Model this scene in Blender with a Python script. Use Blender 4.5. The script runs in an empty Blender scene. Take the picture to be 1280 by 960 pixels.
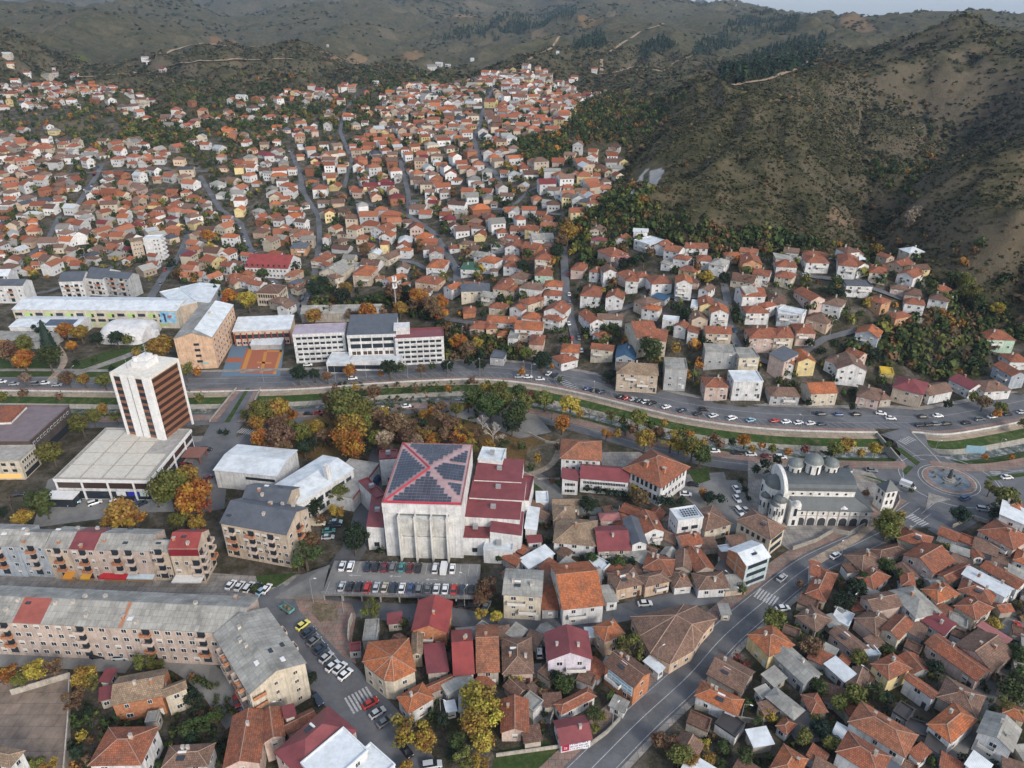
import bpy, math, random
import numpy as np
from mathutils import Vector, Matrix
R = math.radians
rnd = random.Random(7)
sc = bpy.context.scene
COL = sc.collection
# ---------------- camera, world, sun, exposure ----------------
FPX, PITCH, CAMZ = 888.0, R(27.5), 150.0
cam = bpy.data.cameras.new('camera'); camo = bpy.data.objects.new('camera', cam); COL.objects.link(camo)
camo.location = (0, 0, CAMZ); camo.rotation_euler = (R(90) - PITCH, 0, 0)
cam.sensor_width = 36; cam.lens = 36 * FPX / 1280; cam.clip_end = 40000; cam.clip_start = 1
sc.camera = camo
world = bpy.data.worlds.new('World'); sc.world = world; world.use_nodes = True
nt = world.node_tree; bg = nt.nodes['Background']
sky = nt.nodes.new('ShaderNodeTexSky'); sky.sky_type = 'NISHITA'; sky.sun_disc = False
SUN_EL, SUN_AZ = R(31), R(142)     # azimuth clockwise from +Y : to the right of the camera, slightly behind
sky.sun_elevation = SUN_EL; sky.sun_rotation = SUN_AZ; sky.altitude = 200
sky.air_density = 1.0; sky.dust_density = 3.0; sky.ozone_density = 1.0
mx = nt.nodes.new('ShaderNodeMix'); mx.data_type = 'RGBA'; mx.inputs[0].default_value = .28; mx.inputs[7].default_value = (6.0, 6.5, 7.1, 1)   # thin even overcast over the clear sky
nt.links.new(sky.outputs[0], mx.inputs[6]); nt.links.new(mx.outputs[2], bg.inputs[0]); bg.inputs[1].default_value = 0.13
sl = bpy.data.lights.new('sun', 'SUN'); sl.energy = 1.5; sl.angle = R(12); sl.color = (1, .93, .84)
so = bpy.data.objects.new('sun', sl); COL.objects.link(so)
d = Vector((math.sin(SUN_AZ) * math.cos(SUN_EL), math.cos(SUN_AZ) * math.cos(SUN_EL), math.sin(SUN_EL)))
so.rotation_euler = d.to_track_quat('Z', 'Y').to_euler(); so.location = (0, 0, 400)
vs = sc.view_settings; vs.view_transform = 'Standard'; vs.look = 'None'; vs.exposure = 0.74; vs.gamma = 1
vs.use_curve_mapping = False
sc.cycles.max_bounces = 5; sc.cycles.diffuse_bounces = 2; sc.cycles.glossy_bounces = 2
sc.cycles.volume_bounces = 0; sc.cycles.transparent_max_bounces = 6; sc.cycles.use_denoising = True

# ---------------- pixel ray -> world ----------------
cP, sP = math.cos(PITCH), math.sin(PITCH)
def ray(px, py):
    dx, dy = (px - 640) / FPX, (480 - py) / FPX
    return dx, cP + dy * sP, -sP + dy * cP
def atz(px, py, z=0.0):
    a, b, c = ray(px, py); t = (z - CAMZ) / c
    return a * t, b * t
def aty(px, py, Y):
    a, b, c = ray(px, py); t = Y / b
    return a * t, Y, CAMZ + c * t

# ---------------- terrain height from surveyed spots ----------------
Z = [  # px, py, height, hilliness
 (0,1000,-5,0),(320,1000,-5,0),(640,1000,-5,0),(960,1000,-5,0),(1280,1000,-5,0),(0,760,-5,0),(420,760,-5,0),(860,760,-5,0),(1280,760,-5,0),
 (0,620,-5,0),(320,620,-5,0),(640,620,-5,0),(960,620,-5,0),(1280,620,-4,0),(0,500,-5,0),(320,500,-5,0),(560,500,-5,0),(700,510,-4,0),(850,530,-4,0),(1000,540,-4,0),(1150,540,-4,0),(1280,530,-3,0),
 (0,420,-4,0),(200,420,-4,0),(400,430,-4,0),(540,440,-3,0),(0,350,-3,0),(200,350,-3,0),(400,360,-1,0),(540,380,2,0),
 (0,300,0,0),(200,300,1,0),(400,300,5,0),(0,250,10,0),(200,250,11,0),(400,250,14,0),(520,280,14,0),(0,200,28,0),(200,200,30,0),(400,200,30,0),(0,150,42,0),(180,165,40,.2),(400,150,42,0),(480,110,58,.2),(0,115,56,.3),
 (640,450,-2,0),(640,410,4,0),(640,350,12,0),(640,300,18,0),(640,250,27,0),(640,200,40,0),(640,150,54,0),(650,110,68,.1),
 (740,460,0,0),(750,420,7,0),(760,380,15,0),(770,330,25,.1),(760,300,31,.4),(730,240,36,.2),
 (850,490,-1,0),(880,455,6,0),(900,420,14,0),(900,380,22,0),(890,335,30,.2),(1000,500,-1,0),(1000,465,5,0),(1050,430,12,0),(1060,380,22,0),(1060,335,31,.1),
 (1130,480,0,0),(1180,478,-1,.1),(1180,450,5,.3),(1185,412,14,.3),(1180,370,24,.2),(1150,345,30,.3),(1200,330,33,.8),(1280,505,-1,0),(1270,450,3,.1),(1270,415,8,.2),(1280,350,24,.9),(1240,400,13,.5)]
D = [  # px, py, forward distance, hilliness
 (780,240,455,.7),(820,210,520,.8),(880,160,600,1),(960,125,670,1),(1000,100,750,1),(1050,62,900,1),(1120,42,960,1),(1200,28,1000,1),(1280,35,950,1),
 (950,200,500,1),(950,280,420,.8),(850,280,425,.8),(1050,150,600,1),(1050,220,450,1),(1050,290,400,.8),(1110,230,490,1),(1150,170,640,1),(1220,120,770,1),(1120,275,415,1),
 (1180,200,470,1),(1280,180,430,1),(1280,120,600,1),(1200,260,392,1),(1280,250,370,1),
 (860,105,1080,1),(850,82,1200,1),(950,70,1400,1),(950,45,1700,1),(1100,30,1900,1),(1010,30,2400,1),(1126,28,2500,1),(1242,25,2500,1),(1290,31,2400,1),
 (760,100,980,.8),(760,60,1500,1),(760,20,2400,1),(760,-10,4000,1),(720,135,830,.5),(600,98,1050,.6),(600,60,1700,1),(600,30,2600,1),(600,2,4500,1),(600,-20,7000,1),
 (425,75,1400,1),(425,45,2000,1),(425,20,2800,1),(425,-5,4200,1),(250,90,1120,1),(250,50,1600,1),(250,22,2200,1),(250,-4,3100,1),(300,115,930,.8),
 (100,78,1120,.8),(100,40,1600,1),(100,22,2200,1),(0,36,1900,1),(40,37,1950,1),(0,60,1300,1),(0,95,1050,.7),(-60,30,1900,1),(1340,40,900,1),(1400,150,450,1),(1400,300,330,1),(-80,200,640,0),(-80,110,950,.5)]
F = [  # azimuth px, forward distance, height
 (50,3600,40),(50,7500,262),(-50,8000,270),(150,7500,230),(1120,1300,110),(1250,1300,112),(960,1000,80),(1100,3600,20),(1280,3600,20),(950,9000,40),(400,9000,420),(1300,9000,40),(760,9000,330)]
pts, vals, hil = [], [], []
for px, py, z, h in Z:
    x, y = atz(px, py, max(z, 0)); pts.append((x, y)); vals.append(z); hil.append(h)
for px, py, Y, h in D:
    x, y, z = aty(px, py, Y); pts.append((x, y)); vals.append(z); hil.append(h)
for px, Y, z in F:
    pts.append(((px - 640) / FPX * Y * 1.1, Y)); vals.append(z); hil.append(1)
def warp(x, y):
    r = np.maximum(np.hypot(x, y), 30.0)
    return np.stack([np.arctan2(x, y) * 1.6, np.log(r) * 1.25], -1)
pts = np.array(pts); W0 = warp(pts[:, 0], pts[:, 1])
def kern(r): return np.where(r > 1e-9, r * r * np.log(np.maximum(r, 1e-9)), 0.0) * .35 + r * .8
n = len(W0); dm = np.linalg.norm(W0[:, None] - W0[None], axis=-1)
A = np.zeros((n + 3, n + 3)); A[:n, :n] = kern(dm) + np.eye(n) * -.002; A[:n, n] = 1; A[:n, n + 1:] = W0; A[n, :n] = 1; A[n + 1:, :n] = W0.T
rhs = np.zeros((n + 3, 2)); rhs[:n, 0] = vals; rhs[:n, 1] = hil
SOL = np.linalg.solve(A, rhs)
def hash2(ix, iy, s):
    v = np.sin(ix * 127.1 + iy * 311.7 + s * 74.7) * 43758.5453
    return v - np.floor(v)
def vnoise(x, y, s=0):
    ix, iy = np.floor(x), np.floor(y); fx, fy = x - ix, y - iy
    fx = fx * fx * (3 - 2 * fx); fy = fy * fy * (3 - 2 * fy)
    a, b, c, d_ = hash2(ix, iy, s), hash2(ix + 1, iy, s), hash2(ix, iy + 1, s), hash2(ix + 1, iy + 1, s)
    return (a + (b - a) * fx) * (1 - fy) + (c + (d_ - c) * fx) * fy
def ridged(x, y, s=0, o=4):
    t, amp, w = 0, 1.0, 1
    wx = vnoise(x * .8, y * .8, s + 50) * 1.3; wy = vnoise(x * .8 + 9, y * .8, s + 60) * 1.3
    x, y = x + wx, y + wy
    for k in range(o):
        v = 1.02 - np.sqrt((2 * vnoise(x, y, s + k) - 1) ** 2 + .025); t = t + amp * v * v * w; w = np.clip(v * 1.4, 0, 1)
        x, y, amp = x * 2.07 + 3.1, y * 2.07 + 1.7, amp * .5
    return t
GUL = []
def terrain(x, y):
    x, y = np.asarray(x, float), np.asarray(y, float); shp = x.shape; x, y = x.ravel(), y.ravel()
    out = np.zeros((len(x), 2))
    for i in range(0, len(x), 40000):
        w = warp(x[i:i + 40000], y[i:i + 40000])
        k = kern(np.linalg.norm(w[:, None] - W0[None], axis=-1))
        out[i:i + 40000] = k @ SOL[:n] + SOL[n] + w @ SOL[n + 1:]
    h = np.clip(out[:, 1], 0, 1); z = out[:, 0]; r = np.hypot(x, y)
    hm = np.clip((h - .3) / .5, 0, 1)
    sc1 = np.clip(r / 1000, .5, 3.0)
    z = z + hm * ((ridged(x / 210, y / 210, 3) - .85) * 31 * sc1 ** .15 + (ridged(x / 62, y / 62, 23, 3) - .7) * 5.0 * np.clip(1000 / r, .3, 1) + (ridged(x / 900, y / 900, 11, 3) - .85) * 58 * np.clip((r - 1100) / 1500, 0, 2.4))
    if GUL:
        m = (h > .3) & (r > 300) & (r < 4200); xm, ym, rm = x[m], y[m], r[m]; dz = np.zeros(xm.shape)
        wob = (vnoise(xm / 40, ym / 40, 88) - .5) * 26 * np.clip(rm / 700, .5, 2)
        for L, s_ in GUL:
            d_ = np.full(xm.shape, 1e9)
            for (ax, ay), (bx, by) in zip(L, L[1:]):
                q = (bx - ax) ** 2 + (by - ay) ** 2 + 1e-6; t = np.clip(((xm - ax) * (bx - ax) + (ym - ay) * (by - ay)) / q, 0, 1); d_ = np.minimum(d_, np.hypot(xm - ax - t * (bx - ax), ym - ay - t * (by - ay)))
            w = .055 * np.clip(rm, 400, 2200) * (.7 + .3 * abs(s_)); dz -= s_ * .024 * np.clip(rm, 400, 1900) * np.exp(-np.abs((d_ + wob * (d_ > 4)) / w) ** 1.25)
        z[m] += dz
    f = np.clip((r - 250) / 30, 0, 1); z = np.maximum(z, 0) * f; h = h * f
    return z.reshape(shp), h.reshape(shp)
def gz(x, y): return float(terrain([x], [y])[0][0])
def ground(px, py, up=0.0):
    """where the sight line of a spot in the survey photo meets the ground (or a level `up` above it)"""
    a, b, c = ray(px, py); t = np.geomspace(90, 9000, 420)
    z, _ = terrain(a * t, b * t); g = CAMZ + c * t - (z + up)
    i = int(np.argmax(g < 0)) if (g < 0).any() else len(t) - 1
    if i == 0: i = 1
    t0, t1 = t[i - 1], t[i]
    tt = np.linspace(t0, t1, 24); z, _ = terrain(a * tt, b * tt); g = CAMZ + c * tt - (z + up)
    j = int(np.argmax(g < 0)) if (g < 0).any() else 23
    tq = tt[max(j, 0)]
    return a * tq, b * tq, float(z[max(j, 0)])

_g = []
for P, s_ in (([(1112,300),(1108,262),(1104,232),(1140,190),(1185,155),(1230,118),(1262,92)], 1.3), ([(1104,232),(1065,196),(1030,165),(1008,135)], 1.0), ([(1112,222),(1092,170),(1085,120),(1095,80)], .9), ([(1165,168),(1172,120),(1165,80)], .8), ([(905,282),(918,230),(935,180)], .8), ([(985,296),(992,240),(985,190),(975,150)], .9), ([(1050,300),(1046,255),(1028,210)], .8), ([(835,265),(862,220),(885,180),(912,150)], .8),
    ([(745,215),(790,178),(840,140),(900,112)], 1.0), ([(1180,300),(1215,262),(1262,228),(1300,200)], .9), ([(1215,370),(1235,320),(1270,280)], .9), ([(1150,250),(1190,222),(1240,170),(1290,140)], .7), ([(940,285),(958,235),(962,180)], -.5), ([(870,270),(900,205),(930,150),(965,126)], -.6), ([(1018,292),(1020,240),(1000,180),(985,135)], -.6),
    ([(165,150),(175,110),(200,72),(270,40),(330,20)], 1.2), ([(60,88),(110,60),(140,30)], .9), ([(420,100),(400,80),(440,56),(500,34),(540,12)], 1.1), ([(560,95),(600,70),(640,55),(690,44)], .8), ([(330,60),(300,35),(290,10)], .8), ([(500,80),(560,58),(610,40)], .7), ([(700,110),(745,80),(790,62),(830,40)], .9), ([(230,60),(270,45),(310,34)], -.8), ([(20,45),(70,32),(110,22)], -.7), ([(370,60),(420,46),(470,34)], -.6), ([(850,75),(900,64),(960,52)], .7), ([(1080,50),(1120,30),(1160,26)], .7), ([(40,70),(50,45),(30,25)], .8), ([(640,38),(690,24),(740,14)], .7)):
    _g.append(([ground(*q)[:2] for q in P], s_))
GUL += _g
# ---------------- materials ----------------
MAT = {}
def mat(name, build, rough=.8, spec=.3, metal=0):
    m = bpy.data.materials.new(name); m.use_nodes = True; t = m.node_tree; p = t.nodes['Principled BSDF']
    p.inputs['Roughness'].default_value = rough; p.inputs['Specular IOR Level'].default_value = spec; p.inputs['Metallic'].default_value = metal
    if callable(build): build(t, p)
    else: p.inputs['Base Color'].default_value = (*build, 1)
    MAT[name] = m; return m
def N(t, kind, **kw):
    nd = t.nodes.new('ShaderNode' + kind)
    for k, v in kw.items():
        if k in nd.inputs: nd.inputs[k].default_value = v
        else: setattr(nd, k, v)
    return nd
def noise(t, scale, detail=4, rough=.6, coord='Object', vec=None):
    nd = N(t, 'TexNoise', Scale=scale, Detail=detail, Roughness=rough)
    if vec is None: vec = N(t, 'TexCoord').outputs[coord]
    t.links.new(vec, nd.inputs['Vector']); return nd.outputs['Fac']
def ramp(t, fac, stops):
    r = N(t, 'ValToRGB'); cr = r.color_ramp
    while len(cr.elements) < len(stops): cr.elements.new(.5)
    for e, (p, c) in zip(cr.elements, stops):
        e.position = p; e.color = (*(c if isinstance(c, tuple) else (c, c, c)), 1)
    t.links.new(fac, r.inputs[0]); return r.outputs[0]
def mix(t, fac, a, b, mode='MIX'):
    m = N(t, 'Mix', data_type='RGBA', blend_type=mode)
    for s, v in ((0, fac), (6, a), (7, b)):
        if hasattr(v, 'node'): t.links.new(v, m.inputs[s])
        elif s == 0: m.inputs[0].default_value = v
        else: m.inputs[s].default_value = (*v, 1)
    return m.outputs[2]
def bump(t, p, h, strength=.4, dist=.1):
    b = N(t, 'Bump', Strength=strength, Distance=dist); t.links.new(h, b.inputs['Height']); t.links.new(b.outputs[0], p.inputs['Normal'])
def ocol(t): return N(t, 'ObjectInfo').outputs['Color']
def worldpos(t): return N(t, 'NewGeometry').outputs['Position']
def b_plaster(t, p):
    w = worldpos(t)
    c = mix(t, ramp(t, noise(t, .35, 5, .65, vec=w), [(.35, .72), (.62, 1.0)]), (0, 0, 0), ocol(t))
    mp = N(t, 'Mapping'); mp.inputs['Scale'].default_value = (1.6, 1.6, .09); t.links.new(w, mp.inputs['Vector'])
    c = mix(t, 1, c, ramp(t, noise(t, 1.0, 5, .75, vec=mp.outputs[0]), [(.36, .70), (.52, 1.0)]), 'MULTIPLY')
    s = ramp(t, noise(t, 1.7, 4, .7, vec=w), [(.38, .86), (.6, 1.0)])
    m = N(t, 'Mix', data_type='RGBA', blend_type='MULTIPLY'); m.inputs[0].default_value = 1
    t.links.new(c, m.inputs[6]); t.links.new(s, m.inputs[7]); t.links.new(m.outputs[2], p.inputs['Base Color'])
mat('plaster', b_plaster, .9, .2)
def b_tile(t, p):
    uv = N(t, 'TexCoord').outputs['UV']; w = worldpos(t)
    br = N(t, 'TexBrick', offset=.5); br.inputs['Scale'].default_value = 1.0; br.inputs['Brick Width'].default_value = .42; br.inputs['Row Height'].default_value = .46
    br.inputs['Mortar Size'].default_value = .05; br.inputs['Mortar Smooth'].default_value = .4
    br.inputs['Color1'].default_value = (.62, .62, .62, 1); br.inputs['Color2'].default_value = (1.25, 1.2, 1.15, 1); br.inputs['Mortar'].default_value = (.38, .36, .36, 1)
    t.links.new(uv, br.inputs['Vector'])
    n1 = noise(t, .22, 6, .68, vec=w)
    base = mix(t, ramp(t, n1, [(.42, 0.0), (.64, .6)]), ocol(t), (.085, .062, .05))
    base = mix(t, ramp(t, noise(t, 1.1, 5, .7, vec=w), [(.5, 0.0), (.74, .55)]), base, (.27, .19, .14))
    c = mix(t, .8, base, br.outputs['Color'], 'MULTIPLY')
    t.links.new(c, p.inputs['Base Color']); bump(t, p, br.outputs['Fac'], .35, -.06)
mat('roof_tiles', b_tile, .85, .2)
def b_metal(t, p):
    uv = N(t, 'TexCoord').outputs['UV']; w = worldpos(t)
    wv = N(t, 'TexWave', wave_type='BANDS', bands_direction='X', Scale=1.05, Distortion=0); t.links.new(uv, wv.inputs['Vector'])
    s = ramp(t, wv.outputs['Fac'], [(.0, .66), (.12, .98), (1, 1.0)])
    n1 = ramp(t, noise(t, .3, 6, .7, vec=w), [(.35, .74), (.6, 1.05)])
    c = mix(t, 1, mix(t, 1, ocol(t), s, 'MULTIPLY'), n1, 'MULTIPLY')
    t.links.new(c, p.inputs['Base Color']); bump(t, p, wv.outputs['Fac'], .2, .05)
mat('roof_metal', b_metal, .5, .4)
def b_old(t, p):
    uv = N(t, 'TexCoord').outputs['UV']; w = worldpos(t)
    br = N(t, 'TexBrick', offset=0); br.inputs['Scale'].default_value = 1.0; br.inputs['Brick Width'].default_value = 1.1; br.inputs['Row Height'].default_value = 1.7
    br.inputs['Mortar Size'].default_value = .05; br.inputs['Color1'].default_value = (.8, .8, .8, 1); br.inputs['Color2'].default_value = (1.12, 1.12, 1.1, 1); br.inputs['Mortar'].default_value = (.6, .6, .58, 1)
    t.links.new(uv, br.inputs['Vector'])
    n1 = ramp(t, noise(t, .16, 7, .75, vec=w), [(.34, .58), (.6, 1.1)])
    c = mix(t, 1, mix(t, .8, ocol(t), br.outputs['Color'], 'MULTIPLY'), n1, 'MULTIPLY')
    t.links.new(c, p.inputs['Base Color'])
mat('roof_sheet', b_old, .85, .2)
def b_plain(t, p):
    w = worldpos(t); s = ramp(t, noise(t, .8, 5, .7, vec=w), [(.3, .8), (.62, 1.04)])
    t.links.new(mix(t, 1, ocol(t), s, 'MULTIPLY'), p.inputs['Base Color'])
mat('painted', b_plain, .6, .4)
def b_brick(t, p):
    w = worldpos(t); n1 = ramp(t, noise(t, 1.4, 5, .7, vec=w), [(.3, (.25, .10, .055)), (.5, (.36, .16, .085)), (.7, (.46, .24, .15))])
    t.links.new(n1, p.inputs['Base Color'])
mat('brick', b_brick, .9, .1)
def b_car(t, p):
    t.links.new(ocol(t), p.inputs['Base Color'])
mat('car_paint', b_car, .25, .5)
mat('car_glass', (.015, .018, .022), .12, .6)
mat('tyre', (.018, .018, .018), .8)
mat('glass', (.025, .032, .042), .18, .55)
mat('glass_warm', (.07, .045, .03), .25, .5)
mat('shutter', (.52, .5, .46), .6)
mat('frame_white', (.62, .62, .62), .5)
mat('frame_brown', (.10, .045, .03), .6)
mat('dark_metal', (.05, .052, .056), .5)
mat('grey_metal', (.30, .31, .32), .45, .5, .3)
mat('concrete', lambda t, p: t.links.new(ramp(t, noise(t, .5, 6, .7, vec=worldpos(t)), [(.3, (.21, .20, .185)), (.65, (.36, .345, .32))]), p.inputs['Base Color']), .9)
mat('paint_white', lambda t, p: t.links.new(ramp(t, noise(t, 2.5, 5, .8, vec=worldpos(t)), [(.36, (.16, .16, .165)), (.56, (.42, .42, .42))]), p.inputs['Base Color']), .7)
def b_asph(lo, hi):
    def f(t, p):
        w = worldpos(t); a = ramp(t, noise(t, .12, 7, .72, vec=w), [(.32, lo), (.66, hi)])
        v = N(t, 'TexVoronoi', Scale=.09); t.links.new(w, v.inputs['Vector']); sp = N(t, 'SeparateColor'); t.links.new(v.outputs['Color'], sp.inputs[0]); a = mix(t, 1, a, ramp(t, sp.outputs[0], [(.2, .86), (.21, 1.0), (.8, 1.0), (.81, 1.10)]), 'MULTIPLY')
        a = mix(t, 1, a, ramp(t, noise(t, .9, 8, .85, vec=w), [(.36, .78), (.46, 1.0)]), 'MULTIPLY')
        b = ramp(t, noise(t, 6, 3, .6, vec=w), [(.3, .85), (.7, 1.1)])
        t.links.new(mix(t, 1, a, b, 'MULTIPLY'), p.inputs['Base Color'])
    return f
mat('asphalt', b_asph((.075, .078, .086), (.135, .138, .146)), .85)
mat('asphalt_old', b_asph((.12, .118, .115), (.22, .215, .205)), .9)
def b_pave(c1, c2, wd, hh):
    def f(t, p):
        w = worldpos(t); br = N(t, 'TexBrick'); br.inputs['Scale'].default_value = 1.0; br.inputs['Brick Width'].default_value = wd; br.inputs['Row Height'].default_value = hh
        br.inputs['Mortar Size'].default_value = .05; br.inputs['Color1'].default_value = (*c1, 1); br.inputs['Color2'].default_value = (*c2, 1); br.inputs['Mortar'].default_value = (.1, .09, .08, 1)
        t.links.new(w, br.inputs['Vector'])
        a = ramp(t, noise(t, .25, 6, .7, vec=w), [(.34, .62), (.64, 1.1)])
        t.links.new(mix(t, 1, br.outputs['Color'], a, 'MULTIPLY'), p.inputs['Base Color'])
    return f
mat('paving_red', b_pave((.26, .15, .125), (.22, .18, .15), 1.5, 1.5), .9)
mat('paving_grey', b_pave((.28, .26, .235), (.22, .205, .19), 2.4, 2.4), .9)
mat('yard_slabs', b_pave((.25,.19,.15),(.19,.15,.12),3.2,3.2), .9)
mat('path_tan', b_pave((.36, .28, .21), (.33, .26, .2), 3.0, 3.0), .9)
mat('grass_mat', lambda t, p: t.links.new(ramp(t, noise(t, .5, 8, .8, vec=worldpos(t)), [(.3, (.018, .034, .010)), (.5, (.035, .06, .018)), (.66, (.09, .088, .04))]), p.inputs['Base Color']), .95, .1)
mat('soil', lambda t, p: t.links.new(ramp(t, noise(t, .45, 8, .8, vec=worldpos(t)), [(.32, (.05, .055, .025)), (.5, (.13, .105, .07)), (.68, (.24, .19, .14))]), p.inputs['Base Color']), .95, .1)
mat('stone_wall', lambda t, p: t.links.new(ramp(t, noise(t, .9, 8, .8, vec=worldpos(t)), [(.3, (.13, .125, .11)), (.65, (.34, .32, .28))]), p.inputs['Base Color']), .9)
mat('bed_water', lambda t, p: t.links.new(ramp(t, noise(t, .35, 6, .7, vec=worldpos(t)), [(.38, (.03, .045, .03)), (.52, (.09, .10, .085)), (.6, (.26, .25, .225))]), p.inputs['Base Color']), .25, .5)
def b_leaf(t, p):
    gi = N(t, 'ObjectInfo'); at = N(t, 'Attribute', attribute_name='tone', attribute_type='GEOMETRY')
    hs = N(t, 'HueSaturation'); t.links.new(gi.outputs['Color'], hs.inputs['Color'])
    mr = N(t, 'MapRange'); mr.inputs[3].default_value = .455; mr.inputs[4].default_value = .54; t.links.new(at.outputs['Fac'], mr.inputs[0]); t.links.new(mr.outputs[0], hs.inputs['Hue'])
    mv = N(t, 'MapRange'); mv.inputs[3].default_value = .55; mv.inputs[4].default_value = 1.5; t.links.new(at.outputs['Fac'], mv.inputs[0]); t.links.new(mv.outputs[0], hs.inputs['Value'])
    t.links.new(hs.outputs[0], p.inputs['Base Color'])
mat('leaves', b_leaf, .7, .25)
mat('bark', lambda t, p: t.links.new(ramp(t, noise(t, 3, 4, .7), [(.3, (.05, .038, .028)), (.7, (.15, .12, .09))]), p.inputs['Base Color']), .9)
mat('bark_pale', (.42, .39, .36), .9)
def b_vcol(t, p):
    at = N(t, 'Attribute', attribute_name='col', attribute_type='GEOMETRY'); w = worldpos(t)
    s = ramp(t, noise(t, .9, 5, .7, vec=w), [(.3, .72), (.62, 1.06)])
    t.links.new(mix(t, 1, at.outputs['Color'], s, 'MULTIPLY'), p.inputs['Base Color'])
mat('mixed_surface', b_vcol, .85, .15)
def b_terrain(t, p):
    at = N(t, 'Attribute', attribute_name='zone', attribute_type='GEOMETRY').outputs['Fac']; w = worldpos(t)
    town = ramp(t, noise(t, .13, 8, .78, vec=w), [(.33, (.028, .04, .014)), (.45, (.06, .055, .036)), (.55, (.115, .10, .08)), (.68, (.19, .175, .155))])
    n1 = noise(t, .012, 9, .74, vec=w); n2 = noise(t, .07, 8, .8, vec=w)
    hill = ramp(t, n2, [(.3, (.024, .030, .013)), (.44, (.055, .053, .028)), (.56, (.092, .080, .047)), (.72, (.155, .125, .08))])
    hill = mix(t, ramp(t, n1, [(.42, 0.0), (.6, .75)]), hill, mix(t, ramp(t, n2, [(.4, 0.0), (.6, 1.0)]), (.024, .032, .013), (.075, .066, .036)))
    # steep ground bares earth and rock
    g = N(t, 'NewGeometry'); sx = N(t, 'SeparateXYZ'); t.links.new(g.outputs['Normal'], sx.inputs[0])
    hill = mix(t, ramp(t, sx.outputs[2], [(.70, .5), (.86, 0.0)]), hill, (.15, .12, .09))
    c = mix(t, at, town, hill); fd = N(t, 'Attribute', attribute_name='field', attribute_type='GEOMETRY')
    c = mix(t, fd.outputs['Alpha'], c, mix(t, 1, fd.outputs['Color'], ramp(t, n2, [(.3, .75), (.65, 1.15)]), 'MULTIPLY'))
    t.links.new(c, p.inputs['Base Color']); bump(t, p, n2, .9, 4)
mat('terrain_ground', b_terrain, .95, .1)

mat('slate', b_pave((.13,.17,.22),(.17,.19,.21),2,2), .9)
mat('bank_grass', lambda t, p: t.links.new(ramp(t, noise(t, .4, 7, .75, vec=worldpos(t)), [(.3, (.018, .038, .010)), (.5, (.035, .066, .017)), (.64, (.10, .095, .045))]), p.inputs['Base Color']), .95, .1)
mat('hotel_glass', (.045, .028, .022), .2, .5)
def b_lit(t, p):
    t.links.new(ocol(t), p.inputs['Base Color']); t.links.new(ocol(t), p.inputs['Emission Color']); p.inputs['Emission Strength'].default_value = .45  # surface emits its own colour, imitating lamplight on awnings and a shop window
mat('lit_sign', b_lit, .6)
def b_mural(t, p):
    w = worldpos(t); t.links.new(ramp(t, noise(t, .5, 3, .5, vec=w), [(.35, (.10, .28, .45)), (.55, (.25, .45, .60)), (.7, (.45, .52, .5))]), p.inputs['Base Color'])
mat('mural', b_mural, .7)
mat('leaf_litter', lambda t, p: t.links.new(ramp(t, noise(t, 1.1, 8, .85, vec=worldpos(t)), [(.3, (.03, .035, .015)), (.45, (.07, .06, .03)), (.55, (.16, .09, .035)), (.7, (.11, .10, .07))]), p.inputs['Base Color']), .95, .1)
mat('dirt', (.27, .2, .135), .95)
mat('court_blue', (.10, .16, .22), .8)
mat('court_red', (.30, .10, .055), .8)
mat('court_orange', (.42, .19, .05), .8)
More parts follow.
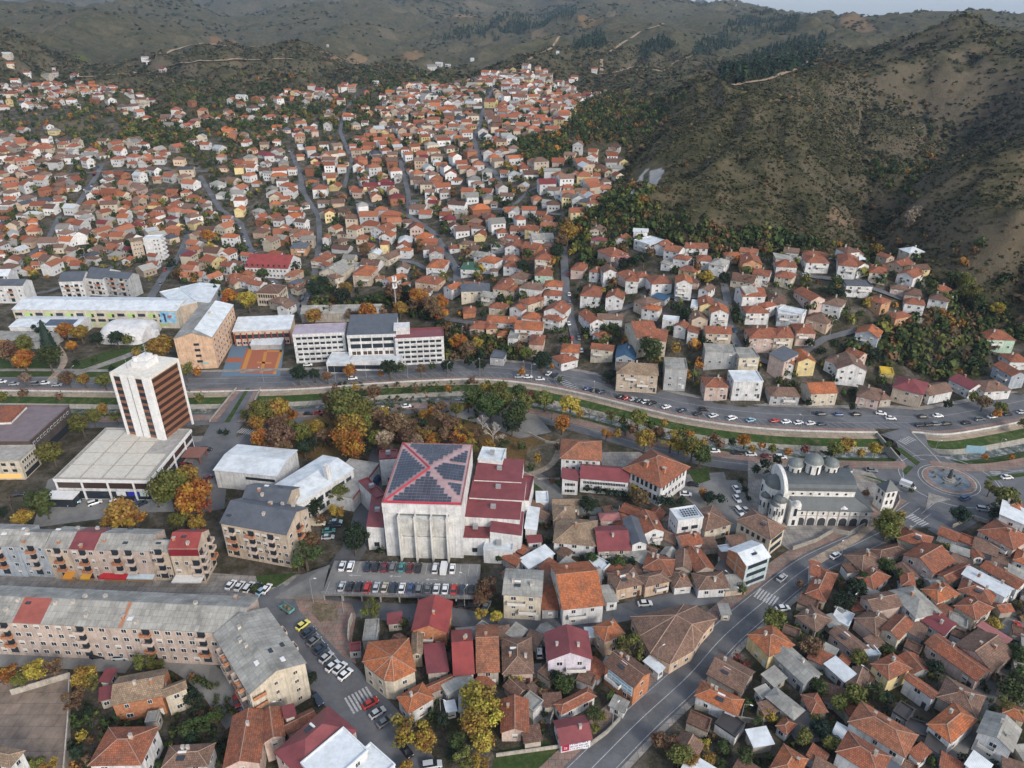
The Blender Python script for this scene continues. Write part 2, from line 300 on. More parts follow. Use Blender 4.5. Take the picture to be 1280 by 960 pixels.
# ---------------- mesh builder ----------------
class MB:
    def __init__(s): s.v = []; s.ix = {}; s.f = []; s.m = []; s.uv = []; s.c = []
    def vi(s, p):
        k = (round(p[0], 3), round(p[1], 3), round(p[2], 3))
        if k not in s.ix: s.ix[k] = len(s.v); s.v.append(k)
        return s.ix[k]
    def poly(s, ps, m=0, uv=None, c=None):
        ids = [s.vi(p) for p in ps]
        if len(set(ids)) < 3: return
        s.f.append(ids); s.m.append(m); s.c.append(c)
        if uv is None:
            a = Vector(ps[1]) - Vector(ps[0]); nrm = a.cross(Vector(ps[2]) - Vector(ps[0]))
            if a.length < 1e-6 or nrm.length < 1e-9: uv = [(0, 0)] * len(ps)
            else:
                a.normalize(); nrm.normalize(); b = nrm.cross(a)
                uv = [((Vector(q) - Vector(ps[0])).dot(a), (Vector(q) - Vector(ps[0])).dot(b)) for q in ps]
        s.uv.append(uv)
    def box(s, x0, x1, y0, y1, z0, z1, m=0, c=None, top=None):
        P = lambda x, y, z: (x, y, z)
        q = [P(x0, y0, z0), P(x1, y0, z0), P(x1, y1, z0), P(x0, y1, z0), P(x0, y0, z1), P(x1, y0, z1), P(x1, y1, z1), P(x0, y1, z1)]
        for i, ids in enumerate(((0, 1, 5, 4), (1, 2, 6, 5), (2, 3, 7, 6), (3, 0, 4, 7), (4, 5, 6, 7), (3, 2, 1, 0))):
            s.poly([q[k] for k in ids], top if (i == 4 and top is not None) else m, c=c)
    def prism(s, P, z0, z1, m=0, top=None, c=None):
        n_ = len(P)
        for i in range(n_):
            a, b = P[i], P[(i + 1) % n_]; s.poly([(a[0], a[1], z0), (b[0], b[1], z0), (b[0], b[1], z1), (a[0], a[1], z1)], m, c=c)
        s.poly([(a[0], a[1], z1) for a in P], m if top is None else top, c=c); s.poly([(a[0], a[1], z0) for a in P[::-1]], m, c=c)
    def cyl(s, cx, cy, z0, z1, r0, r1=None, n_=8, m=0, c=None, cap=True):
        r1 = r0 if r1 is None else r1
        a = [(cx + r0 * math.cos(2 * math.pi * i / n_), cy + r0 * math.sin(2 * math.pi * i / n_), z0) for i in range(n_)]
        b = [(cx + r1 * math.cos(2 * math.pi * i / n_), cy + r1 * math.sin(2 * math.pi * i / n_), z1) for i in range(n_)]
        for i in range(n_): s.poly([a[i], a[(i + 1) % n_], b[(i + 1) % n_], b[i]], m, c=c)
        if cap: s.poly(b, m, c=c); s.poly(a[::-1], m, c=c)
    def bar(s, p, q, r=.05, m=0, r2=None):
        p, q = Vector(p), Vector(q); d = (q - p); L = d.length
        if L < 1e-5: return
        d.normalize(); u = d.orthogonal().normalized(); w = d.cross(u); r2 = r if r2 is None else r2
        a = [p + (u * math.cos(t) + w * math.sin(t)) * r for t in (0.4, 1.97, 3.54, 5.11)]; b = [q + (u * math.cos(t) + w * math.sin(t)) * r2 for t in (0.4, 1.97, 3.54, 5.11)]
        for i in range(4): s.poly([a[i], a[(i + 1) % 4], b[(i + 1) % 4], b[i]], m)
        s.poly(b, m); s.poly(a[::-1], m)
    def lathe(s, cx, cy, prof, n_=16, m=0, c=None):
        ring = lambda r, z: [(cx + r * math.cos(2 * math.pi * i / n_), cy + r * math.sin(2 * math.pi * i / n_), z) for i in range(n_)]
        for (r0, z0), (r1, z1) in zip(prof, prof[1:]):
            a, b = ring(r0, z0), ring(r1, z1)
            for i in range(n_):
                j = (i + 1) % n_
                if r1 < 1e-4: s.poly([a[i], a[j], (cx, cy, z1)], m, c=c)
                elif r0 < 1e-4: s.poly([(cx, cy, z0), b[j], b[i]], m, c=c)
                else: s.poly([a[i], a[j], b[j], b[i]], m, c=c)
    def mesh(s, name, mats):
        me = bpy.data.meshes.new(name); me.from_pydata(s.v, [], s.f); 
        for m in mats: me.materials.append(MAT[m])
        if len(me.polygons) == len(s.f):
            me.polygons.foreach_set('material_index', s.m)
            l = me.uv_layers.new(name='UVMap'); flat = [x for u in s.uv for q in u for x in q]; l.data.foreach_set('uv', flat)
            if any(c is not None for c in s.c):
                at = me.color_attributes.new('col', 'FLOAT_COLOR', 'CORNER'); cc = []
                for f, c in zip(s.f, s.c): cc += list((*(c or (.5, .5, .5)), 1)) * len(f)
                at.data.foreach_set('color', cc)
        return me
def link(name, me, parent=None, loc=(0, 0, 0), rz=0.0, scale=None, color=None):
    o = bpy.data.objects.new(name, me); COL.objects.link(o)
    o.location = loc; o.rotation_euler = (0, 0, rz)
    if scale: o.scale = scale
    if color: o.color = (*color, 1)
    if parent: o.parent = parent
    return o
def mk(name, mb, mats, parent=None, color=None, loc=(0, 0, 0), rz=0.0):
    return link(name, mb.mesh(name, mats if isinstance(mats, (list, tuple)) else [mats]), parent, loc, rz, color=color)
THINGS = []
def thing(name, loc, rz=0.0, cat=None, look=None, label=None, group=None):
    """an Empty at the thing's base; look = phrase used for labels worked out at the end, label = a full label"""
    o = bpy.data.objects.new(name, None); COL.objects.link(o); o.location = loc; o.rotation_euler = (0, 0, rz); o.empty_display_size = .5
    reg(o, cat, look, label, group); return o
def reg(o, cat, look=None, label=None, group=None):
    o['category'] = cat or o.name.split('.')[0].replace('_', ' ')
    if label: o['label'] = label
    if group: o['group'] = group
    THINGS.append((o, look or o['category'], label, group)); return o
def struct(o, kind='structure'):
    o['kind'] = kind; return o
# ---------------- terrain sheet ----------------
RIV = []   # river centre line, filled below
def pl(ptsx, step=3.0, up=0.0):
    """smooth polyline through surveyed spots (Catmull-Rom), in world XY"""
    P = [Vector(atz(x, y, up)) for x, y in ptsx]; P = [P[0] * 2 - P[1]] + P + [P[-1] * 2 - P[-2]]; out = []
    for i in range(1, len(P) - 2):
        k = max(1, int((P[i + 1] - P[i]).length / step))
        for j in range(k):
            t = j / k; a, b, c, d_ = P[i - 1], P[i], P[i + 1], P[i + 2]
            out.append(.5 * ((2 * b) + (c - a) * t + (2 * a - 5 * b + 4 * c - d_) * t * t + (3 * b - a - 3 * c + d_) * t ** 3))
    out.append(P[-2]); return out
NORTH_BANK = [(-260,492),(-100,490),(0,489),(100,490),(200,491),(320,489),(395,486),(470,480),(545,476),(600,475),(660,480),(720,491),(790,508),(865,525),(960,537),(1065,541),(1140,541),(1180,544),(1230,537),(1290,525),(1400,500)]
RIVN = pl(NORTH_BANK)
CH_W = 21.0
def offs(line, dist):
    out = []
    for i, p in enumerate(line):
        a = line[max(i - 2, 0)]; b = line[min(i + 2, len(line) - 1)]; t = (b - a).normalized(); out.append(p + Vector((t.y, -t.x)) * dist)
    return out
# ================= GROUND =================
def inpoly(x, y, poly):
    ins = np.zeros(x.shape, bool); n_ = len(poly)
    for i in range(n_):
        x0, y0 = poly[i][:2]; x1, y1 = poly[(i + 1) % n_][:2]
        if y0 == y1: continue
        c = ((y0 > y) != (y1 > y)) & (x < (x1 - x0) * (y - y0) / (y1 - y0) + x0); ins ^= c
    return ins
def segdist(x, y, line):
    d_ = np.full(x.shape, 1e9)
    for a, b in zip(line, line[1:]):
        ax, ay, bx, by = a[0], a[1], b[0], b[1]; L = (bx - ax) ** 2 + (by - ay) ** 2
        if L < 1e-6: continue
        t = np.clip(((x - ax) * (bx - ax) + (y - ay) * (by - ay)) / L, 0, 1)
        d_ = np.minimum(d_, np.hypot(x - ax - t * (bx - ax), y - ay - t * (by - ay)))
    return d_
RIVC = offs(RIVN, CH_W / 2)
gapx0, gapx1 = atz(1122, 560)[0], atz(1158, 560)[0]     # the river runs under the road here
NA, NR = 640, 600
az = np.linspace(R(-62), R(62), NA); rr = np.geomspace(70, 11000, NR)
AZ, RR = np.meshgrid(az, rr); GX, GY = RR * np.sin(AZ), RR * np.cos(AZ)
GZ_, GH = terrain(GX, GY)
m = (GY > 200) & (GY < 420) & (np.abs(GX) < 420)
dd = np.full(GX.shape, 1e9); dd[m] = segdist(GX[m], GY[m], RIVC[::2])
cut = (dd < CH_W / 2 + .9) & ~((GX > gapx0) & (GX < gapx1))
ZZ = np.where(cut, -9.0, GZ_)
verts = np.stack([GX, GY, ZZ], -1).reshape(-1, 3)
i0 = (np.arange(NR - 1)[:, None] * NA + np.arange(NA - 1)[None]).ravel()
faces = np.stack([i0, i0 + 1, i0 + NA + 1, i0 + NA], -1)
me = bpy.data.meshes.new('ground'); me.vertices.add(len(verts)); me.vertices.foreach_set('co', verts.ravel().astype(np.float32))
me.loops.add(faces.size); me.loops.foreach_set('vertex_index', faces.ravel().astype(np.int32)); me.polygons.add(len(faces))
me.polygons.foreach_set('loop_start', np.arange(0, faces.size, 4, dtype=np.int32)); me.polygons.foreach_set('loop_total', np.full(len(faces), 4, np.int32))
me.update(calc_edges=True); me.polygons.foreach_set('use_smooth', np.ones(len(faces), bool))
zone = np.clip((GH - .22) / .3, 0, 1)
me.attributes.new('zone', 'FLOAT', 'POINT').data.foreach_set('value', zone.ravel().astype(np.float32))
field = np.zeros((NR * NA, 4), np.float32)
def paint(pxs, col, a=.85):
    if col[0] != col[2]: a *= .72; col = tuple(q * .8 for q in col)
    P = [ground(x, y) for x, y in pxs]; s = inpoly(GX, GY, P).ravel(); field[s, :3] = col; field[s, 3] = a
paint([(402,78),(418,68),(448,67),(458,72),(440,80),(415,84)], (.30,.20,.11))
paint([(555,22),(575,16),(598,17),(592,24),(565,26)], (.30,.20,.12)); paint([(500,68),(525,64),(532,69),(505,76)], (.28,.17,.09))
paint([(640,52),(690,46),(700,54),(650,60)], (.14,.12,.045)); paint([(720,24),(755,20),(757,27),(725,31)], (.25,.15,.055))
paint([(660,38),(688,38),(690,46),(662,46)], (.2,.15,.1)); paint([(262,50),(292,46),(296,52),(268,56)], (.25,.13,.06))
paint([(1040,16),(1085,24),(1110,36),(1085,40),(1050,30)], (.28,.17,.085)); paint([(500,105),(545,100),(550,106),(505,112)], (.20,.14,.05))
paint([(95,70),(120,70),(110,80),(90,78)], (.10,.13,.03)); paint([(640,175),(700,165),(720,185),(690,205),(650,200)], (.07,.10,.03), .55)
paint([(60,150),(100,148),(135,168),(120,172),(80,165)], (.20,.15,.085)); paint([(715,150),(760,140),(790,150),(770,175),(725,180)], (.06,.085,.028), .7)
for q in ([(773,248),(783,232),(789,234),(779,252)], [(784,250),(800,222),(806,222),(791,250)], [(797,246),(813,214),(829,208),(830,216),(806,241)], [(790,232),(806,212),(812,211),(796,230)]): paint(q, (.31,.31,.31), 1)
paint([(1030,270),(1060,268),(1085,278),(1060,284),(1030,280)], (.30,.2,.13), .8)
paint([(960,124),(1010,112),(1015,117),(975,128),(960,130)], (.28,.2,.12), .7); paint([(1180,412),(1190,400),(1200,430),(1205,462),(1195,468),(1178,450)], (.20,.19,.165), .8)
for c in ([(490,415),(560,400),(600,420),(590,455),(560,460)],):
    paint(c, (.055,.085,.025), .8)
me.color_attributes.new('field', 'FLOAT_COLOR', 'POINT').data.foreach_set('color', field.ravel())
me.materials.append(MAT['terrain_ground'])
struct(link('ground', me))

def strip(name, line, w0, w1, z=0.0, material='asphalt', z2=None, drape=None, mb=None):
    """ribbon between offsets w0..w1 (metres to the side of the line)"""
    a, b = offs(line, w0), offs(line, w1); own = mb is None; mb = mb or MB(); z2 = z if z2 is None else z2
    if drape is not None:
        za, _ = terrain([p.x for p in a], [p.y for p in a]); zb, _ = terrain([p.x for p in b], [p.y for p in b]); zm = np.maximum(za, zb) * .7 + (za + zb) * .15 + drape
        za = np.maximum(za + drape, zm - .4); zb = np.maximum(zb + drape, zm - .4)
    else: za, zb = [z] * len(a), [z2] * len(b)
    for i in range(len(a) - 1):
        mb.poly([(a[i].x, a[i].y, za[i]), (b[i].x, b[i].y, zb[i]), (b[i + 1].x, b[i + 1].y, zb[i + 1]), (a[i + 1].x, a[i + 1].y, za[i + 1])][::-1])
    if own: return struct(mk(name, mb, material))
def wall_strip(mb, line, off, z0, z1, th=.3):
    a, b = offs(line, off), offs(line, off + th)
    for i in range(len(a) - 1):
        for p, q in ((a, a), (b, b)):
            mb.poly([(p[i].x, p[i].y, z0), (p[i + 1].x, p[i + 1].y, z0), (p[i + 1].x, p[i + 1].y, z1), (p[i].x, p[i].y, z1)])
        mb.poly([(a[i].x, a[i].y, z1), (a[i + 1].x, a[i + 1].y, z1), (b[i + 1].x, b[i + 1].y, z1), (b[i].x, b[i].y, z1)])
# river channel, profile across from the north quay (offset 0) to the south quay (offset CH_W)
west = [p for p in RIVN if p.x < gapx0]; east = [p for p in RIVN if p.x > gapx1]
for ln in (west, east):
    mb = MB(); strip('', ln, 0.0, .02, 0, z2=-1.3, mb=mb); struct(mk('quay_wall_face', mb, 'stone_wall'))
    strip('river_path', ln, 0, 2.4, -1.3, 'path_tan')
    strip('river_bank', ln, 2.4, 7.4, -1.3, 'bank_grass', z2=-2.0)
    mb = MB(); strip('', ln, 7.4, 9.0, -2.0, z2=-3.4, mb=mb); struct(mk('river_stone_bank', mb, 'stone_wall'))
    strip('river_water', ln, 9.0, 13.8, -3.4, 'bed_water')
    mb = MB(); strip('', ln, 13.8, 14.4, -3.4, z2=-2.6, mb=mb); struct(mk('river_stone_bank', mb, 'stone_wall'))
    strip('river_bank', ln, 14.4, 20.2, -2.6, 'bank_grass', z2=-.5)
    mb = MB(); strip('', ln, 20.2, CH_W, -.5, z2=0.02, mb=mb); struct(mk('river_stone_bank', mb, 'stone_wall'))
for i, ln in enumerate((west, east)):
    mb = MB(); wall_strip(mb, ln, -.30, -.1, .6, .3)
    o = mk('quay_parapet', mb, 'plaster', color=(.66, .65, .63))
    reg(o, 'wall', label=('long pale parapet wall along the river quay beside the parked cars' if i == 0 else 'pale parapet wall on the river quay east of the road plaza'))
for ln in (west, east):
    strip('river_sidewalk', ln, -3.2, -.35, .12, 'paving_red'); strip('river_sidewalk', ln, CH_W - .3, CH_W + 4.6, .10, 'paving_red')
# end walls of the channel at the covered stretch
for gx_, ln in ((gapx0, west), (gapx1, east)):
    p = ln[-1] if ln is west else ln[0]; q = p + Vector((0, -CH_W - 1)); mb = MB()
    mb.prism([(p.x - .3, p.y + 1), (p.x + .3, p.y + 1), (q.x + .3, q.y), (q.x - .3, q.y)], -9, .14); struct(mk('quay_wall_face', mb, 'stone_wall'))

# ---- roads on the flat valley floor ----
def road(name, pts_, w, material='asphalt', z=.004, side=0, drape=None):
    ln = pl(pts_) if drape is None else [Vector(ground(x, y)[:2]) for x, y in dens(pts_)]
    strip(name, ln, -w / 2 + side, w / 2 + side, z, material, drape=drape); return ln
def dens(P, k=6):
    out = []
    for a, b in zip(P, P[1:]):
        for j in range(k): out.append((a[0] + (b[0] - a[0]) * j / k, a[1] + (b[1] - a[1]) * j / k))
    return out + [P[-1]]
def area(name, pts_, material, z=.012):
    mb = MB(); P = [atz(x, y) for x, y in pts_]
    if sum(a[0] * b[1] - a[1] * b[0] for a, b in zip(P, P[1:] + P[:1])) < 0: P = P[::-1]
    mb.poly([(a, b, z) for a, b in P], uv=[p for p in P]); return struct(mk(name, mb, material))
def kerbed(name, pts_, material, z=.12):
    mb = MB(); P = [atz(x, y) for x, y in pts_]
    if sum(a[0] * b[1] - a[1] * b[0] for a, b in zip(P, P[1:] + P[:1])) < 0: P = P[::-1]
    mb.prism(P, -.05, z); return struct(mk(name, mb, material))
# north riverside road (runs along the quay, widens for the slanted parking bays)
NR_LINE = offs(RIVN, -11.5); strip('riverside_road', NR_LINE, -8.5, 8.3, .004, 'asphalt')
strip('pavement', NR_LINE, -11.2, -8.5, .12, 'paving_grey')
mb = MB(); strip('', NR_LINE, -2.2, -2.05, .012, mb=mb); strip('', NR_LINE, 3.2, 3.32, .012, mb=mb)
struct(mk('road_markings', mb, 'paint_white'))
mb = MB(); a_, b_ = offs(NR_LINE, 3.3), offs(NR_LINE, 8.0)
for i in range(0, len(a_) - 3):
    p, q = a_[i], b_[i + 1]; t = (a_[i + 1] - a_[i]).normalized() * .12
    if atz(360, 480)[0] < p.x: mb.poly([(p.x, p.y, .012), (p.x + t.x, p.y + t.y, .012), (q.x + t.x, q.y + t.y, .012), (q.x, q.y, .012)])
struct(mk('parking_bay_markings', mb, 'paint_white'))
# south riverside road
SR = [(-200,528),(0,527),(160,527),(320,521),(470,513),(560,507),(620,509),(665,518),(740,537),(790,552),(840,565),(890,575),(960,583),(1040,590),(1110,594),(1150,596)]
SRL = road('riverside_road', SR, 9.5)
mb = MB(); strip('', SRL, -.07, .07, .012, mb=mb); struct(mk('road_markings', mb, 'paint_white'))
area('car_park', [(560,503),(660,508),(690,540),(650,548),(600,530),(560,518)], 'asphalt_old', .008)
area('park_ground', [(300,545),(400,520),(470,520),(560,516),(600,532),(650,548),(690,545),(660,600),(600,565),(500,552),(470,560),(400,575),(300,560)], 'leaf_litter', .006)
for q in ([(1066,594),(1085,595),(1122,606),(1118,609)], [(1128,588),(1135,582),(1142,584),(1132,594)], [(1232,596),(1262,593),(1290,590),(1290,594),(1240,601)], [(1240,608),(1262,622),(1256,626),(1236,613)], [(1118,560),(1126,560),(1150,578),(1146,582)]): kerbed('traffic_island', q, 'grass_mat', .14)
# main diagonal road
MR = [(690,1010),(740,960),(800,900),(860,845),(905,795),(960,748),(1012,708),(1070,680),(1120,655),(1150,635)]
MRL = road('main_road', MR, 9.0, z=.016)
mb = MB(); strip('', MRL, -.09, .09, .024, mb=mb); strip('', MRL, -3.9, -3.75, .024, mb=mb); strip('', MRL, 3.75, 3.9, .024, mb=mb); struct(mk('road_markings', mb, 'paint_white'))
strip('pavement', MRL, -8.2, -4.5, .13, 'paving_red'); strip('pavement', MRL[:34], 4.5, 6.0, .13, 'paving_grey')
# road plaza and roundabout
area('road_plaza', [(1126,568),(1120,552),(1100,543),(1126,536),(1148,535),(1157,545),(1160,556),(1178,572),(1212,584),(1290,578),(1290,600),(1290,640),(1210,655),(1150,660),(1110,650),(1130,625),(1100,604),(1040,596),(1040,586),(1100,584),(1118,578)], 'asphalt', .02)
def disc(name, px, py, r0, r1, z0, z1, material, seg=48):
    cx, cy = atz(px, py); mb = MB()
    R0 = [(cx + r0 * math.cos(2 * math.pi * i / seg), cy + r0 * math.sin(2 * math.pi * i / seg)) for i in range(seg)]
    if r1 > 0:
        R1 = [(cx + r1 * math.cos(2 * math.pi * i / seg), cy + r1 * math.sin(2 * math.pi * i / seg)) for i in range(seg)]
        for i in range(seg):
            j = (i + 1) % seg; mb.poly([(*R1[i], z1), (*R0[i], z1), (*R0[j], z1), (*R1[j], z1)]); mb.poly([(*R0[i], z0), (*R0[j], z0), (*R0[j], z1), (*R0[i], z1)])
    else: mb.prism(R0, z0, z1)
    return struct(mk(name, mb, material))
RBX, RBY = 1186, 600
disc('roundabout_kerb', RBX, RBY, 8.9, 8.5, 0, .15, 'concrete'); disc('roundabout_kerb', RBX, RBY, 8.5, 6.9, 0, .18, 'paving_red'); disc('roundabout_line', RBX, RBY, 10.1, 9.9, .02, .034, 'paint_white'); disc('roundabout_line', RBX, RBY, 16.6, 16.35, .02, .034, 'paint_white'); disc('roundabout_paving', RBX, RBY, 6.9, 0, 0, .12, 'slate') if 'slate' in MAT else None
# east riverside road and its junction
ER = [(1150,535),(1180,530),(1220,524),(1270,512),(1340,495)]; road('riverside_road', ER, 9, z=.012)
SE = [(1190,603),(1240,592),(1290,586),(1360,580)]; road('riverside_road', SE, 12, z=.024)
road('road', [(1190,607),(1215,640),(1170,668)], 6, z=.028)
kerbed('traffic_island', [(1161,616),(1187,625),(1164,630),(1156,640)], 'paving_grey', .15)
mb = MB()
def zebra(px0, px1, n_, length, w=.5, z=.034):
    a, b = Vector(atz(*px0)), Vector(atz(*px1)); d_ = (b - a) / (n_ - 1); u = d_.normalized(); v = Vector((-u.y, u.x)) * length / 2
    for i in range(n_):
        c = a + d_ * i; e = u * w / 2; mb.poly([(*(c - e - v), z), (*(c + e - v), z), (*(c + e + v), z), (*(c - e + v), z)])
def line(px0, px1, w=.15, z=.034):
    a, b = Vector(atz(*px0)), Vector(atz(*px1)); u = (b - a).normalized(); v = Vector((-u.y, u.x)) * w / 2
    mb.poly([(*(a - v), z), (*(b - v), z), (*(b + v), z), (*(a + v), z)])
zebra((947,741), (969,752), 7, 4.6); zebra((1138,645), (1156,656), 7, 3.6); zebra((437,882), (463,868), 7, 5.5, z=.03)
zebra((1244,590), (1252,598), 5, 4); zebra((692,468), (718,486), 11, 4, z=.03); zebra((300,538), (318,541), 8, 3.5); zebra((1128,553), (1140,548), 6, 3.5)
for a_, b_ in (((1160,616),(1188,624)),((1188,624),(1168,629)),((1168,629),(1152,642)),((1160,616),(1163,626)),((1240,594),(1290,586)),((1248,601),(1262,618)),((1120,552),(1153,575)),((1150,574),(1157,575)),((1064,592),(1118,603)),((1066,596),(1128,615)),((1130,600),(1128,587)),((1128,587),(1132,581)),((1225,585),(1290,590))): line(a_, b_, .18)
struct(mk('road_markings', mb, 'paint_white'))
# bridge by the hotel
BRX = [(262,528),(296,486),(326,486),(306,528)]
mb = MB(); P = [atz(*p) for p in BRX][::-1]; mb.prism(P, -.9, .17); o = mk('road_bridge', mb, 'asphalt'); reg(o, 'bridge', label='short flat road bridge with red pavements over the river beside the hotel tower')
BR = o
for (a, b, c, d_), m_ in ((((262,528),(270,528),(303,486),(297,486)), 'paving_red'), (((297,528),(305,528),(325,486),(319,486)), 'paving_red'), (((281,528),(287,528),(312,486),(308,486)), 'grass_mat')):
    mb = MB(); mb.prism([atz(*p) for p in (a, b, c, d_)][::-1], .1, .29); mk('pavement_strip', mb, m_, BR)
mb = MB(); P = [Vector(atz(*p)) for p in BRX]
for a, b in ((P[0], P[1]), (P[3], P[2])):
    u = (b - a).normalized(); v = Vector((-u.y, u.x)) * .15; mb.prism([tuple(a - v), tuple(b - v), tuple(b + v), tuple(a + v)], .1, 1.0)
mk('parapet', mb, 'concrete', BR)
road('street', [(284,527),(268,560),(262,590),(255,640)], 13, z=.02); road('street', [(311,486),(320,468),(400,464),(560,458)], 7, z=.02)
road('street', [(240,560),(300,552),(330,540),(380,530)], 9, z=.022)
# hotel forecourt, central streets
area('hotel_forecourt', [(40,660),(60,600),(190,545),(235,545),(290,545),(300,575),(262,600),(240,640),(190,640),(100,652)], 'asphalt_old', .01)
area('hotel_terrace', [(112,618),(196,618),(246,560),(232,556),(186,604),(118,606)], 'path_tan', .03)
road('street', [(480,555),(466,600),(455,650),(440,690),(402,728),(345,748)], 8, z=.018)
road('street', [(-40,742),(100,738),(230,736),(330,742),(400,735)], 14, 'paving_grey', z=.01)
ST = [(330,742),(370,790),(420,850),(470,905),(510,960),(540,1010)]
road('street', ST, 12, z=.02)
mb = MB(); line((395,790),(428,832),.2,.03); struct(mk('road_markings', mb, 'paint_white'))
road('street', [(345,742),(400,752),(460,762),(560,770),(640,783),(700,780),(780,765),(850,750),(900,742)], 6.5, z=.014)
area('pavement', [(366,742),(440,755),(445,770),(440,800),(445,830),(428,820),(400,790),(375,765)], 'paving_red', .05)
area('unpaved_corner', [(392,752),(420,757),(423,775),(400,778),(388,765)], 'soil', .06)
road('lane', [(160,815),(215,820),(262,850),(285,880),(300,900)], 7, 'asphalt_old', z=.01); road('lane', [(-30,815),(60,815),(170,822)], 10, 'asphalt_old', z=.008)
road('lane', [(905,600),(915,625),(925,650),(930,665)], 11, 'asphalt_old', z=.012)
area('car_park', [(825,595),(905,590),(925,655),(880,640),(860,625)], 'asphalt_old', .016)
area('courtyard', [(750,565),(800,565),(830,590),(790,600),(755,600)], 'paving_grey', .02)
area('yard', [(-30,860),(85,838),(90,960),(80,1010),(-30,1010)], 'yard_slabs', .03)
road('lane', [(665,830),(673,870),(680,905)], 5, 'asphalt_old', z=.01)
road('lane', [(1280,770),(1255,800),(1245,840),(1215,890),(1190,940),(1180,1000)], 5.5, 'asphalt_old', z=.01)
road('lane', [(1290,742),(1255,735),(1225,725),(1190,705),(1160,690)], 5, 'asphalt_old', z=.01)
road('lane', [(620,640),(600,655),(650,668)], 6, 'asphalt_old', z=.01)
road('lane', [(660,590),(690,612),(700,640),(740,640),(800,648),(830,660)], 6, 'asphalt_old', z=.01)
road('park_path', [(700,560),(690,580),(672,590),(655,596)], 2.5, 'path_tan', z=.02); road('park_path', [(60,478),(110,462),(150,448),(176,438)], 5, 'paving_grey', z=.02); road('park_path', [(60,478),(80,452),(70,430)], 3, 'path_tan', z=.016)
area('lawn', [(90,455),(130,440),(180,430),(190,445),(130,470),(90,474)], 'grass_mat', .01); area('lawn', [(0,440),(60,450),(70,470),(0,472)], 'grass_mat', .008)
area('lawn', [(660,560),(700,548),(700,575),(680,590),(655,590)], 'soil', .008); area('lawn', [(665,595),(700,600),(700,650),(670,620)], 'grass_mat', .008)
area('lawn', [(620,940),(680,925),(700,935),(690,960),(615,960)], 'grass_mat', .02); area('lawn', [(860,590),(885,583),(888,600),(870,606)], 'grass_mat', .02); area('lawn', [(320,720),(372,716),(345,734),(322,733)], 'grass_mat', .05)
area('church_yard', [(935,560),(1090,590),(1118,625),(1090,650),(990,690),(935,650)], 'paving_grey', .03); area('church_forecourt', [(1068,622),(1090,627),(1110,640),(1085,650),(1068,640)], 'path_tan', .04)
area('church_path', [(1010,700),(1070,668),(1085,650),(1100,655),(1075,675),(1020,708)], 'path_tan', .036)
# sports courts
COURT = [(290,430),(356,430),(350,470),(276,470)]; area('sports_court', COURT, 'court_blue', .034)
# streets among the houses
HR = [
 ([(236,292),(225,320),(205,345),(190,370),(186,392),(170,398)], 6), ([(300,278),(312,310),(330,340),(370,380),(382,400)], 5.5), ([(250,220),(275,262),(300,278),(236,292)], 5), ([(128,205),(118,225),(108,240),(95,260)], 6),
 ([(378,385),(392,350),(400,300),(398,270),(372,230)], 5), ([(540,290),(560,320),(572,340),(570,360)], 6), ([(510,270),(540,290)], 5), ([(500,200),(510,240),(512,272)], 5),
 ([(690,470),(722,440),(716,410),(708,380),(706,340),(704,310)], 5.5), ([(716,410),(712,380)], 4), ([(618,108),(606,130),(600,155),(592,175),(600,200),(618,215),(628,235)], 5),
 ([(760,392),(800,380),(830,372),(880,372),(905,380),(915,420),(930,445)], 5), ([(905,355),(910,380)], 5), ([(930,445),(960,455),(990,450),(1030,425),(1068,415)], 4.5),
 ([(1000,345),(1060,352),(1100,365),(1140,380)], 4.5), ([(0,330),(40,318),(60,300),(75,270)], 5), ([(210,175),(240,170),(262,165)], 4), ([(0,375),(60,365),(120,345),(150,330)], 5),
 ([(364,190),(374,215),(380,240)], 5), ([(446,120),(430,140),(425,165),(440,200),(430,235)], 4.5), ([(640,260),(660,240),(690,225),(720,215)], 4.5), ([(560,250),(600,262),(650,262),(700,270)], 4.5),
 ([(60,220),(130,215),(200,212),(260,215)], 4.5), ([(440,250),(480,262),(512,272)], 4.5), ([(430,320),(470,318),(520,330),(565,352)], 4.5), ([(565,360),(540,372),(560,400),(640,412),(680,400),(706,385)], 4.5)]
for p_, w_ in HR: road('street', p_, w_ * .8, 'asphalt', drape=.35)
# dirt tracks on the hills
for p_ in ([(190,92),(215,84),(250,78),(300,77),(365,74)], [(205,68),(240,56),(262,55),(300,60),(338,58)], [(60,108),(100,98),(150,93),(190,92)], [(830,90),(845,78),(862,72),(872,65)], [(745,95),(800,85),(830,90)], [(752,90),(752,72),(800,40),(830,30)], [(660,75),(690,60),(700,45)], [(915,108),(960,100),(1000,85),(1030,62)]):
    road('dirt_track', p_, 6.0, 'dirt', drape=.8)
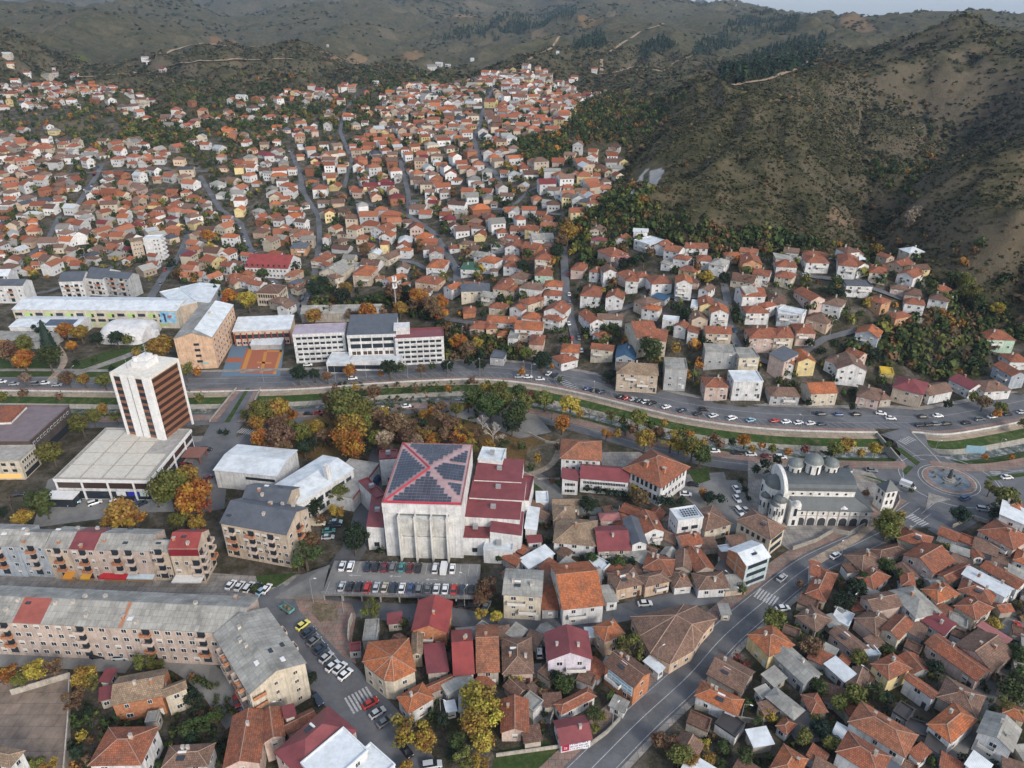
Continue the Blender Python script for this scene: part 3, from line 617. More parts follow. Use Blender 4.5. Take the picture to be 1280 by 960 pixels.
# ================= BUILDERS =================
RC = dict(rust=(.30,.105,.06), orange=(.42,.14,.06), terracotta=(.35,.14,.08), brown=(.15,.085,.065), old=(.205,.13,.10), tan=(.30,.225,.155), burgundy=(.185,.045,.05), red=(.25,.045,.04), pinkred=(.33,.13,.12), grey=(.30,.295,.275), slate=(.085,.095,.115), white=(.58,.62,.65), green=(.035,.10,.06), blue=(.03,.09,.17), mauve=(.17,.13,.135), dark=(.05,.045,.045), yellow=(.6,.42,.05), lilac=(.36,.31,.36))
RN = dict(rust='rust-red', orange='bright orange', terracotta='terracotta', brown='dark brown', old='weathered brown', tan='sandy tan', burgundy='burgundy', red='red', pinkred='faded pink', grey='grey', slate='slate-grey', white='white metal', green='green', blue='blue', mauve='mauve', dark='black', yellow='yellow', lilac='lilac')
WC = dict(white=(.66,.665,.67), cream=(.58,.52,.42), pink=(.56,.44,.39), beige=(.52,.43,.34), yellow=(.68,.56,.30), orange=(.50,.29,.17), blue=(.38,.42,.47), grey=(.40,.41,.42), peach=(.58,.44,.33), mint=(.46,.62,.50), brick=(.34,.15,.09), dark=(.09,.075,.07), old=(.42,.38,.33), teal=(.2,.42,.45), apricot=(.66,.45,.31), lilac=(.62,.58,.66), flatpink=(.50,.41,.36))
METAL = {'burgundy','red','white','green','blue','mauve','slate','pinkred','lilac','dark','yellow'}
def roofmat(c): return 'roof_metal' if c in METAL else ('roof_sheet' if c == 'grey' else 'roof_tiles')
UM = {}
def unit_window(kind):
    if kind in UM: return UM[kind]
    mb = MB(); fr = {'w': 'frame_white', 'b': 'frame_brown', 'd': 'dark_metal', 's': 'frame_white', 'p': 'frame_white', 'g': 'grey_metal'}[kind]
    mb.box(-.5, .5, -1, .2, -.5, .5, 0)
    if kind == 's': mb.box(-.42, .42, -1.2, -1.0, -.1, .42, 2); mb.box(-.42, .42, -1.2, -1.0, -.42, -.12, 1)
    elif kind in 'gd': mb.box(-.48, .48, -1.2, -1.0, -.45, .45, 1)
    else: mb.box(-.43, -.03, -1.2, -1.0, -.42, .42, 1); mb.box(.03, .43, -1.2, -1.0, -.42, .42, 1)
    UM[kind] = mb.mesh('window', [fr, 'glass_warm' if kind == 'p' else 'glass', 'shutter']); return UM[kind]
class Blk:
    """rectangular building body in its own frame; walls, roof and openings hang on root"""
    def __init__(s, root, W, D, ox=0, oy=0, rot=0): s.root, s.W, s.D, s.ox, s.oy, s.rot = root, W, D, ox, oy, rot
    def loc(s, x, y, z): c, n_ = math.cos(s.rot), math.sin(s.rot); return (s.ox + x * c - y * n_, s.oy + x * n_ + y * c, z)
    def side(s, k, u, out=0.0):
        W, D = s.W / 2, s.D / 2
        return [(u, -D - out, 0), (W + out, u, R(90)), (-u, D + out, R(180)), (-W - out, -u, R(-90))][k]
    def length(s, k): return s.W if k % 2 == 0 else s.D
    def put(s, name, me, k, u, z, w, h, dep=.07, parent=None, out=0.0, color=None):
        x, y, r = s.side(k, u, out); return link(name, me, parent or s.root, s.loc(x, y, z), s.rot + r, (w, dep, h), color)
    def window(s, k, u, z, w=1.3, h=1.35, kind='w', name='window'): return s.put(name, unit_window(kind), k, u, z, w, h)
    def part(s, name, mb, mats, color=None): return mk(name, mb, mats, s.root, color, s.loc(0, 0, 0), s.rot)
    def balcony(s, k, u, z, w=3.2, dep=1.3, color=(.6, .58, .55), rail='painted', h=.95, name='balcony'):
        mb = MB(); mb.box(-w / 2, w / 2, -dep, -.003, -.16, 0); mb.box(-w / 2, w / 2, -dep, -dep + .08, 0, h, 1); mb.box(-w / 2, -w / 2 + .08, -dep + .08, -.003, 0, h, 1); mb.box(w / 2 - .08, w / 2, -dep + .08, -.003, 0, h, 1)
        x, y, r = s.side(k, u); return mk(name, mb, ['plaster', rail], s.root, color, s.loc(x, y, z), s.rot + r)
def roof_build(blk, e, rt, rc, ridge=None, rise=None, ov=.45, wall=None, th=.16, ridgecap=True, m=None):
    """adds the roof; returns the wall top profile function for gable ends"""
    W, D = blk.W, blk.D; mat_ = m or roofmat(rc); col = RC[rc] if isinstance(rc, str) else rc
    ridge = ridge or ('x' if W >= D else 'y'); span = D if ridge == 'x' else W; rise = span * .24 if rise is None else rise
    mb = MB(); cap = MB(); x0, x1, y0, y1 = -W / 2 - ov, W / 2 + ov, -D / 2 - ov, D / 2 + ov; k = rise / (span / 2)
    ze = e - k * ov + .03; zr = e + rise + .03
    def slab(q):
        a = [Vector(p) for p in q]; up = (a[1] - a[0]).cross(a[2] - a[0])
        if up.z < 0: a = a[::-1]
        mb.poly([tuple(p + Vector((0, 0, th))) for p in a]); mb.poly([tuple(p) for p in a[::-1]])
        for i in range(len(a)):
            p, q2 = a[i], a[(i + 1) % len(a)]; mb.poly([tuple(p), tuple(q2), tuple(q2 + Vector((0, 0, th))), tuple(p + Vector((0, 0, th)))])
    if rt == 'g':
        if ridge == 'x':
            slab([(x0, y0, ze), (x1, y0, ze), (x1, 0, zr), (x0, 0, zr)]); slab([(x1, y1, ze), (x0, y1, ze), (x0, 0, zr), (x1, 0, zr)])
            if ridgecap: cap.bar((x0, 0, zr + th), (x1, 0, zr + th), .1)
        else:
            slab([(x1, y0, ze), (x1, y1, ze), (0, y1, zr), (0, y0, zr)]); slab([(x0, y1, ze), (x0, y0, ze), (0, y0, zr), (0, y1, zr)])
            if ridgecap: cap.bar((0, y0, zr + th), (0, y1, zr + th), .14)
    elif rt == 'h':
        L = (W - D) / 2 if ridge == 'x' else (D - W) / 2; L = max(L, 0)
        r0, r1 = ((-L, 0, zr), (L, 0, zr)) if ridge == 'x' else ((0, -L, zr), (0, L, zr))
        zb = ze
        c = [(x0, y0, zb), (x1, y0, zb), (x1, y1, zb), (x0, y1, zb)]; cu = [(p[0], p[1], zb + .1) for p in c]
        mb.poly(c[::-1])
        for i in range(4): mb.poly([c[i], c[(i + 1) % 4], cu[(i + 1) % 4], cu[i]])
        if ridge == 'x': fs = [(cu[0], cu[1], r1, r0), (cu[1], cu[2], r1), (cu[2], cu[3], r0, r1), (cu[3], cu[0], r0)]; prs = [(0, r0), (1, r1), (2, r1), (3, r0)]
        else: fs = [(cu[0], cu[1], r0), (cu[1], cu[2], r1, r0), (cu[2], cu[3], r1), (cu[3], cu[0], r0, r1)]; prs = [(0, r0), (1, r0), (2, r1), (3, r1)]
        for f in fs: mb.poly(list(f))
        if ridgecap:
            for i, r_ in prs: cap.bar(cu[i], r_, .1)
            if L > .05: cap.bar(r0, r1, .14)
    elif rt == 's':
        rise = max(.5, span * .1) if rise is None else min(rise, span * .16)
        if ridge == 'x': slab([(x0, y0, e + .03), (x1, y0, e + .03), (x1, y1, e + rise), (x0, y1, e + rise)])
        else: slab([(x0, y0, e + rise), (x1, y0, e + .03), (x1, y1, e + .03), (x0, y1, e + rise)])
    elif rt == 'f':
        t = .28; a, b = W / 2 + .1, D / 2 + .1
        mb.box(-a, a, -b, -b + t, e, e + .55); mb.box(-a, a, b - t, b, e, e + .55); mb.box(-a, -a + t, -b + t, b - t, e, e + .55); mb.box(a - t, a, -b + t, b - t, e, e + .55)
        mb.box(-a + t, a - t, -b + t, b - t, e, e + .12)
    ro = blk.part('roof', mb, mat_, col)
    if ridgecap and cap.f and mat_ == 'roof_tiles':
        mk('ridge_tiles', cap, 'painted', ro, (.29, .195, .145))
    return rise, ridge, ro
def wall_build(blk, e, wc, rt='h', ridge=None, rise=0, base=-3.0, m=None, name='wall'):
    W, D = blk.W / 2, blk.D / 2; mb = MB(); mb.box(-W, W, -D, D, base, e)
    if rt == 'g':
        if ridge == 'x':
            for x in (-W, W): mb.poly([(x, -D, e), (x, D, e), (x, 0, e + rise)] if x > 0 else [(x, D, e), (x, -D, e), (x, 0, e + rise)])
        else:
            for y in (-D, D): mb.poly([(W, y, e), (-W, y, e), (0, y, e + rise)] if y > 0 else [(-W, y, e), (W, y, e), (0, y, e + rise)])
    if rt == 's':
        x0, x1 = (e + rise, e) if ridge == 'y' else (None, None)
        if ridge == 'x':
            for x in (-W, W): mb.poly([(x, -D, e), (x, D, e), (x, D, e + rise * .93)])
            mb.poly([(W, D, e), (-W, D, e), (-W, D, e + rise * .93), (W, D, e + rise * .93)])
        else:
            for y in (-D, D): mb.poly([(-W, y, e), (W, y, e), (-W, y, e + rise * .93)])
            mb.poly([(-W, -D, e), (-W, D, e), (-W, D, e + rise * .93), (-W, -D, e + rise * .93)])
    return blk.part(name, mb, m or ('brick' if wc == 'brick' else 'plaster'), WC[wc] if isinstance(wc, str) else wc)
def rect_from_px(A, B, C, e, ov=.4, zfix=None):
    z0 = 0.0 if zfix is not None else ground((A[0] + C[0]) / 2, (A[1] + C[1]) / 2, e)[2]
    for _ in range(1):
        a, b, c = (Vector(atz(*p, z0 + e)) for p in (A, B, C)); u = (b - a); W = u.length; u.normalize(); v = Vector((-u.y, u.x)); D = (c - b).dot(v)
        if D < 0: v = -v; D = -D
        cen = a + u * W / 2 + v * D / 2
        if zfix is not None: z0 = zfix
    if v.dot(Vector((-u.y, u.x))) < 0: pass
    return cen, W - 2 * ov, D - 2 * ov, math.atan2(u.y, u.x), z0
CAMV = Vector((0, 0, CAMZ))
def facing(rz, k, cen):
    n_ = [Vector((math.sin(rz), -math.cos(rz))), Vector((math.cos(rz), math.sin(rz))), Vector((-math.sin(rz), math.cos(rz))), Vector((-math.cos(rz), -math.sin(rz)))][k]
    return n_.dot(-Vector((cen[0], cen[1])).normalized())
CHM = {}
def chimney(blk, x, y, z, h=1.4, w=.7, kind=0):
    if kind not in CHM:
        mb = MB(); mb.box(-.5, .5, -.5, .5, -1, 1); mb.box(-.62, .62, -.62, .62, 1, 1.12, 1); CHM[kind] = mb.mesh('chimney', ['brick' if kind else 'plaster', 'concrete'])
    return link('chimney', CHM[kind], blk.root, blk.loc(x, y, z), blk.rot, (w, w, h), (.55, .5, .44))
HOUSES = []
NM = {1: 'one-storey', 2: 'two-storey', 3: 'three-storey', 4: 'four-storey', 5: 'five-storey', 6: 'six-storey'}
SH = dict(h='hipped', g='gabled', f='flat', s='sloping')
def auto_windows(b, cen, rz, e, st, rr_, det, kinds='wwws', only=None, cap=14, sp=3.4, wh=(1.25, 1.3)):
    n_ = 0; fh = e / st; order = sorted(range(4), key=lambda k: -facing(rz + b.rot, k, cen))
    for k in order:
        if (only is not None and k not in only) or facing(rz + b.rot, k, cen) < -.15: continue
        L = b.length(k); m_ = max(1, int((L - 1) / sp))
        for f in range(st - 1, -1, -1):
            for j in range(m_):
                if n_ >= cap: return
                if rr_.random() < .12 and det: continue
                u = (j + .5 - m_ / 2) * (L - .6) / m_; z = f * fh + fh * .56
                w = wh[0] * rr_.choice((1, 1, 1.25, .8)); b.window(k, u, z, w, wh[1] * (1 if det else 1.1), rr_.choice(kinds)); n_ += 1
def house(A, B, C, e, rt='h', rc='rust', wc='white', ridge=None, st=None, name='house', cat='house', label=None, look=None, det=2, rise=None, win=True, bal=None, group=None, seed=None, cap=None, base=None, m=None, wm=None, ov=.4, zfix=None, chim=True, kinds=None):
    cen, W, D, rz, z0 = rect_from_px(A, B, C, e, ov, zfix); W, D = max(W, 2.0), max(D, 2.0)
    return house_at(cen, W, D, rz, z0, e, rt, rc, wc, ridge, st, name, cat, label, look, det, rise, win, bal, group, seed, cap, base, m, wm, ov, chim, kinds)
def house_at(cen, W, D, rz, z0, e, rt, rc, wc, ridge=None, st=None, name='house', cat='house', label=None, look=None, det=2, rise=None, win=True, bal=None, group=None, seed=None, cap=None, base=None, m=None, wm=None, ov=.4, chim=True, kinds=None):
    rr_ = random.Random(seed if seed is not None else int(abs(cen[0] * 13 + cen[1] * 7) * 10))
    st = st or max(1, round(e / 2.9))
    look = look or f"{ {'brick':'brick','old':'shabby'}.get(wc, wc) if isinstance(wc,str) else 'pale'} {NM.get(st,'tall')} {name.replace('_',' ')} with {RN.get(rc,'grey')} {SH[rt]} roof"
    root = thing(name, (cen[0], cen[1], z0), rz, cat, look, label, group); b = Blk(root, W, D)
    rise_, ridge, ro = roof_build(b, e, rt, rc, ridge, rise, ov, ridgecap=(det >= 2), m=m)
    wall_build(b, e, wc, rt, ridge, rise_, -.3 if z0 < .01 else -5.0, wm)
    if win: auto_windows(b, cen, rz, e, st, rr_, det, kinds or 'wwws', cap=cap or (12 if det >= 2 else 5))
    if det >= 2 and win:
        k = max(range(4), key=lambda q: facing(rz, q, cen)); mb = MB(); mb.box(-.5, .5, -.06, .05, 0, 2.05); x, y, r = b.side(k, b.length(k) * .5 - 1.1)
        if b.length(k) > 5: mk('door', mb, rr_.choice(['frame_brown', 'dark_metal', 'frame_white']), root, None, b.loc(x, y, 0), r)
    if chim and rt in 'gh' and min(W, D) > 4.5:
        for _ in range(1 if det < 2 else rr_.choice((1, 1, 2))):
            x, y = rr_.uniform(-.3, .3) * W, rr_.uniform(.05, .22) * D * rr_.choice((-1, 1)); sp_ = (D if ridge == 'x' else W) / 2; t = abs(y if ridge == 'x' else x) / sp_
            chimney(b, x, y, e + rise_ * (1 - t) + .3, .9, .6, rr_.choice((0, 0, 1)))
    if (bal if bal is not None else (det >= 1 and st >= 2 and rr_.random() < .45)) and win:
        k = max(range(4), key=lambda q: facing(rz, q, cen)); L = b.length(k)
        if L > 6:
            for f in range(1, st):
                if f > 3: break
                b.balcony(k, rr_.choice((-1, 1)) * L * .15, f * e / st, min(L * .5, 5), 1.2)
    if rr_.random() < .18 and det >= 2 and rt in 'gh' and W > 7:     # solar water heater with its tank
        mb = MB(); z = e + rise_ * .55; mb.box(-.9, .9, -.8, .8, .25, .33, 0); mb.cyl(0, 0, 0, .01, .01, .01, 4, 1); mb.box(-.9, .9, .8, 1.25, .3, .72, 1)
        mk('solar_water_heater', mb, ['glass', 'frame_white'], root, None, b.loc(rr_.uniform(-.2, .2) * W, -D * .2 if ridge == 'x' else 0, z), 0)
    HOUSES.append((root, Vector((cen[0], cen[1])), max(W, D) / 2, W, D, rz)); root['_b'] = 0; del root['_b']
    return root, b
def solar(blk, x0, x1, y0, y1, zf, nx, ny, gap=.12, name='solar_panels'):
    mb = MB(); dx, dy = (x1 - x0) / nx, (y1 - y0) / ny
    for i in range(nx):
        for j in range(ny):
            a, b, c, d_ = x0 + i * dx + gap, x0 + (i + 1) * dx - gap, y0 + j * dy + gap, y0 + (j + 1) * dy - gap
            q = [(a, c), (b, c), (b, d_), (a, d_)]; mb.poly([(p[0], p[1], zf(*p)) for p in q], 0)
    return blk.part(name, mb, ['solar'])
mat('solar', lambda t, p: t.links.new(mix(t, ramp(t, noise(t, .3, 3, .5, vec=worldpos(t)), [(.4, .2), (.6, .8)]), (.018, .03, .05), (.04, .06, .09)), p.inputs['Base Color']), .25, .6)
def polyhouse(eave, e, ridge, rc, wc, name, cat, look, label=None, rise=3.0, det=2, wn=None):
    P = [Vector(atz(x, y, e)) for x, y in eave]; Q = [Vector(atz(x, y, e + rise)) for x, y in ridge]
    if sum(a.x * b.y - a.y * b.x for a, b in zip(P, P[1:] + P[:1])) < 0: P = P[::-1]
    c = sum(P, Vector((0, 0))) / len(P); root = thing(name, (c.x, c.y, 0), 0, cat, look, label); P = [p - c for p in P]; Q = [q - c for q in Q]
    mb = MB(); n_ = len(P); near = [min(range(len(Q)), key=lambda i: (Q[i] - p).length) for p in P]; cap = MB()
    for i in range(n_):
        j = (i + 1) % n_; a, b = P[i], P[j]; qa, qb = Q[near[i]], Q[near[j]]
        mb.poly([(a.x, a.y, e - .1), (b.x, b.y, e - .1), (b.x, b.y, e + .08), (a.x, a.y, e + .08)])
        f = [(a.x, a.y, e + .08), (b.x, b.y, e + .08), (qb.x, qb.y, e + rise)]
        if near[i] != near[j]: f.append((qa.x, qa.y, e + rise)); cap.bar((qa.x, qa.y, e + rise), (qb.x, qb.y, e + rise), .15)
        mb.poly(f); cap.bar((a.x, a.y, e + .1), (qa.x, qa.y, e + rise), .13)
    mb.poly([(p.x, p.y, e - .1) for p in P[::-1]])
    ro = mk('roof', mb, roofmat(rc), root, RC[rc]); mk('ridge_tiles', cap, 'painted', ro, (.29, .195, .145))
    S = [p * (1 - .45 / max(p.length, 1)) for p in P]; mb = MB(); mb.prism([(p.x, p.y) for p in S], -.3, e - .05); mk('wall', mb, 'plaster' if wc != 'brick' else 'brick', root, WC[wc])
    for i in range(n_):
        a, b = S[i], S[(i + 1) % n_]; u = b - a; nr = Vector((u.y, -u.x)).normalized(); L = u.length
        if nr.dot(-c.normalized()) < 0 or L < 3: continue
        for f in range(max(1, round(e / 3))):
            for j in range(int(L / 3)):
                p = a + u * ((j + .5) / int(L / 3)); link('window', unit_window('w'), root, (p.x, p.y, 1.7 + f * 3), math.atan2(u.y, u.x), (1.2, .07, 1.3))
    HOUSES.append((root, c, max(p.length for p in P), 2 * max(abs(p.x) for p in P), 2 * max(abs(p.y) for p in P), 0)); return root
def tile(ox, oy, s, text, **kw):
    for ln in text.strip().split('\n'):
        w = ln.split()
        if len(w) < 9: continue
        v = [float(q) for q in w[:6]]; P = [(ox + v[i] / s, oy + v[i + 1] / s) for i in (0, 2, 4)]
        k2 = dict(kw); es = k2.pop('es', 1)
        for q in w[10:]:
            a, b = q.split('='); k2[a] = float(b) if b.replace('.', '').isdigit() and a in ('rise',) else (int(b) if b.isdigit() else b)
        if k2.get('name') and 'cat' not in k2: k2['cat'] = k2['name'].replace('_', ' ')
        house(*P, float(w[6]) * es, w[7], w[8], w[9], **k2)
# ================= HOUSES, surveyed one by one =================
tile(960, 600, 4, """
183 568 290 612 425 497 3.5 h rust cream
205 478 265 492 335 432 4 s rust white
375 375 470 455 572 400 3 h old old
505 345 560 395 690 345 3 h brown old
645 290 800 350 885 305 3.5 h rust cream
670 372 830 472 932 400 4.5 g rust pink
840 472 905 517 1000 432 4 g rust cream ridge=y
665 530 745 548 800 478 4 h rust white
760 545 850 615 912 530 4.5 h orange cream
430 492 530 552 632 490 3 h rust white
455 582 528 660 735 688 5 g old pink ridge=y
600 552 740 692 845 635 5 h grey white
745 690 885 780 975 735 3.5 g burgundy white ridge=x
425 690 540 780 620 705 4 h old pink
560 745 655 802 780 750 5 g rust cream
300 762 445 880 510 840 3.5 g old pink
258 682 305 742 360 725 2.5 s grey old name=shed
130 680 240 760 300 680 3 h old old
925 628 1040 702 1138 640 4.5 h rust cream
945 548 1120 625 1190 575 5 h rust cream
965 470 1190 590 1248 552 6 g white white
1055 435 1250 548 1285 505 5 g rust white
1045 250 1230 350 1290 270 5 h rust pink
1150 185 1290 230 1340 165 6 s white white
1175 150 1290 175 1330 120 6 h orange peach
1000 350 1030 390 1068 365 2.5 g rust white name=shed
1222 400 1300 430 1330 370 3.5 h orange white
862 590 905 610 930 580 2.4 g yellow yellow name=kiosk
470 800 530 850 590 820 3 s old old name=shed
330 640 370 668 400 645 2.4 s grey old name=shed
600 250 640 275 700 262 2.4 s white grey name=shed
""")
tile(960, 720, 4, """
780 335 1045 528 1118 472 4 g rust pink
925 345 1120 480 1222 382 4 g old pink
1040 250 1195 345 1222 322 3.2 s pinkred pink
-108 292 5 405 145 352 5 h orange yellow
20 395 180 545 262 482 4 g grey grey
-20 600 130 722 215 690 4 h grey old
160 590 215 690 290 655 3.5 h rust old
35 748 95 795 150 742 3 h rust white
0 965 130 1050 295 970 4 h orange cream
275 440 382 535 437 495 3 s white white name=shed
385 545 480 590 600 530 3 g old old
510 438 605 522 722 462 5.5 h rust yellow
675 510 825 617 868 590 5 g rust white
840 605 1045 715 1130 620 4 h old old
790 740 915 838 1050 715 5 h orange white
395 728 690 912 785 812 6 h terracotta white
335 878 560 1020 725 965 6 h rust white
1040 780 1225 885 1330 800 6 g grey white
1170 685 1290 735 1340 690 4 h orange cream
975 950 1080 1020 1150 960 4 s white white name=shed
610 680 700 738 762 685 3 f dark grey name=shed
265 368 335 405 375 382 3 s grey grey name=shed
700 890 750 932 812 872 4 s rust white name=shed
345 425 400 455 435 425 2.6 s rust old name=shed
560 960 640 1010 700 975 4 s slate grey name=shed
-40 500 30 560 110 520 2.8 s grey old name=shed
-60 640 -20 700 40 660 3 s old cream name=shed
""")
tile(640, 720, 4, """
455 440 612 562 690 470 6.8 g brown brick ridge=x label=0
175 425 405 418 378 275 7 g burgundy lilac ridge=y
400 252 462 332 572 290 6 h orange peach
-50 492 112 488 90 305 4 h old pink
-60 785 88 785 72 615 3.5 g rust pink
205 640 245 695 428 605 3.5 h rust white
240 850 405 818 378 690 3.2 g burgundy white ridge=x label=1
910 598 1130 702 1190 628 4.2 h orange white
970 490 1150 590 1232 485 3 g old old
1205 570 1250 620 1310 590 3 s grey white name=shed
655 425 735 490 762 462 2.8 s white white name=shed
480 650 560 690 600 640 2.4 s grey white name=shed
60 560 100 600 130 560 2.4 s old old name=shed
""".replace(' label=0', '').replace(' label=1', ''))
tile(640, 600, 4, """
250 650 465 627 398 402 6.5 g orange white ridge=x
-50 575 152 587 155 452 9 g grey cream ridge=x rise=1.2
145 660 240 655 222 528 3 s rust grey name=garage
520 550 662 520 628 432 4.5 h old peach
665 535 797 505 745 450 4.5 h old peach
650 440 800 480 762 380 4 h rust old
810 540 905 530 880 440 3 h old white
920 462 1018 445 970 335 4 g rust old
930 550 1097 540 1050 455 3.5 h old white
810 440 900 455 880 360 4 g old old
965 258 1105 218 1020 120 5 h old cream
850 338 960 318 915 248 4 g rust white
660 270 768 258 745 157 5.5 g rust white ridge=y
598 325 682 320 640 187 6 g slate white ridge=y
428 357 597 352 540 226 4.5 g burgundy old ridge=x
440 203 545 200 560 160 4 h pinkred pink
203 312 422 332 418 200 5 h tan white
205 205 322 205 330 125 5 h tan old
200 125 345 125 340 92 4.5 g tan cream
78 318 155 312 152 278 3 s burgundy white name=shed
30 405 82 448 190 350 3 s white white name=shed
115 118 188 118 185 58 3.2 f white white name=shed
60 250 125 255 135 140 5 s white white name=storehouse
470 620 535 610 520 520 3.2 s grey white name=garage
1080 620 1100 680 1050 700 2.2 s grey old name=shed
""")
tile(320, 720, 4, """
775 395 835 390 800 282 5 g tan beige
775 275 958 283 938 125 6 g red brick ridge=y
855 500 968 480 960 330 4 s burgundy old
985 500 1095 490 1088 262 5 g red white ridge=x
1100 485 1220 480 1225 240 5 g terracotta old ridge=x
700 605 760 690 888 600 4.5 h orange white
870 590 1000 530 970 490 4 g rust old
955 600 1095 525 1065 478 4 s grey grey name=shed
30 840 150 800 110 655 7 g rust pink
155 795 310 715 275 660 6 g rust old
140 722 203 700 175 642 7.5 s burgundy old
460 385 528 378 515 330 2.6 f burgundy grey name=shed
525 335 610 330 600 215 3 f grey old name=shed
655 245 735 235 725 185 3 s burgundy old name=shed
960 690 1000 680 985 620 2.4 s white white name=shed
""")
tile(0, 720, 4, """
550 650 815 600 818 462 6.5 g tan brick ridge=x
817 608 938 560 925 512 7 g tan cream
435 950 705 945 770 750 7 h rust white
800 965 1040 950 1030 835 5 h old grey
1110 965 1300 935 1215 690 7 g rust pink ridge=y
495 535 545 535 592 465 3 s burgundy old name=shed
500 632 552 615 558 545 3 s burgundy old name=shed
-90 930 50 960 145 875 9 h tan white
715 745 790 735 800 670 3.5 f grey old name=shed
""")
tile(960, 280, 4, """
40 212 150 218 140 185 5 h rust white
35 185 130 190 120 160 4.5 s grey old
190 192 312 196 295 165 6 h rust white
350 205 450 215 470 160 7 h rust white
452 215 512 208 495 175 6 g rust white
505 240 600 250 632 225 6 h rust cream
640 250 730 272 802 250 5.5 g rust white
390 310 530 315 530 285 6 f slate white
125 335 215 385 280 370 5.5 g rust pink
270 395 370 415 432 390 6 h old white
480 370 570 400 627 385 6 h rust orange
610 320 730 335 762 320 4 h old pink
680 350 772 362 782 330 5 h brown old
680 395 790 408 822 385 5.5 h rust white
800 370 905 390 956 370 7 h brown white
580 450 640 475 732 460 5.5 h rust orange
45 430 175 458 155 425 7 f white white
185 470 300 500 427 490 5.5 h old peach
-70 560 60 570 40 520 6 h rust pink
62 560 135 565 120 515 6 h rust cream
142 545 245 548 232 500 6 h rust pink
432 545 555 572 570 535 7 g orange blue ridge=y
380 640 460 670 500 650 6 g rust pink
150 690 245 690 235 640 7 g orange yellow
0 660 85 690 60 615 8 s slate pink
88 700 135 705 115 655 7 g orange white
280 680 345 700 365 670 6 h old white
345 725 500 735 440 670 8 g old white
215 850 355 845 340 785 8 g orange cream
10 860 165 865 150 815 6 h old grey
440 860 560 885 545 820 6 h old pink
562 880 625 875 600 820 5 h old old
620 815 780 855 832 800 9 h burgundy beige
810 860 930 835 890 780 6 g old white
900 775 1010 830 1040 790 6 g burgundy white
1000 785 1085 840 1175 800 6 h old white
1120 705 1220 762 1290 750 8 g rust blue
1150 645 1210 690 1285 670 5 h rust white
1095 577 1245 582 1230 532 7 h rust mint
560 748 635 758 625 722 4 f yellow yellow
0 395 60 405 90 375 5 h brown white
-60 400 -10 420 10 380 5 h rust white
""", det=1, es=.76)
tile(720, 260, 4.571, """
325 185 420 215 472 175 6 f white white
430 215 510 230 562 205 6 g rust white
120 240 200 280 255 240 6 h rust pink
200 285 250 300 277 270 5 g pinkred pink
550 285 640 300 677 280 5.5 h rust white
690 300 780 305 790 275 5.5 h rust white
755 320 850 335 880 300 6 h grey white
950 320 1070 325 1082 280 8 g rust orange
70 360 125 370 185 345 6 h rust white
220 370 300 400 352 370 6 h rust pink
280 415 360 420 412 385 7 h rust white
350 400 430 395 440 360 5 h rust white
432 435 555 430 520 385 7 h rust white
570 430 670 435 692 395 10 g orange white
695 465 760 480 787 450 6 g old white
20 500 140 510 130 450 6 h rust white
165 515 270 525 250 480 7 g rust white ridge=y
325 530 400 560 460 520 5 h old beige
370 570 470 590 507 565 6 h orange white
650 570 700 575 702 530 5 f white cream
703 560 800 565 812 520 5 g rust yellow
770 600 880 605 850 560 8 g orange white ridge=y
905 455 970 490 1030 450 8 g grey white
950 505 1090 505 1062 460 8 g rust white
970 600 1112 600 1092 560 6 h rust white
1100 540 1205 550 1172 500 5 h brown white
1150 605 1270 615 1280 575 7 f white blue
490 640 590 650 582 622 6 f white white
555 675 630 690 642 660 6 g rust white
632 710 700 720 707 685 6 s rust white
660 640 760 640 752 600 5 g old beige
740 715 895 720 897 680 7 g rust beige
10 600 80 660 152 640 6 g rust white
120 635 270 640 300 610 5 g old white
90 720 150 745 237 730 5 h rust white
80 802 215 817 227 785 8 g rust cream
222 857 340 867 347 800 6 g blue blue
345 745 520 762 482 692 9 h rust cream
275 655 345 740 430 680 9 g rust cream ridge=y
990 742 1125 745 1100 690 7 h rust pink
1130 742 1245 742 1227 690 7 h rust cream
735 822 925 832 920 785 9 f grey grey
930 860 1055 860 1047 800 9 f grey cream
480 320 540 330 555 300 3 s grey white name=shed
430 510 510 530 520 505 3 s blue grey name=shed
0 345 45 350 50 320 5 h rust white
""", det=1, es=.76)
tile(640, 380, 4, """
1105 390 1262 392 1258 336 8 f white white
965 415 1088 417 1080 365 6 h rust pink
520 345 735 358 735 300 8.5 h tan brown
762 325 882 332 888 275 9.5 f grey grey
""".replace('tan brown', 'tan beige'), det=2)
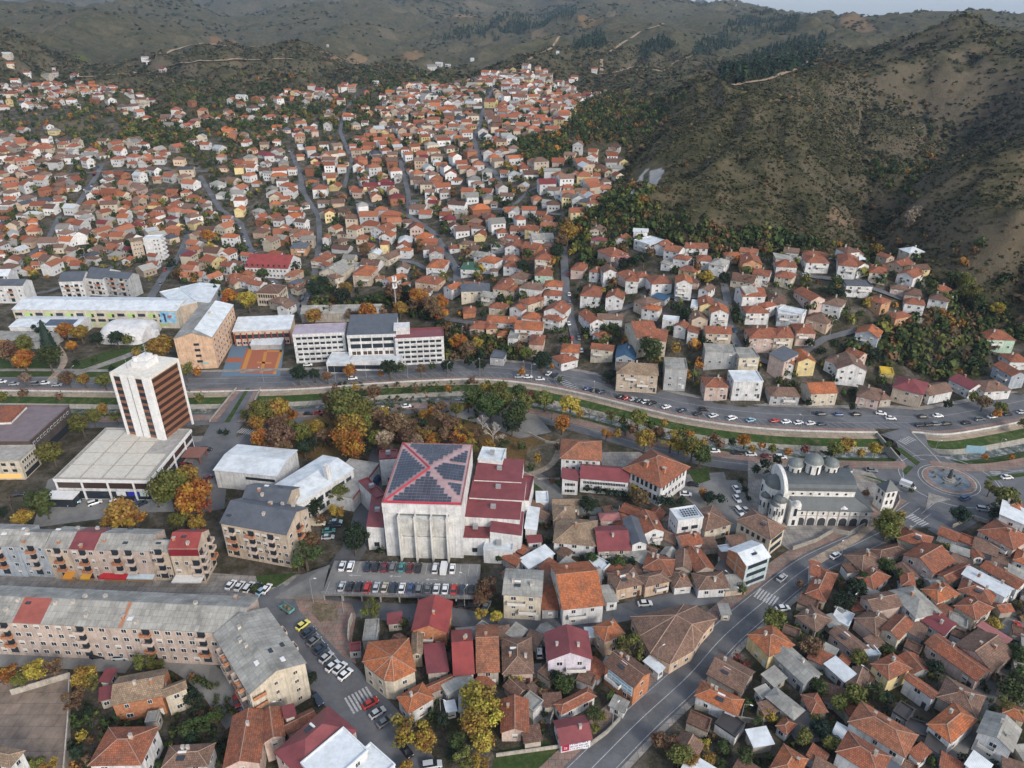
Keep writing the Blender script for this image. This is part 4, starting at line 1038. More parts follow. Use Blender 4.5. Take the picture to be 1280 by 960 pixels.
tile(540, 280, 5.333, """
70 420 130 440 187 400 7 g orange white
190 450 390 445 372 395 8 h slate cream
185 300 320 305 300 260 6 h green white
300 245 420 265 402 218 9 h orange white
400 430 500 440 490 360 7 h rust beige
490 440 545 450 532 400 6 h orange cream
510 350 620 370 642 330 5 h old beige
680 342 802 347 790 290 6 h rust mint
680 232 800 242 782 180 8 h rust cream
480 160 585 167 580 120 7 g rust white
470 280 597 292 590 255 6 h rust white
745 415 872 420 862 380 6 h orange white
740 475 865 480 862 445 6 h rust white
740 580 880 602 892 540 8 g rust white
730 622 850 652 862 605 6 h rust white
510 560 600 582 617 515 6 g rust white
570 510 640 540 662 470 7 h rust cream
670 500 735 510 732 465 6 h rust peach
360 650 560 667 565 622 4 g orange white
545 700 738 712 735 655 7 g orange white
590 625 720 642 692 592 6 h orange white
245 692 350 702 332 645 7 h rust pink
357 702 440 697 422 660 7 h rust peach
430 742 490 747 482 710 5 h orange yellow
500 762 575 767 585 715 7 f grey white
640 800 740 807 762 740 7 h rust pink
380 892 480 902 490 850 5 f slate grey
790 882 860 932 1002 917 5.5 h rust white
852 852 980 862 962 800 6 h orange white
920 302 1010 312 1022 262 5 h rust pink
575 730 640 740 650 700 5 h old beige
""", det=1, es=.76)
tile(360, 260, 5.333, """
425 445 552 450 555 390 9 h orange beige
200 430 350 445 365 375 8 g grey cream
145 350 235 360 255 305 6 h rust cream
620 480 690 500 725 440 5 g orange white
840 490 1000 510 1025 465 5.5 h rust peach
915 395 1037 402 1022 345 7.5 h orange white
10 190 120 195 105 155 7 h terracotta cream
10 270 125 268 122 232 7 h slate orange
545 145 640 160 690 120 6 g rust white
600 190 690 195 690 165 7 g orange white
590 330 670 345 730 290 5 g old cream
""", det=1, es=.76)
# plots closest to the camera with irregular plans
polyhouse([(640+x/4, 720+y/4) for x, y in ((590,205),(640,300),(690,390),(790,440),(910,372),(958,290),(1022,215),(925,150),(860,142))], 4.2, [(640+820/4, 720+195/4), (640+900/4, 720+240/4)], 'old', 'peach', 'house', 'house', 'very wide old house', 'very wide old house with patchy brown many-sided roof in the main road bend', rise=4.0)
polyhouse([(320+x/4, 720+y/4) for x, y in ((530,430),(590,485),(640,522),(690,527),(802,475),(765,310),(560,330))], 7, [(320+680/4, 720+400/4)], 'orange', 'cream', 'house', 'house', 'round corner house', 'cream corner house with a rounded balcony front and orange many-sided roof by the zebra crossing', rise=3.0)
# ================= CHURCH =================
def m8(x, y): return (900 + x / 5.333, 540 + y / 5.333)
cen, CW, CD, crz, _ = rect_from_px(m8(440, 388), m8(905, 397), m8(858, 262), 12, 0, 0)
ch = thing('church', (cen.x, cen.y, 0), crz, 'church', None, 'white domed church with three drums, slate roofs and an arcaded side porch'); B0 = Blk(ch, CW, CD)
def loc2(px, z): p = Vector(atz(*px, z)) - Vector((cen.x, cen.y)); c, s = math.cos(-crz), math.sin(-crz); return p.x * c - p.y * s, p.x * s + p.y * c
ax0, ay0 = loc2(m8(515, 520), 6.2); ax1, _ = loc2(m8(1010, 522), 6.2)
slate = (.075, .088, .095); wh = (.74, .735, .71); yb = CD / 2 + (-CD / 2 - ay0) * .8
mb = MB(); mb.box(-CW / 2, CW / 2, -CD / 2, CD / 2, -.3, 12); B0.part('nave_wall', mb, 'plaster', wh)
mb = MB(); n_ = 10; rr2 = 3.2
for i in range(n_):
    a0, a1 = math.pi * i / n_, math.pi * (i + 1) / n_; f = lambda a: (-math.cos(a) * (CD / 2 + .35), 12.05 + math.sin(a) * rr2)
    (y0, z0), (y1, z1) = f(a0), f(a1); mb.poly([(-CW / 2 + .3, y0, z0), (CW / 2 + .3, y0, z0), (CW / 2 + .3, y1, z1), (-CW / 2 + .3, y1, z1)])
mb.poly([(CW / 2 + .3, -math.cos(math.pi * i / n_) * (CD / 2 + .35), 12.05 + math.sin(math.pi * i / n_) * rr2) for i in range(n_ + 1)])
mb.poly([(-CW / 2 + .3, -CD / 2 - .35, 12.05), (-CW / 2 + .3, CD / 2 + .35, 12.05), (CW / 2 + .3, CD / 2 + .35, 12.05), (CW / 2 + .3, -CD / 2 - .35, 12.05)]); B0.part('nave_roof', mb, 'roof_metal', slate)
for sy in (-1, 1):
    yo = ay0 if sy < 0 else yb; yi = sy * CD / 2; mb = MB(); y0, y1 = min(yo, yi), max(yo, yi)
    if sy < 0: y1 -= .01
    mb.box(ax0, ax1, y0, y1, -.3, 6.2); B0.part('aisle_wall', mb, 'plaster', wh); mb = MB()
    q = [(ax0 - .3, yo + sy * .5, 6.25), (ax1 + .3, yo + sy * .5, 6.25), (CW / 2, yi, 9.6), (-CW / 2 + 1.5, yi, 9.6)]; q = q if sy < 0 else q[::-1]
    mb.poly([(x, y, z + .15) for x, y, z in q]); mb.poly(q[::-1])
    for i in range(4): a, b_ = q[i], q[(i + 1) % 4]; mb.poly([a, b_, (*b_[:2], b_[2] + .15), (*a[:2], a[2] + .15)])
    B0.part('aisle_roof', mb, 'roof_metal', slate)
mb = MB(); mb.box(CW / 2, ax1, -CD / 2, CD / 2, -.3, 6.2); B0.part('narthex_wall', mb, 'plaster', wh); mb = MB(); 
mb.poly([(ax1 + .4, ay0 - .4, 6.3), (ax1 + .4, yb + .4, 6.3), (CW / 2 + .01, CD / 2, 9.9), (CW / 2 + .01, -CD / 2, 9.9)]); mb.poly([(ax1 + .4, ay0 - .4, 6.3), (CW / 2, -CD / 2, 9.9), (CW / 2, -CD / 2, 6.3)]); B0.part('narthex_roof', mb, 'roof_metal', slate)
# arcade along the side porch, windows above, clerestory
for j in range(7):
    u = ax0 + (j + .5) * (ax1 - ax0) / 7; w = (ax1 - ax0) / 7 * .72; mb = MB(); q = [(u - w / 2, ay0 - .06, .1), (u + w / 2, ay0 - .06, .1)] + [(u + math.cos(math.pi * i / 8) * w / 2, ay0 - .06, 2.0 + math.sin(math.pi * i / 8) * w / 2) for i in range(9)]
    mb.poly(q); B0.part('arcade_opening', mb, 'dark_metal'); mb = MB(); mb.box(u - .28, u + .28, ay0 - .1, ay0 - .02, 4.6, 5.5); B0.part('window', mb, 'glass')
    mb = MB(); x = ax0 + j * (ax1 - ax0) / 7; mb.box(x - .12, x + .12, ay0 - .2, ay0 - .02, 0, 6.1); B0.part('pilaster', mb, 'plaster', (.55, .5, .44))
    mb = MB(); x = -CW / 2 + 2.5 + j * (CW - 4) / 6.5; mb.cyl(x, 0, 0, .1, .4, n_=8); o = B0.part('round_window', mb, 'glass'); o.rotation_euler = (R(90), 0, 0); o.location = (0, -CD / 2 - .02, 10.8)
mb = MB(); mb.box(ax0, ax1, ay0 - .12, ay0 - .02, 3.95, 4.15); B0.part('cornice', mb, 'plaster', (.5, .36, .27))
mb = MB(); gx = ax0 + (ax1 - ax0) * .62; mb.prism([(gx - 1.1, 0), (gx + 1.1, 0), (gx + 1.1, .8), (gx - 1.1, .8)], 5.8, 7.2); mb.cyl(gx, .4, 7.2, 7.8, .9, .3, 10); o = B0.part('porch_gable', mb, 'plaster', wh); o.location = (0, ay0 - .1, 0)
# drums and domes
for (px_, py_), r, zb, hd in ((m8(490, 275), 2.5, 12.8, 3.6), (m8(608, 272), 3.0, 13.4, 4.6), (m8(728, 275), 2.5, 12.8, 3.6)):
    x, y = loc2((px_, py_), zb + .8); y = max(min(y, CD / 2 - r + .8), 0)
    mb = MB(); mb.box(x - r * .95, x + r * .95, y - r * .95, y + r * .95, zb - 1.5, zb + .9); mb.cyl(x, y, zb + .9, zb + .9 + hd, r * .93, n_=12); mb.cyl(x, y, zb + .7 + hd, zb + 1.0 + hd, r * 1.03, n_=12)
    dr = B0.part('drum', mb, 'plaster', wh); mb = MB(); mb.lathe(x, y, [(r * 1.05, zb + 1.0 + hd)] + [(r * 1.0 * math.cos(a), zb + 1.0 + hd + r * .85 * math.sin(a)) for a in (.15, .45, .8, 1.15)] + [(.12, zb + 1.0 + hd + r * .88)], 16); mb.bar((x, y, zb + hd + r * .85), (x, y, zb + hd + r * .85 + 2.4), .07); mb.bar((x - .45, y, zb + hd + r * .85 + 1.8), (x + .45, y, zb + hd + r * .85 + 1.8), .06)
    mk('dome', mb, 'roof_metal', dr, (.15, .17, .17)); mb = MB()
    for k in range(8): a = k * math.pi / 4 + .2; mb.box(x + math.cos(a) * r * .93 - .22, x + math.cos(a) * r * .93 + .22, y + math.sin(a) * r * .93 - .22, y + math.sin(a) * r * .93 + .22, zb + 1.6, zb + .2 + hd)
    mk('window', mb, 'glass', dr)
# tall shaped front at the west end with stepped apses
mb = MB(); q = [(-CD / 2 - 1.2, 0)] + [(-math.cos(math.pi * i / 12) * (CD / 2 + 1.2), 11.5 + math.sin(math.pi * i / 12) * 5) for i in range(13)] + [(CD / 2 + 1.2, 0)]
X0, X1 = -CW / 2 - .9, -CW / 2 + .3; mb.poly([(X0, y, z) for y, z in q[::-1]]); mb.poly([(X1, y, z) for y, z in q])
for (y0, z0), (y1, z1) in zip(q, q[1:]): mb.poly([(X0, y0, z0), (X0, y1, z1), (X1, y1, z1), (X1, y0, z0)])
B0.part('front_gable', mb, 'plaster', wh)
for x, y, r, h in ((-CW / 2 - 1.0, 0, 3.6, 10.5), (-CW / 2 - 1.4, -CD / 2 - .5, 2.2, 8.5), (-CW / 2 - 1.4, CD / 2, 2.2, 8.5), (-CW / 2 - 4.2, -1.5, 1.7, 6.5), (-CW / 2 - 2.2, ay0 + 2.2, 2.0, 7.0)):
    mb = MB(); mb.cyl(x, y, -.3, h, r, n_=14); a = B0.part('apse', mb, 'plaster', wh); mb = MB(); mb.lathe(x, y, [(r * 1.08, h), (r * .95, h + r * .35), (r * .6, h + r * .7), (.02, h + r * .85)], 14); mk('apse_roof', mb, 'roof_metal', a, (.10, .11, .11)); mb = MB()
    for k in (3.4, 4.2, 5.0): mb.box(x + math.cos(k) * r - .2, x + math.cos(k) * r + .2, y + math.sin(k) * r - .2, y + math.sin(k) * r + .2, h * .45, h * .75)
    mk('window', mb, 'glass', a)
mb = MB(); x, y = ax0 - .2, ay0 + .8; mb.box(x - 2.0, x + 1.2, y - 1.2, y + 2.5, -.3, 8.6); mb.cyl(x - .4, y - 1.1, 8.6, 9.9, 1.4, .7, 12); B0.part('side_tower', mb, 'plaster', wh); mb = MB(); mb.box(x - .9, x + .1, y - 1.25, y - 1.18, 4, 7); mb.box(x - .9, x + .1, y - 1.25, y - 1.18, 0.3, 2.4); B0.part('window', mb, 'glass')
x, y = loc2(m8(845, 270), 12); mb = MB(); mb.box(x - 1.2, x + 1.2, y - 1.2, y + 1.2, 8, 13.6); mb.cyl(x, y, 13.6, 15, 1.7, .2, 8, m=1); B0.part('corner_turret', mb, ['plaster', 'dark_metal'], wh)
# gate tower, garden hedge wall
cen, w_, d_, rz2, _ = rect_from_px(m8(1045, 470 - 90), m8(1120, 500 - 90), m8(1150, 400), 8, 0, 0); tw = thing('gate_tower', (*atz(*m8(1080, 500)), 0), crz + .25, 'bell tower', None, 'small white gate tower with pointed slate roof beside the church forecourt'); k = Blk(tw, 4.6, 4.2)
mb = MB(); mb.box(-2.3, 2.3, -2.1, 2.1, -.2, 8.2); k.part('wall', mb, 'plaster', wh); mb = MB(); mb.poly([(-2.7, -2.5, 8.2), (2.7, -2.5, 8.2), (2.7, 2.5, 8.2), (-2.7, 2.5, 8.2)][::-1]); P4 = [(-2.7, -2.5, 8.22), (2.7, -2.5, 8.22), (2.7, 2.5, 8.22), (-2.7, 2.5, 8.22)]
for i in range(4): mb.poly([P4[i], P4[(i + 1) % 4], (0, 0, 11.4)])
k.part('roof', mb, 'roof_metal', slate)
for s in (0, 1, 3):
    for z in (3.6, 6.6): k.window(s, -.9, z, .8, 1.6, 'd'); k.window(s, .9, z, .8, 1.6, 'd')
def garden_wall(name, pts_, h, th, m, col, lab, cat='wall'):
    P = [Vector(ground(*p)) for p in pts_]; o = bpy.data.objects.new('x', None); mb = MB(); c = P[0]
    for a, b in zip(P, P[1:]):
        u = (b - a); u.z = 0; u.normalize(); v = Vector((-u.y, u.x, 0)) * th / 2; q = [a - v, b - v, b + v, a + v]
        for i in range(4):
            s, t = q[i] - c, q[(i + 1) % 4] - c; mb.poly([(s.x, s.y, s.z - .5), (t.x, t.y, t.z - .5), (t.x, t.y, t.z + h), (s.x, s.y, s.z + h)])
        mb.poly([((s - c).x, (s - c).y, (s - c).z + h) for s in q])
    bpy.data.objects.remove(o); w = mk(name, mb, m, None, col, tuple(c)); reg(w, cat, None, lab, 'garden walls and fences'); return w
cw = (.45, .41, .36)
for pts_, h, m, lab in (([m8(870, 305), m8(960, 315), m8(1040, 340), m8(1065, 352)], 1.2, 'stone_wall', 'curved low wall with dark piers round the church forecourt'), ([m8(1010, 600), m8(1060, 590), m8(1150, 540), m8(1195, 470), m8(1190, 435)], 1.1, 'stone_wall', 'curved stone wall at the corner of the church yard by the zebra crossing'),
  ([m8(480, 790), m8(640, 735), m8(750, 670), m8(860, 690), m8(1010, 602)], 1.6, 'stone_wall', 'long stone retaining wall between the church and the main road'), ([(15, 869), (89, 847)], 1.8, 'plaster', 'pale wall on the top edge of the tan vacant yard'), ([(89, 847), (87, 905), (82, 965)], 1.8, 'plaster', 'pale wall down the side of the tan vacant yard'),
  ([(436, 804), (437, 785), (441, 775)], 2.6, 'plaster', 'short white garden wall beside the red paved corner'), ([(868, 886), (905, 898), (945, 905)], 1.6, 'stone_wall', 'concrete yard wall below the orange hipped roof by the main road'), ([(735, 935), (758, 918), (775, 900)], 1.4, 'stone_wall', 'low wall along the pavement above the small burgundy-roofed shop'),
  ([(835, 927), (860, 932), (878, 938)], 1.2, 'stone_wall', 'low broken wall beside the shrubs at the foot of the main road'), ([(560, 412), (600, 421), (640, 430)], 2.4, 'plaster', 'long cream retaining wall below the slate-roofed villa'), ([(1145, 405), (1180, 402), (1200, 395)], 3.0, 'stone_wall', 'stone retaining wall at the top of the vegetated cliff'),
  ([(655, 592), (672, 600), (700, 600)], .8, 'plaster', 'low pale wall across the park slope by the office annex'), ([(660, 542), (682, 553), (700, 556)], .9, 'plaster', 'curving pale park wall above the bare slope'), ([(1190, 660), (1215, 648), (1235, 655)], 1.4, 'plaster', 'pale wall round the ruined plot beside the roundabout'),
  ([(1020, 868), (1060, 905)], 1.6, 'stone_wall', 'dark plot wall between the gardens'), ([(620, 946), (700, 935)], 1.0, 'plaster', 'low pale kerb wall in front of the lawn at the main road'), ([(700, 868), (688, 905)], 1.5, 'plaster', 'thin garden wall beside the brown vegetable plot')):
    garden_wall('garden_wall', pts_, h, .3, m, cw, lab)
for k_ in range(0): pass
# sports court
mb = MB(); P = [atz(*p) for p in ((308,436),(354,438),(345,468),(298,466))][::-1]; mb.poly([(x, y, .05) for x, y in P]); struct(mk('court_surface', mb, 'court_red'))
mb = MB()
def q4(a, b, c, d_, z, m): mb.poly([(*atz(*p), z) for p in (a, b, c, d_)][::-1], m)
for q in (((334,438),(353,438),(352,440),(333,440)), ((350,438),(354,438),(345,468),(341,468)), ((311,436),(316,436),(306,466),(300,466)), ((322,452),(340,453),(339,455),(321,454)), ((330,440),(334,440),(329,466),(325,466))): q4(*q, .06, 0)
struct(mk('court_lines', mb, 'court_orange')); mb = MB(); P = [atz(*p) for p in ((285,447),(304,447),(300,453),(281,453))][::-1]; mb.poly([(x, y, .055) for x, y in P]); struct(mk('court_surface', mb, 'court_red'))
# monument on the roundabout
o = thing('monument', (*atz(1186, 600), .12), 0, 'monument', None, 'dark stone monument on a stepped base in the middle of the roundabout'); mb = MB(); mb.cyl(0, 0, 0, .5, 2.2, n_=12); mb.cyl(0, 0, .5, .9, 1.5, n_=12); mk('plinth', mb, 'stone_wall', o); mb = MB(); mb.cyl(0, 0, .9, 3.6, .8, .5, 7); mb.cyl(0.1, 0, 3.6, 4.6, .7, .2, 6); mk('statue', mb, 'dark_metal', o)
for i in range(9):
    a = i * 2.399 + .5; r = 3 + (i * 1.7) % 2.6; o = thing('planter', (atz(1186, 600)[0] + math.cos(a) * r, atz(1186, 600)[1] + math.sin(a) * r, .12), a, 'planter', 'small dark planter on the roundabout paving', None, 'planters on the roundabout'); mb = MB(); mb.cyl(0, 0, 0, .5, .38, .5, 8); mk('pot', mb, 'stone_wall', o); mb = MB(); mb.cyl(0, 0, .5, .95, .45, .2, 7); mk('plant', mb, 'grass_mat', o)
# shop boards and signs
o = None
# ================= LARGE BUILDINGS =================
def big(A, B, C, e, rt, rc, wc, name, look, label, **kw):
    kw.setdefault('win', False); kw.setdefault('bal', False); kw.setdefault('chim', False); kw.setdefault('ov', .3); kw.setdefault('zfix', 0)
    return house(A, B, C, e, rt, rc, wc, name=name, cat=kw.pop('cat', name.replace('_', ' ')), label=label, look=look, **kw)
def winrow(b, k, rows, cols, z0, dz, w, h, kind='w', u0=None, u1=None, skip=()):
    L = b.length(k); u0 = -L / 2 + 1 if u0 is None else u0; u1 = L / 2 - 1 if u1 is None else u1
    for r in range(rows):
        for c in range(cols):
            if (r, c) in skip: continue
            b.window(k, u0 + (u1 - u0) * (c + .5) / cols, z0 + r * dz, w, h, kind)
def band(b, k, u0, u1, z0, z1, out, m, name, color=None, inn=.02):
    mb = MB(); mb.box(u0, u1, -out, inn, z0, z1); x, y, r = b.side(k, 0); return mk(name, mb, m, b.root, color, b.loc(x, y, 0), b.rot + r)
WHT = (.68, .68, .68)
# --- hotel: podium and tower ---
root, b = big((66, 600), (186, 602), (236, 537), 8, 'f', 'tan', 'white', 'hotel', None, 'tall white and brick-red hotel tower rising from a low terraced podium', m='concrete')
W, D = b.W, b.D
mb = MB(); 
for i in range(4):
    for j in range(4):
        if i == 3 and j > 1: continue
        x0 = -W / 2 + 1.2 + i * (W - 2) / 4; y0 = -D / 2 + 1.2 + j * (D - 2) / 4
        mb.box(x0, x0 + (W - 2) / 4 - .7, y0, y0 + (D - 2) / 4 - .7, 8.0, 8.42)
b.part('roof_panels', mb, 'painted', (.50, .47, .41))
for k in (0, 1, 3):
    L = b.length(k); band(b, k, -L / 2 + .3, L / 2 - .3, 4.6, 6.9, .06, 'hotel_glass', 'ribbon_window'); band(b, k, -L / 2, L / 2, 7.3, 8.3, .5, 'painted', 'fascia', WHT); band(b, k, -L / 2 + .5, L / 2 - .5, .2, 3.4, .05, 'glass', 'shop_window')
    for j in range(int(L / 9) + 1): band(b, k, -L / 2 + j * 9 - .3 + .3, -L / 2 + j * 9 + .6, 0, 7.3, .35, 'painted', 'pillar', WHT)
for u0, u1, c_ in ((W * .12, W * .22, (.62, .64, .66)), (W * .24, W * .36, (.02, .03, .30)), (W * .37, W * .46, (.5, .62, .58))): band(b, 0, u0, u1, 1.6, 3.4, .12, 'painted', 'shop_sign', c_)
mb = MB(); mb.box(-W / 2 - 4, -W / 2 + 8, -D / 2 - 5, -D / 2 - .6, 3.3, 3.8); mb.box(-W / 2 - 3.8, -W / 2 + 7.8, -D / 2 - 4.8, -D / 2 - .6, 0, 3.3, 1); b.part('pavilion', mb, ['painted', 'glass'], WHT)
mb = MB(); mb.box(W / 2 + .6, W / 2 + 8, D / 2 - 12, D / 2 - 5, 3.2, 3.6); 
for yy in (D / 2 - 11.5, D / 2 - 5.8): mb.box(W / 2 + 7, W / 2 + 7.4, yy, yy + .4, 0, 3.2)
b.part('entrance_canopy', mb, 'painted', (.20, .09, .07))
t2 = rect_from_px((139, 467), (186, 473), (213, 449), 34, 0, 0); cen, TW, TD, trz, _ = t2
r_ = math.atan2(math.sin(trz - root.rotation_euler.z), math.cos(trz - root.rotation_euler.z)); dlt = Vector((cen.x - root.location.x, cen.y - root.location.y)); c_, s_ = math.cos(-root.rotation_euler.z), math.sin(-root.rotation_euler.z)
T = Blk(root, TW, TD, dlt.x * c_ - dlt.y * s_, dlt.x * s_ + dlt.y * c_, r_)
mb = MB(); mb.box(-TW / 2, TW / 2, -TD / 2, TD / 2, 8, 33.4); T.part('tower', mb, 'painted', (.22, .095, .055))
mb = MB(); a_ = .35
mb.box(-TW / 2 - .4, TW / 2 + .4, -TD / 2 - .4, TD / 2 + .4, 33.4, 34.6); T.part('tower_roof', mb, 'painted', (.62, .59, .53))
for j in range(9):
    z = 9.6 + j * 2.72
    for k in (1, 3): L = T.length(k); band(T, k, -L / 2 + .2, L / 2 - .2, z, z + 1.35, .08, 'hotel_glass', 'ribbon_window')
    for u in (-TW * .36, TW * .22): T.window(0, u, z + .75, TW * .19, 1.6, 'd')
band(T, 0, -TW * .08, -TW * .04, 7, 33.3, .1, 'dark_metal', 'recess')  # dark strip imitates the shade in the gap between the fins
for u0, u1 in ((-.5, -.46), (-.26, -.08), (-.04, .12), (.32, .5)):
    band(T, 0, TW * u0, TW * u1, 6.5, 34.3, .5, 'painted', 'facade_fin', WHT)
for k in (1, 3): L = T.length(k); band(T, k, -L / 2 - .3, -L / 2 + .5, 6, 34.3, .5, 'painted', 'facade_fin', WHT); band(T, k, L / 2 - .5, L / 2 + .3, 6, 34.3, .5, 'painted', 'facade_fin', WHT)
mb = MB(); mb.box(-3.2, 3.2, -2.8, 2.8, 34.6, 37.0); mb.box(-1.2, 2.2, -1.2, 2.8, 37.0, 38.6); mb.cyl(-2, -1.5, 37, 38.4, .9, n_=10); mb.cyl(2.3, 3.6, 34.6, 37.2, 1.0, n_=10); mb.cyl(-3.9, 2.2, 34.6, 36.6, .9, n_=10); T.part('plant_room', mb, 'painted', (.60, .60, .60))
mb = MB(); mb.bar((1, 1, 38.6), (1, 1, 46), .14, r2=.05); 
for z in (40, 42, 44): mb.bar((.2, 1, z), (1.8, 1, z), .05); mb.bar((1, .2, z + .5), (1, 1.8, z + .5), .05)
mb.bar((-4, -4, 34.6), (-4, -4, 39), .08); T.part('antenna', mb, 'grey_metal')
# --- L-shaped apartments ---
def flats(b, k, rows, cols, z0=1.9, dz=2.95, bal_cols=(), kinds='wwwsw', seed=1, wh=(1.5, 1.35), balw=2.6):
    r = random.Random(seed); L = b.length(k)
    for c in range(cols):
        u = -L / 2 + L * (c + .5) / cols
        for f in range(rows):
            if c in bal_cols:
                band_ = MB(); z = z0 + f * dz - 1.0; b.window(k, u, z0 + f * dz + .1, balw * .8, 2.0, 'd')
                if f: b.balcony(k, u, z, balw, 1.2, (.5, .42, .37), r.choice(['brick', 'painted', 'painted']))
            elif r.random() < .93: b.window(k, u, z0 + f * dz, wh[0] * r.choice((1, 1, .7)), wh[1], r.choice(kinds))
def clutter(b, e, rise, n_, seed, ridge='x'):
    r = random.Random(seed)
    for i in range(n_):
        x = r.uniform(-.46, .46) * (b.W if ridge == 'x' else b.D); t = r.uniform(.05, .9); s = r.choice((-1, 1)); sp = (b.D if ridge == 'x' else b.W) / 2
        p = (x, s * t * sp) if ridge == 'x' else (s * t * sp, x)
        if r.random() < .6: chimney(b, *p, e + rise * (1 - t) + .3, .7, .8, r.choice((0, 1)))
        else:
            mb = MB(); mb.box(-.7, .7, -.5, .5, 0, .22, 0); mk('skylight', mb, r.choice(['frame_white', 'glass']), b.root, None, b.loc(*p, e + rise * (1 - t) + .15), b.rot)
root, b = big((-60, 775), (300, 792.5), (314, 746), 12, 'g', 'grey', 'flatpink', 'apartment_block', None, 'long pinkish apartment block with grey sheet roof beside the shopping alley', rise=2.6)
flats(b, 0, 4, 26, bal_cols=(4, 11, 17, 22, 25), seed=3); flats(b, 2, 4, 26, bal_cols=(5, 15), seed=4); clutter(b, 12, 2.6, 14, 5)
mb = MB(); mb.box(-b.W * .21, -b.W * .13, -b.D / 2 - .35, -.2, 0, .05); sl_ = 2.6 / (b.D / 2)
mb2 = MB(); x0, x1 = -b.W * .29, -b.W * .19; mb2.poly([(x0, -b.D / 2 - .3, 12 - .3 * sl_ + .23), (x1, -b.D / 2 - .3, 12 - .3 * sl_ + .23), (x1, -.1, 14.6 + .20), (x0, -.1, 14.6 + .20)]); b.part('roof_patch', mb2, 'roof_metal', (.28, .08, .06))
mb2 = MB(); x0, x1 = b.W * .085, b.W * .095; mb2.poly([(x0, -b.D / 2 - .3, 12.2), (x1, -b.D / 2 - .3, 12.2), (x1, -.1, 14.82), (x0, -.1, 14.82)]); b.part('roof_patch', mb2, 'painted', (.35, .14, .07))
root, b = big((266, 793), (311, 869), (383, 828), 12, 'g', 'grey', 'cream', 'apartment_block', None, 'cream end wing of the L-shaped apartment block with grey sheet roof by the sloping street', ridge='x', rise=2.6)
flats(b, 0, 4, 7, bal_cols=(1, 2, 4, 5), seed=8); clutter(b, 12, 2.6, 7, 9)
for f in range(4): b.window(1, -b.D * .05, 1.9 + f * 2.95, .9, 1.1, 'p'); b.window(1, b.D * .3, 1.9 + f * 2.95, 1.1, 1.1, 'p'); b.balcony(1, -b.D * .36, 1 + f * 2.95, 3, .9, (.55, .5, .45), 'brick')
flats(b, 2, 4, 7, seed=12, bal_cols=(2, 4))
# --- row of flats with many roofs ---
ROW = [((-120,328),(85,335),(185,226),11.5,'grey','blue','pale grey-blue section of the flats row with whitish sheet roof'), ((86,335),(219,342),(287,250),11.2,'grey','blue','light blue section of the flats row under a darker grey roof'), ((220,342),(344,347),(435,237),11.6,'grey','beige','beige section of the flats row with pale sheet roof between blue and burgundy ones'),
 ((345,347),(469,352),(548,240),11.9,'burgundy','flatpink','pink section of the flats row under a burgundy metal roof'), ((470,352),(741,359),(808,248),11.5,'grey','flatpink','widest pink section of the flats row with grey roof and white patches'), ((742,361),(840,362),(890,300),10.8,'grey','beige','short beige section of the flats row with sunken grey terrace roof')]
for i, (A, B, C, e, rc, wc, lab) in enumerate(ROW):
    P = [(x / 4, 600 + y / 4) for x, y in (A, B, C)]; root, b = big(*P, e, 'g', rc, wc, 'apartment_block', None, lab, ov=.02, ridge='x', rise=2.2)
    n_ = max(3, int(b.W / 3.6)); flats(b, 0, 4, n_, bal_cols=(n_ // 2,) if i % 2 else (1, n_ - 2), seed=20 + i, wh=(1.3, 1.2)); clutter(b, e, 2.2, 3, 30 + i)
root, b = big((210, 686), (247, 686), (261, 662), 13.2, 'g', 'red', 'beige', 'apartment_block', None, 'taller end section of the flats row with bright red metal roof and red top floor', ov=.02, ridge='x', rise=2.4)
band(b, 0, -b.W / 2, b.W / 2, 10.6, 13.0, .12, 'roof_metal', 'mansard_panel', (.2, .02, .03)); flats(b, 0, 3, 3, bal_cols=(2,), seed=33); flats(b, 1, 4, 3, bal_cols=(0, 2), seed=34); clutter(b, 13.2, 2.4, 4, 35)
mb = MB(); mb.box(-b.W / 2, b.W / 2, -b.D / 2 - 3, -b.D / 2 - .01, 2.9, 3.3); b.part('shop_canopy', mb, 'painted', (.6, .6, .58))
for i, (x, col_, m_, lab) in enumerate(((90, (.30, .13, .02), 'lit_sign', 'orange lit stall awning below the beige flats'), (112, (.30, .16, .02), 'lit_sign', 'yellow lit stall awning below the burgundy-roofed flats'), (146, (.38, .02, .03), 'painted', 'red shop awning below the widest section of flats'), (179, (.42, .50, .56), 'painted', 'pale blue shop awning beside the red one below the flats'))):
    o = thing('shop_awning', (*atz(x, 727), 0), R(-2), 'awning', None, lab, 'awnings along the shopping alley'); mb = MB(); w_ = 4.2 if i > 1 else 1.5
    mb.poly([(-w_, -1.4, 2.5), (w_, -1.4, 2.5), (w_, 1.4, 3.2), (-w_, 1.4, 3.2)]); mb.poly([(-w_, -1.4, 2.1), (w_, -1.4, 2.1), (w_, -1.4, 2.5), (-w_, -1.4, 2.5)]); mk('canopy', mb, m_, o, col_)
    mb = MB(); [mb.bar((sx * w_ * .95, sy * 1.3, 0), (sx * w_ * .95, sy * 1.3, 2.5), .06) for sx in (-1, 1) for sy in (-1, 1)]; mk('frame', mb, 'grey_metal', o); mb = MB(); mb.box(-w_ * .8, w_ * .8, -.3, .7, 0, 1.1); mk('counter', mb, 'painted', o, (.3, .2, .12))
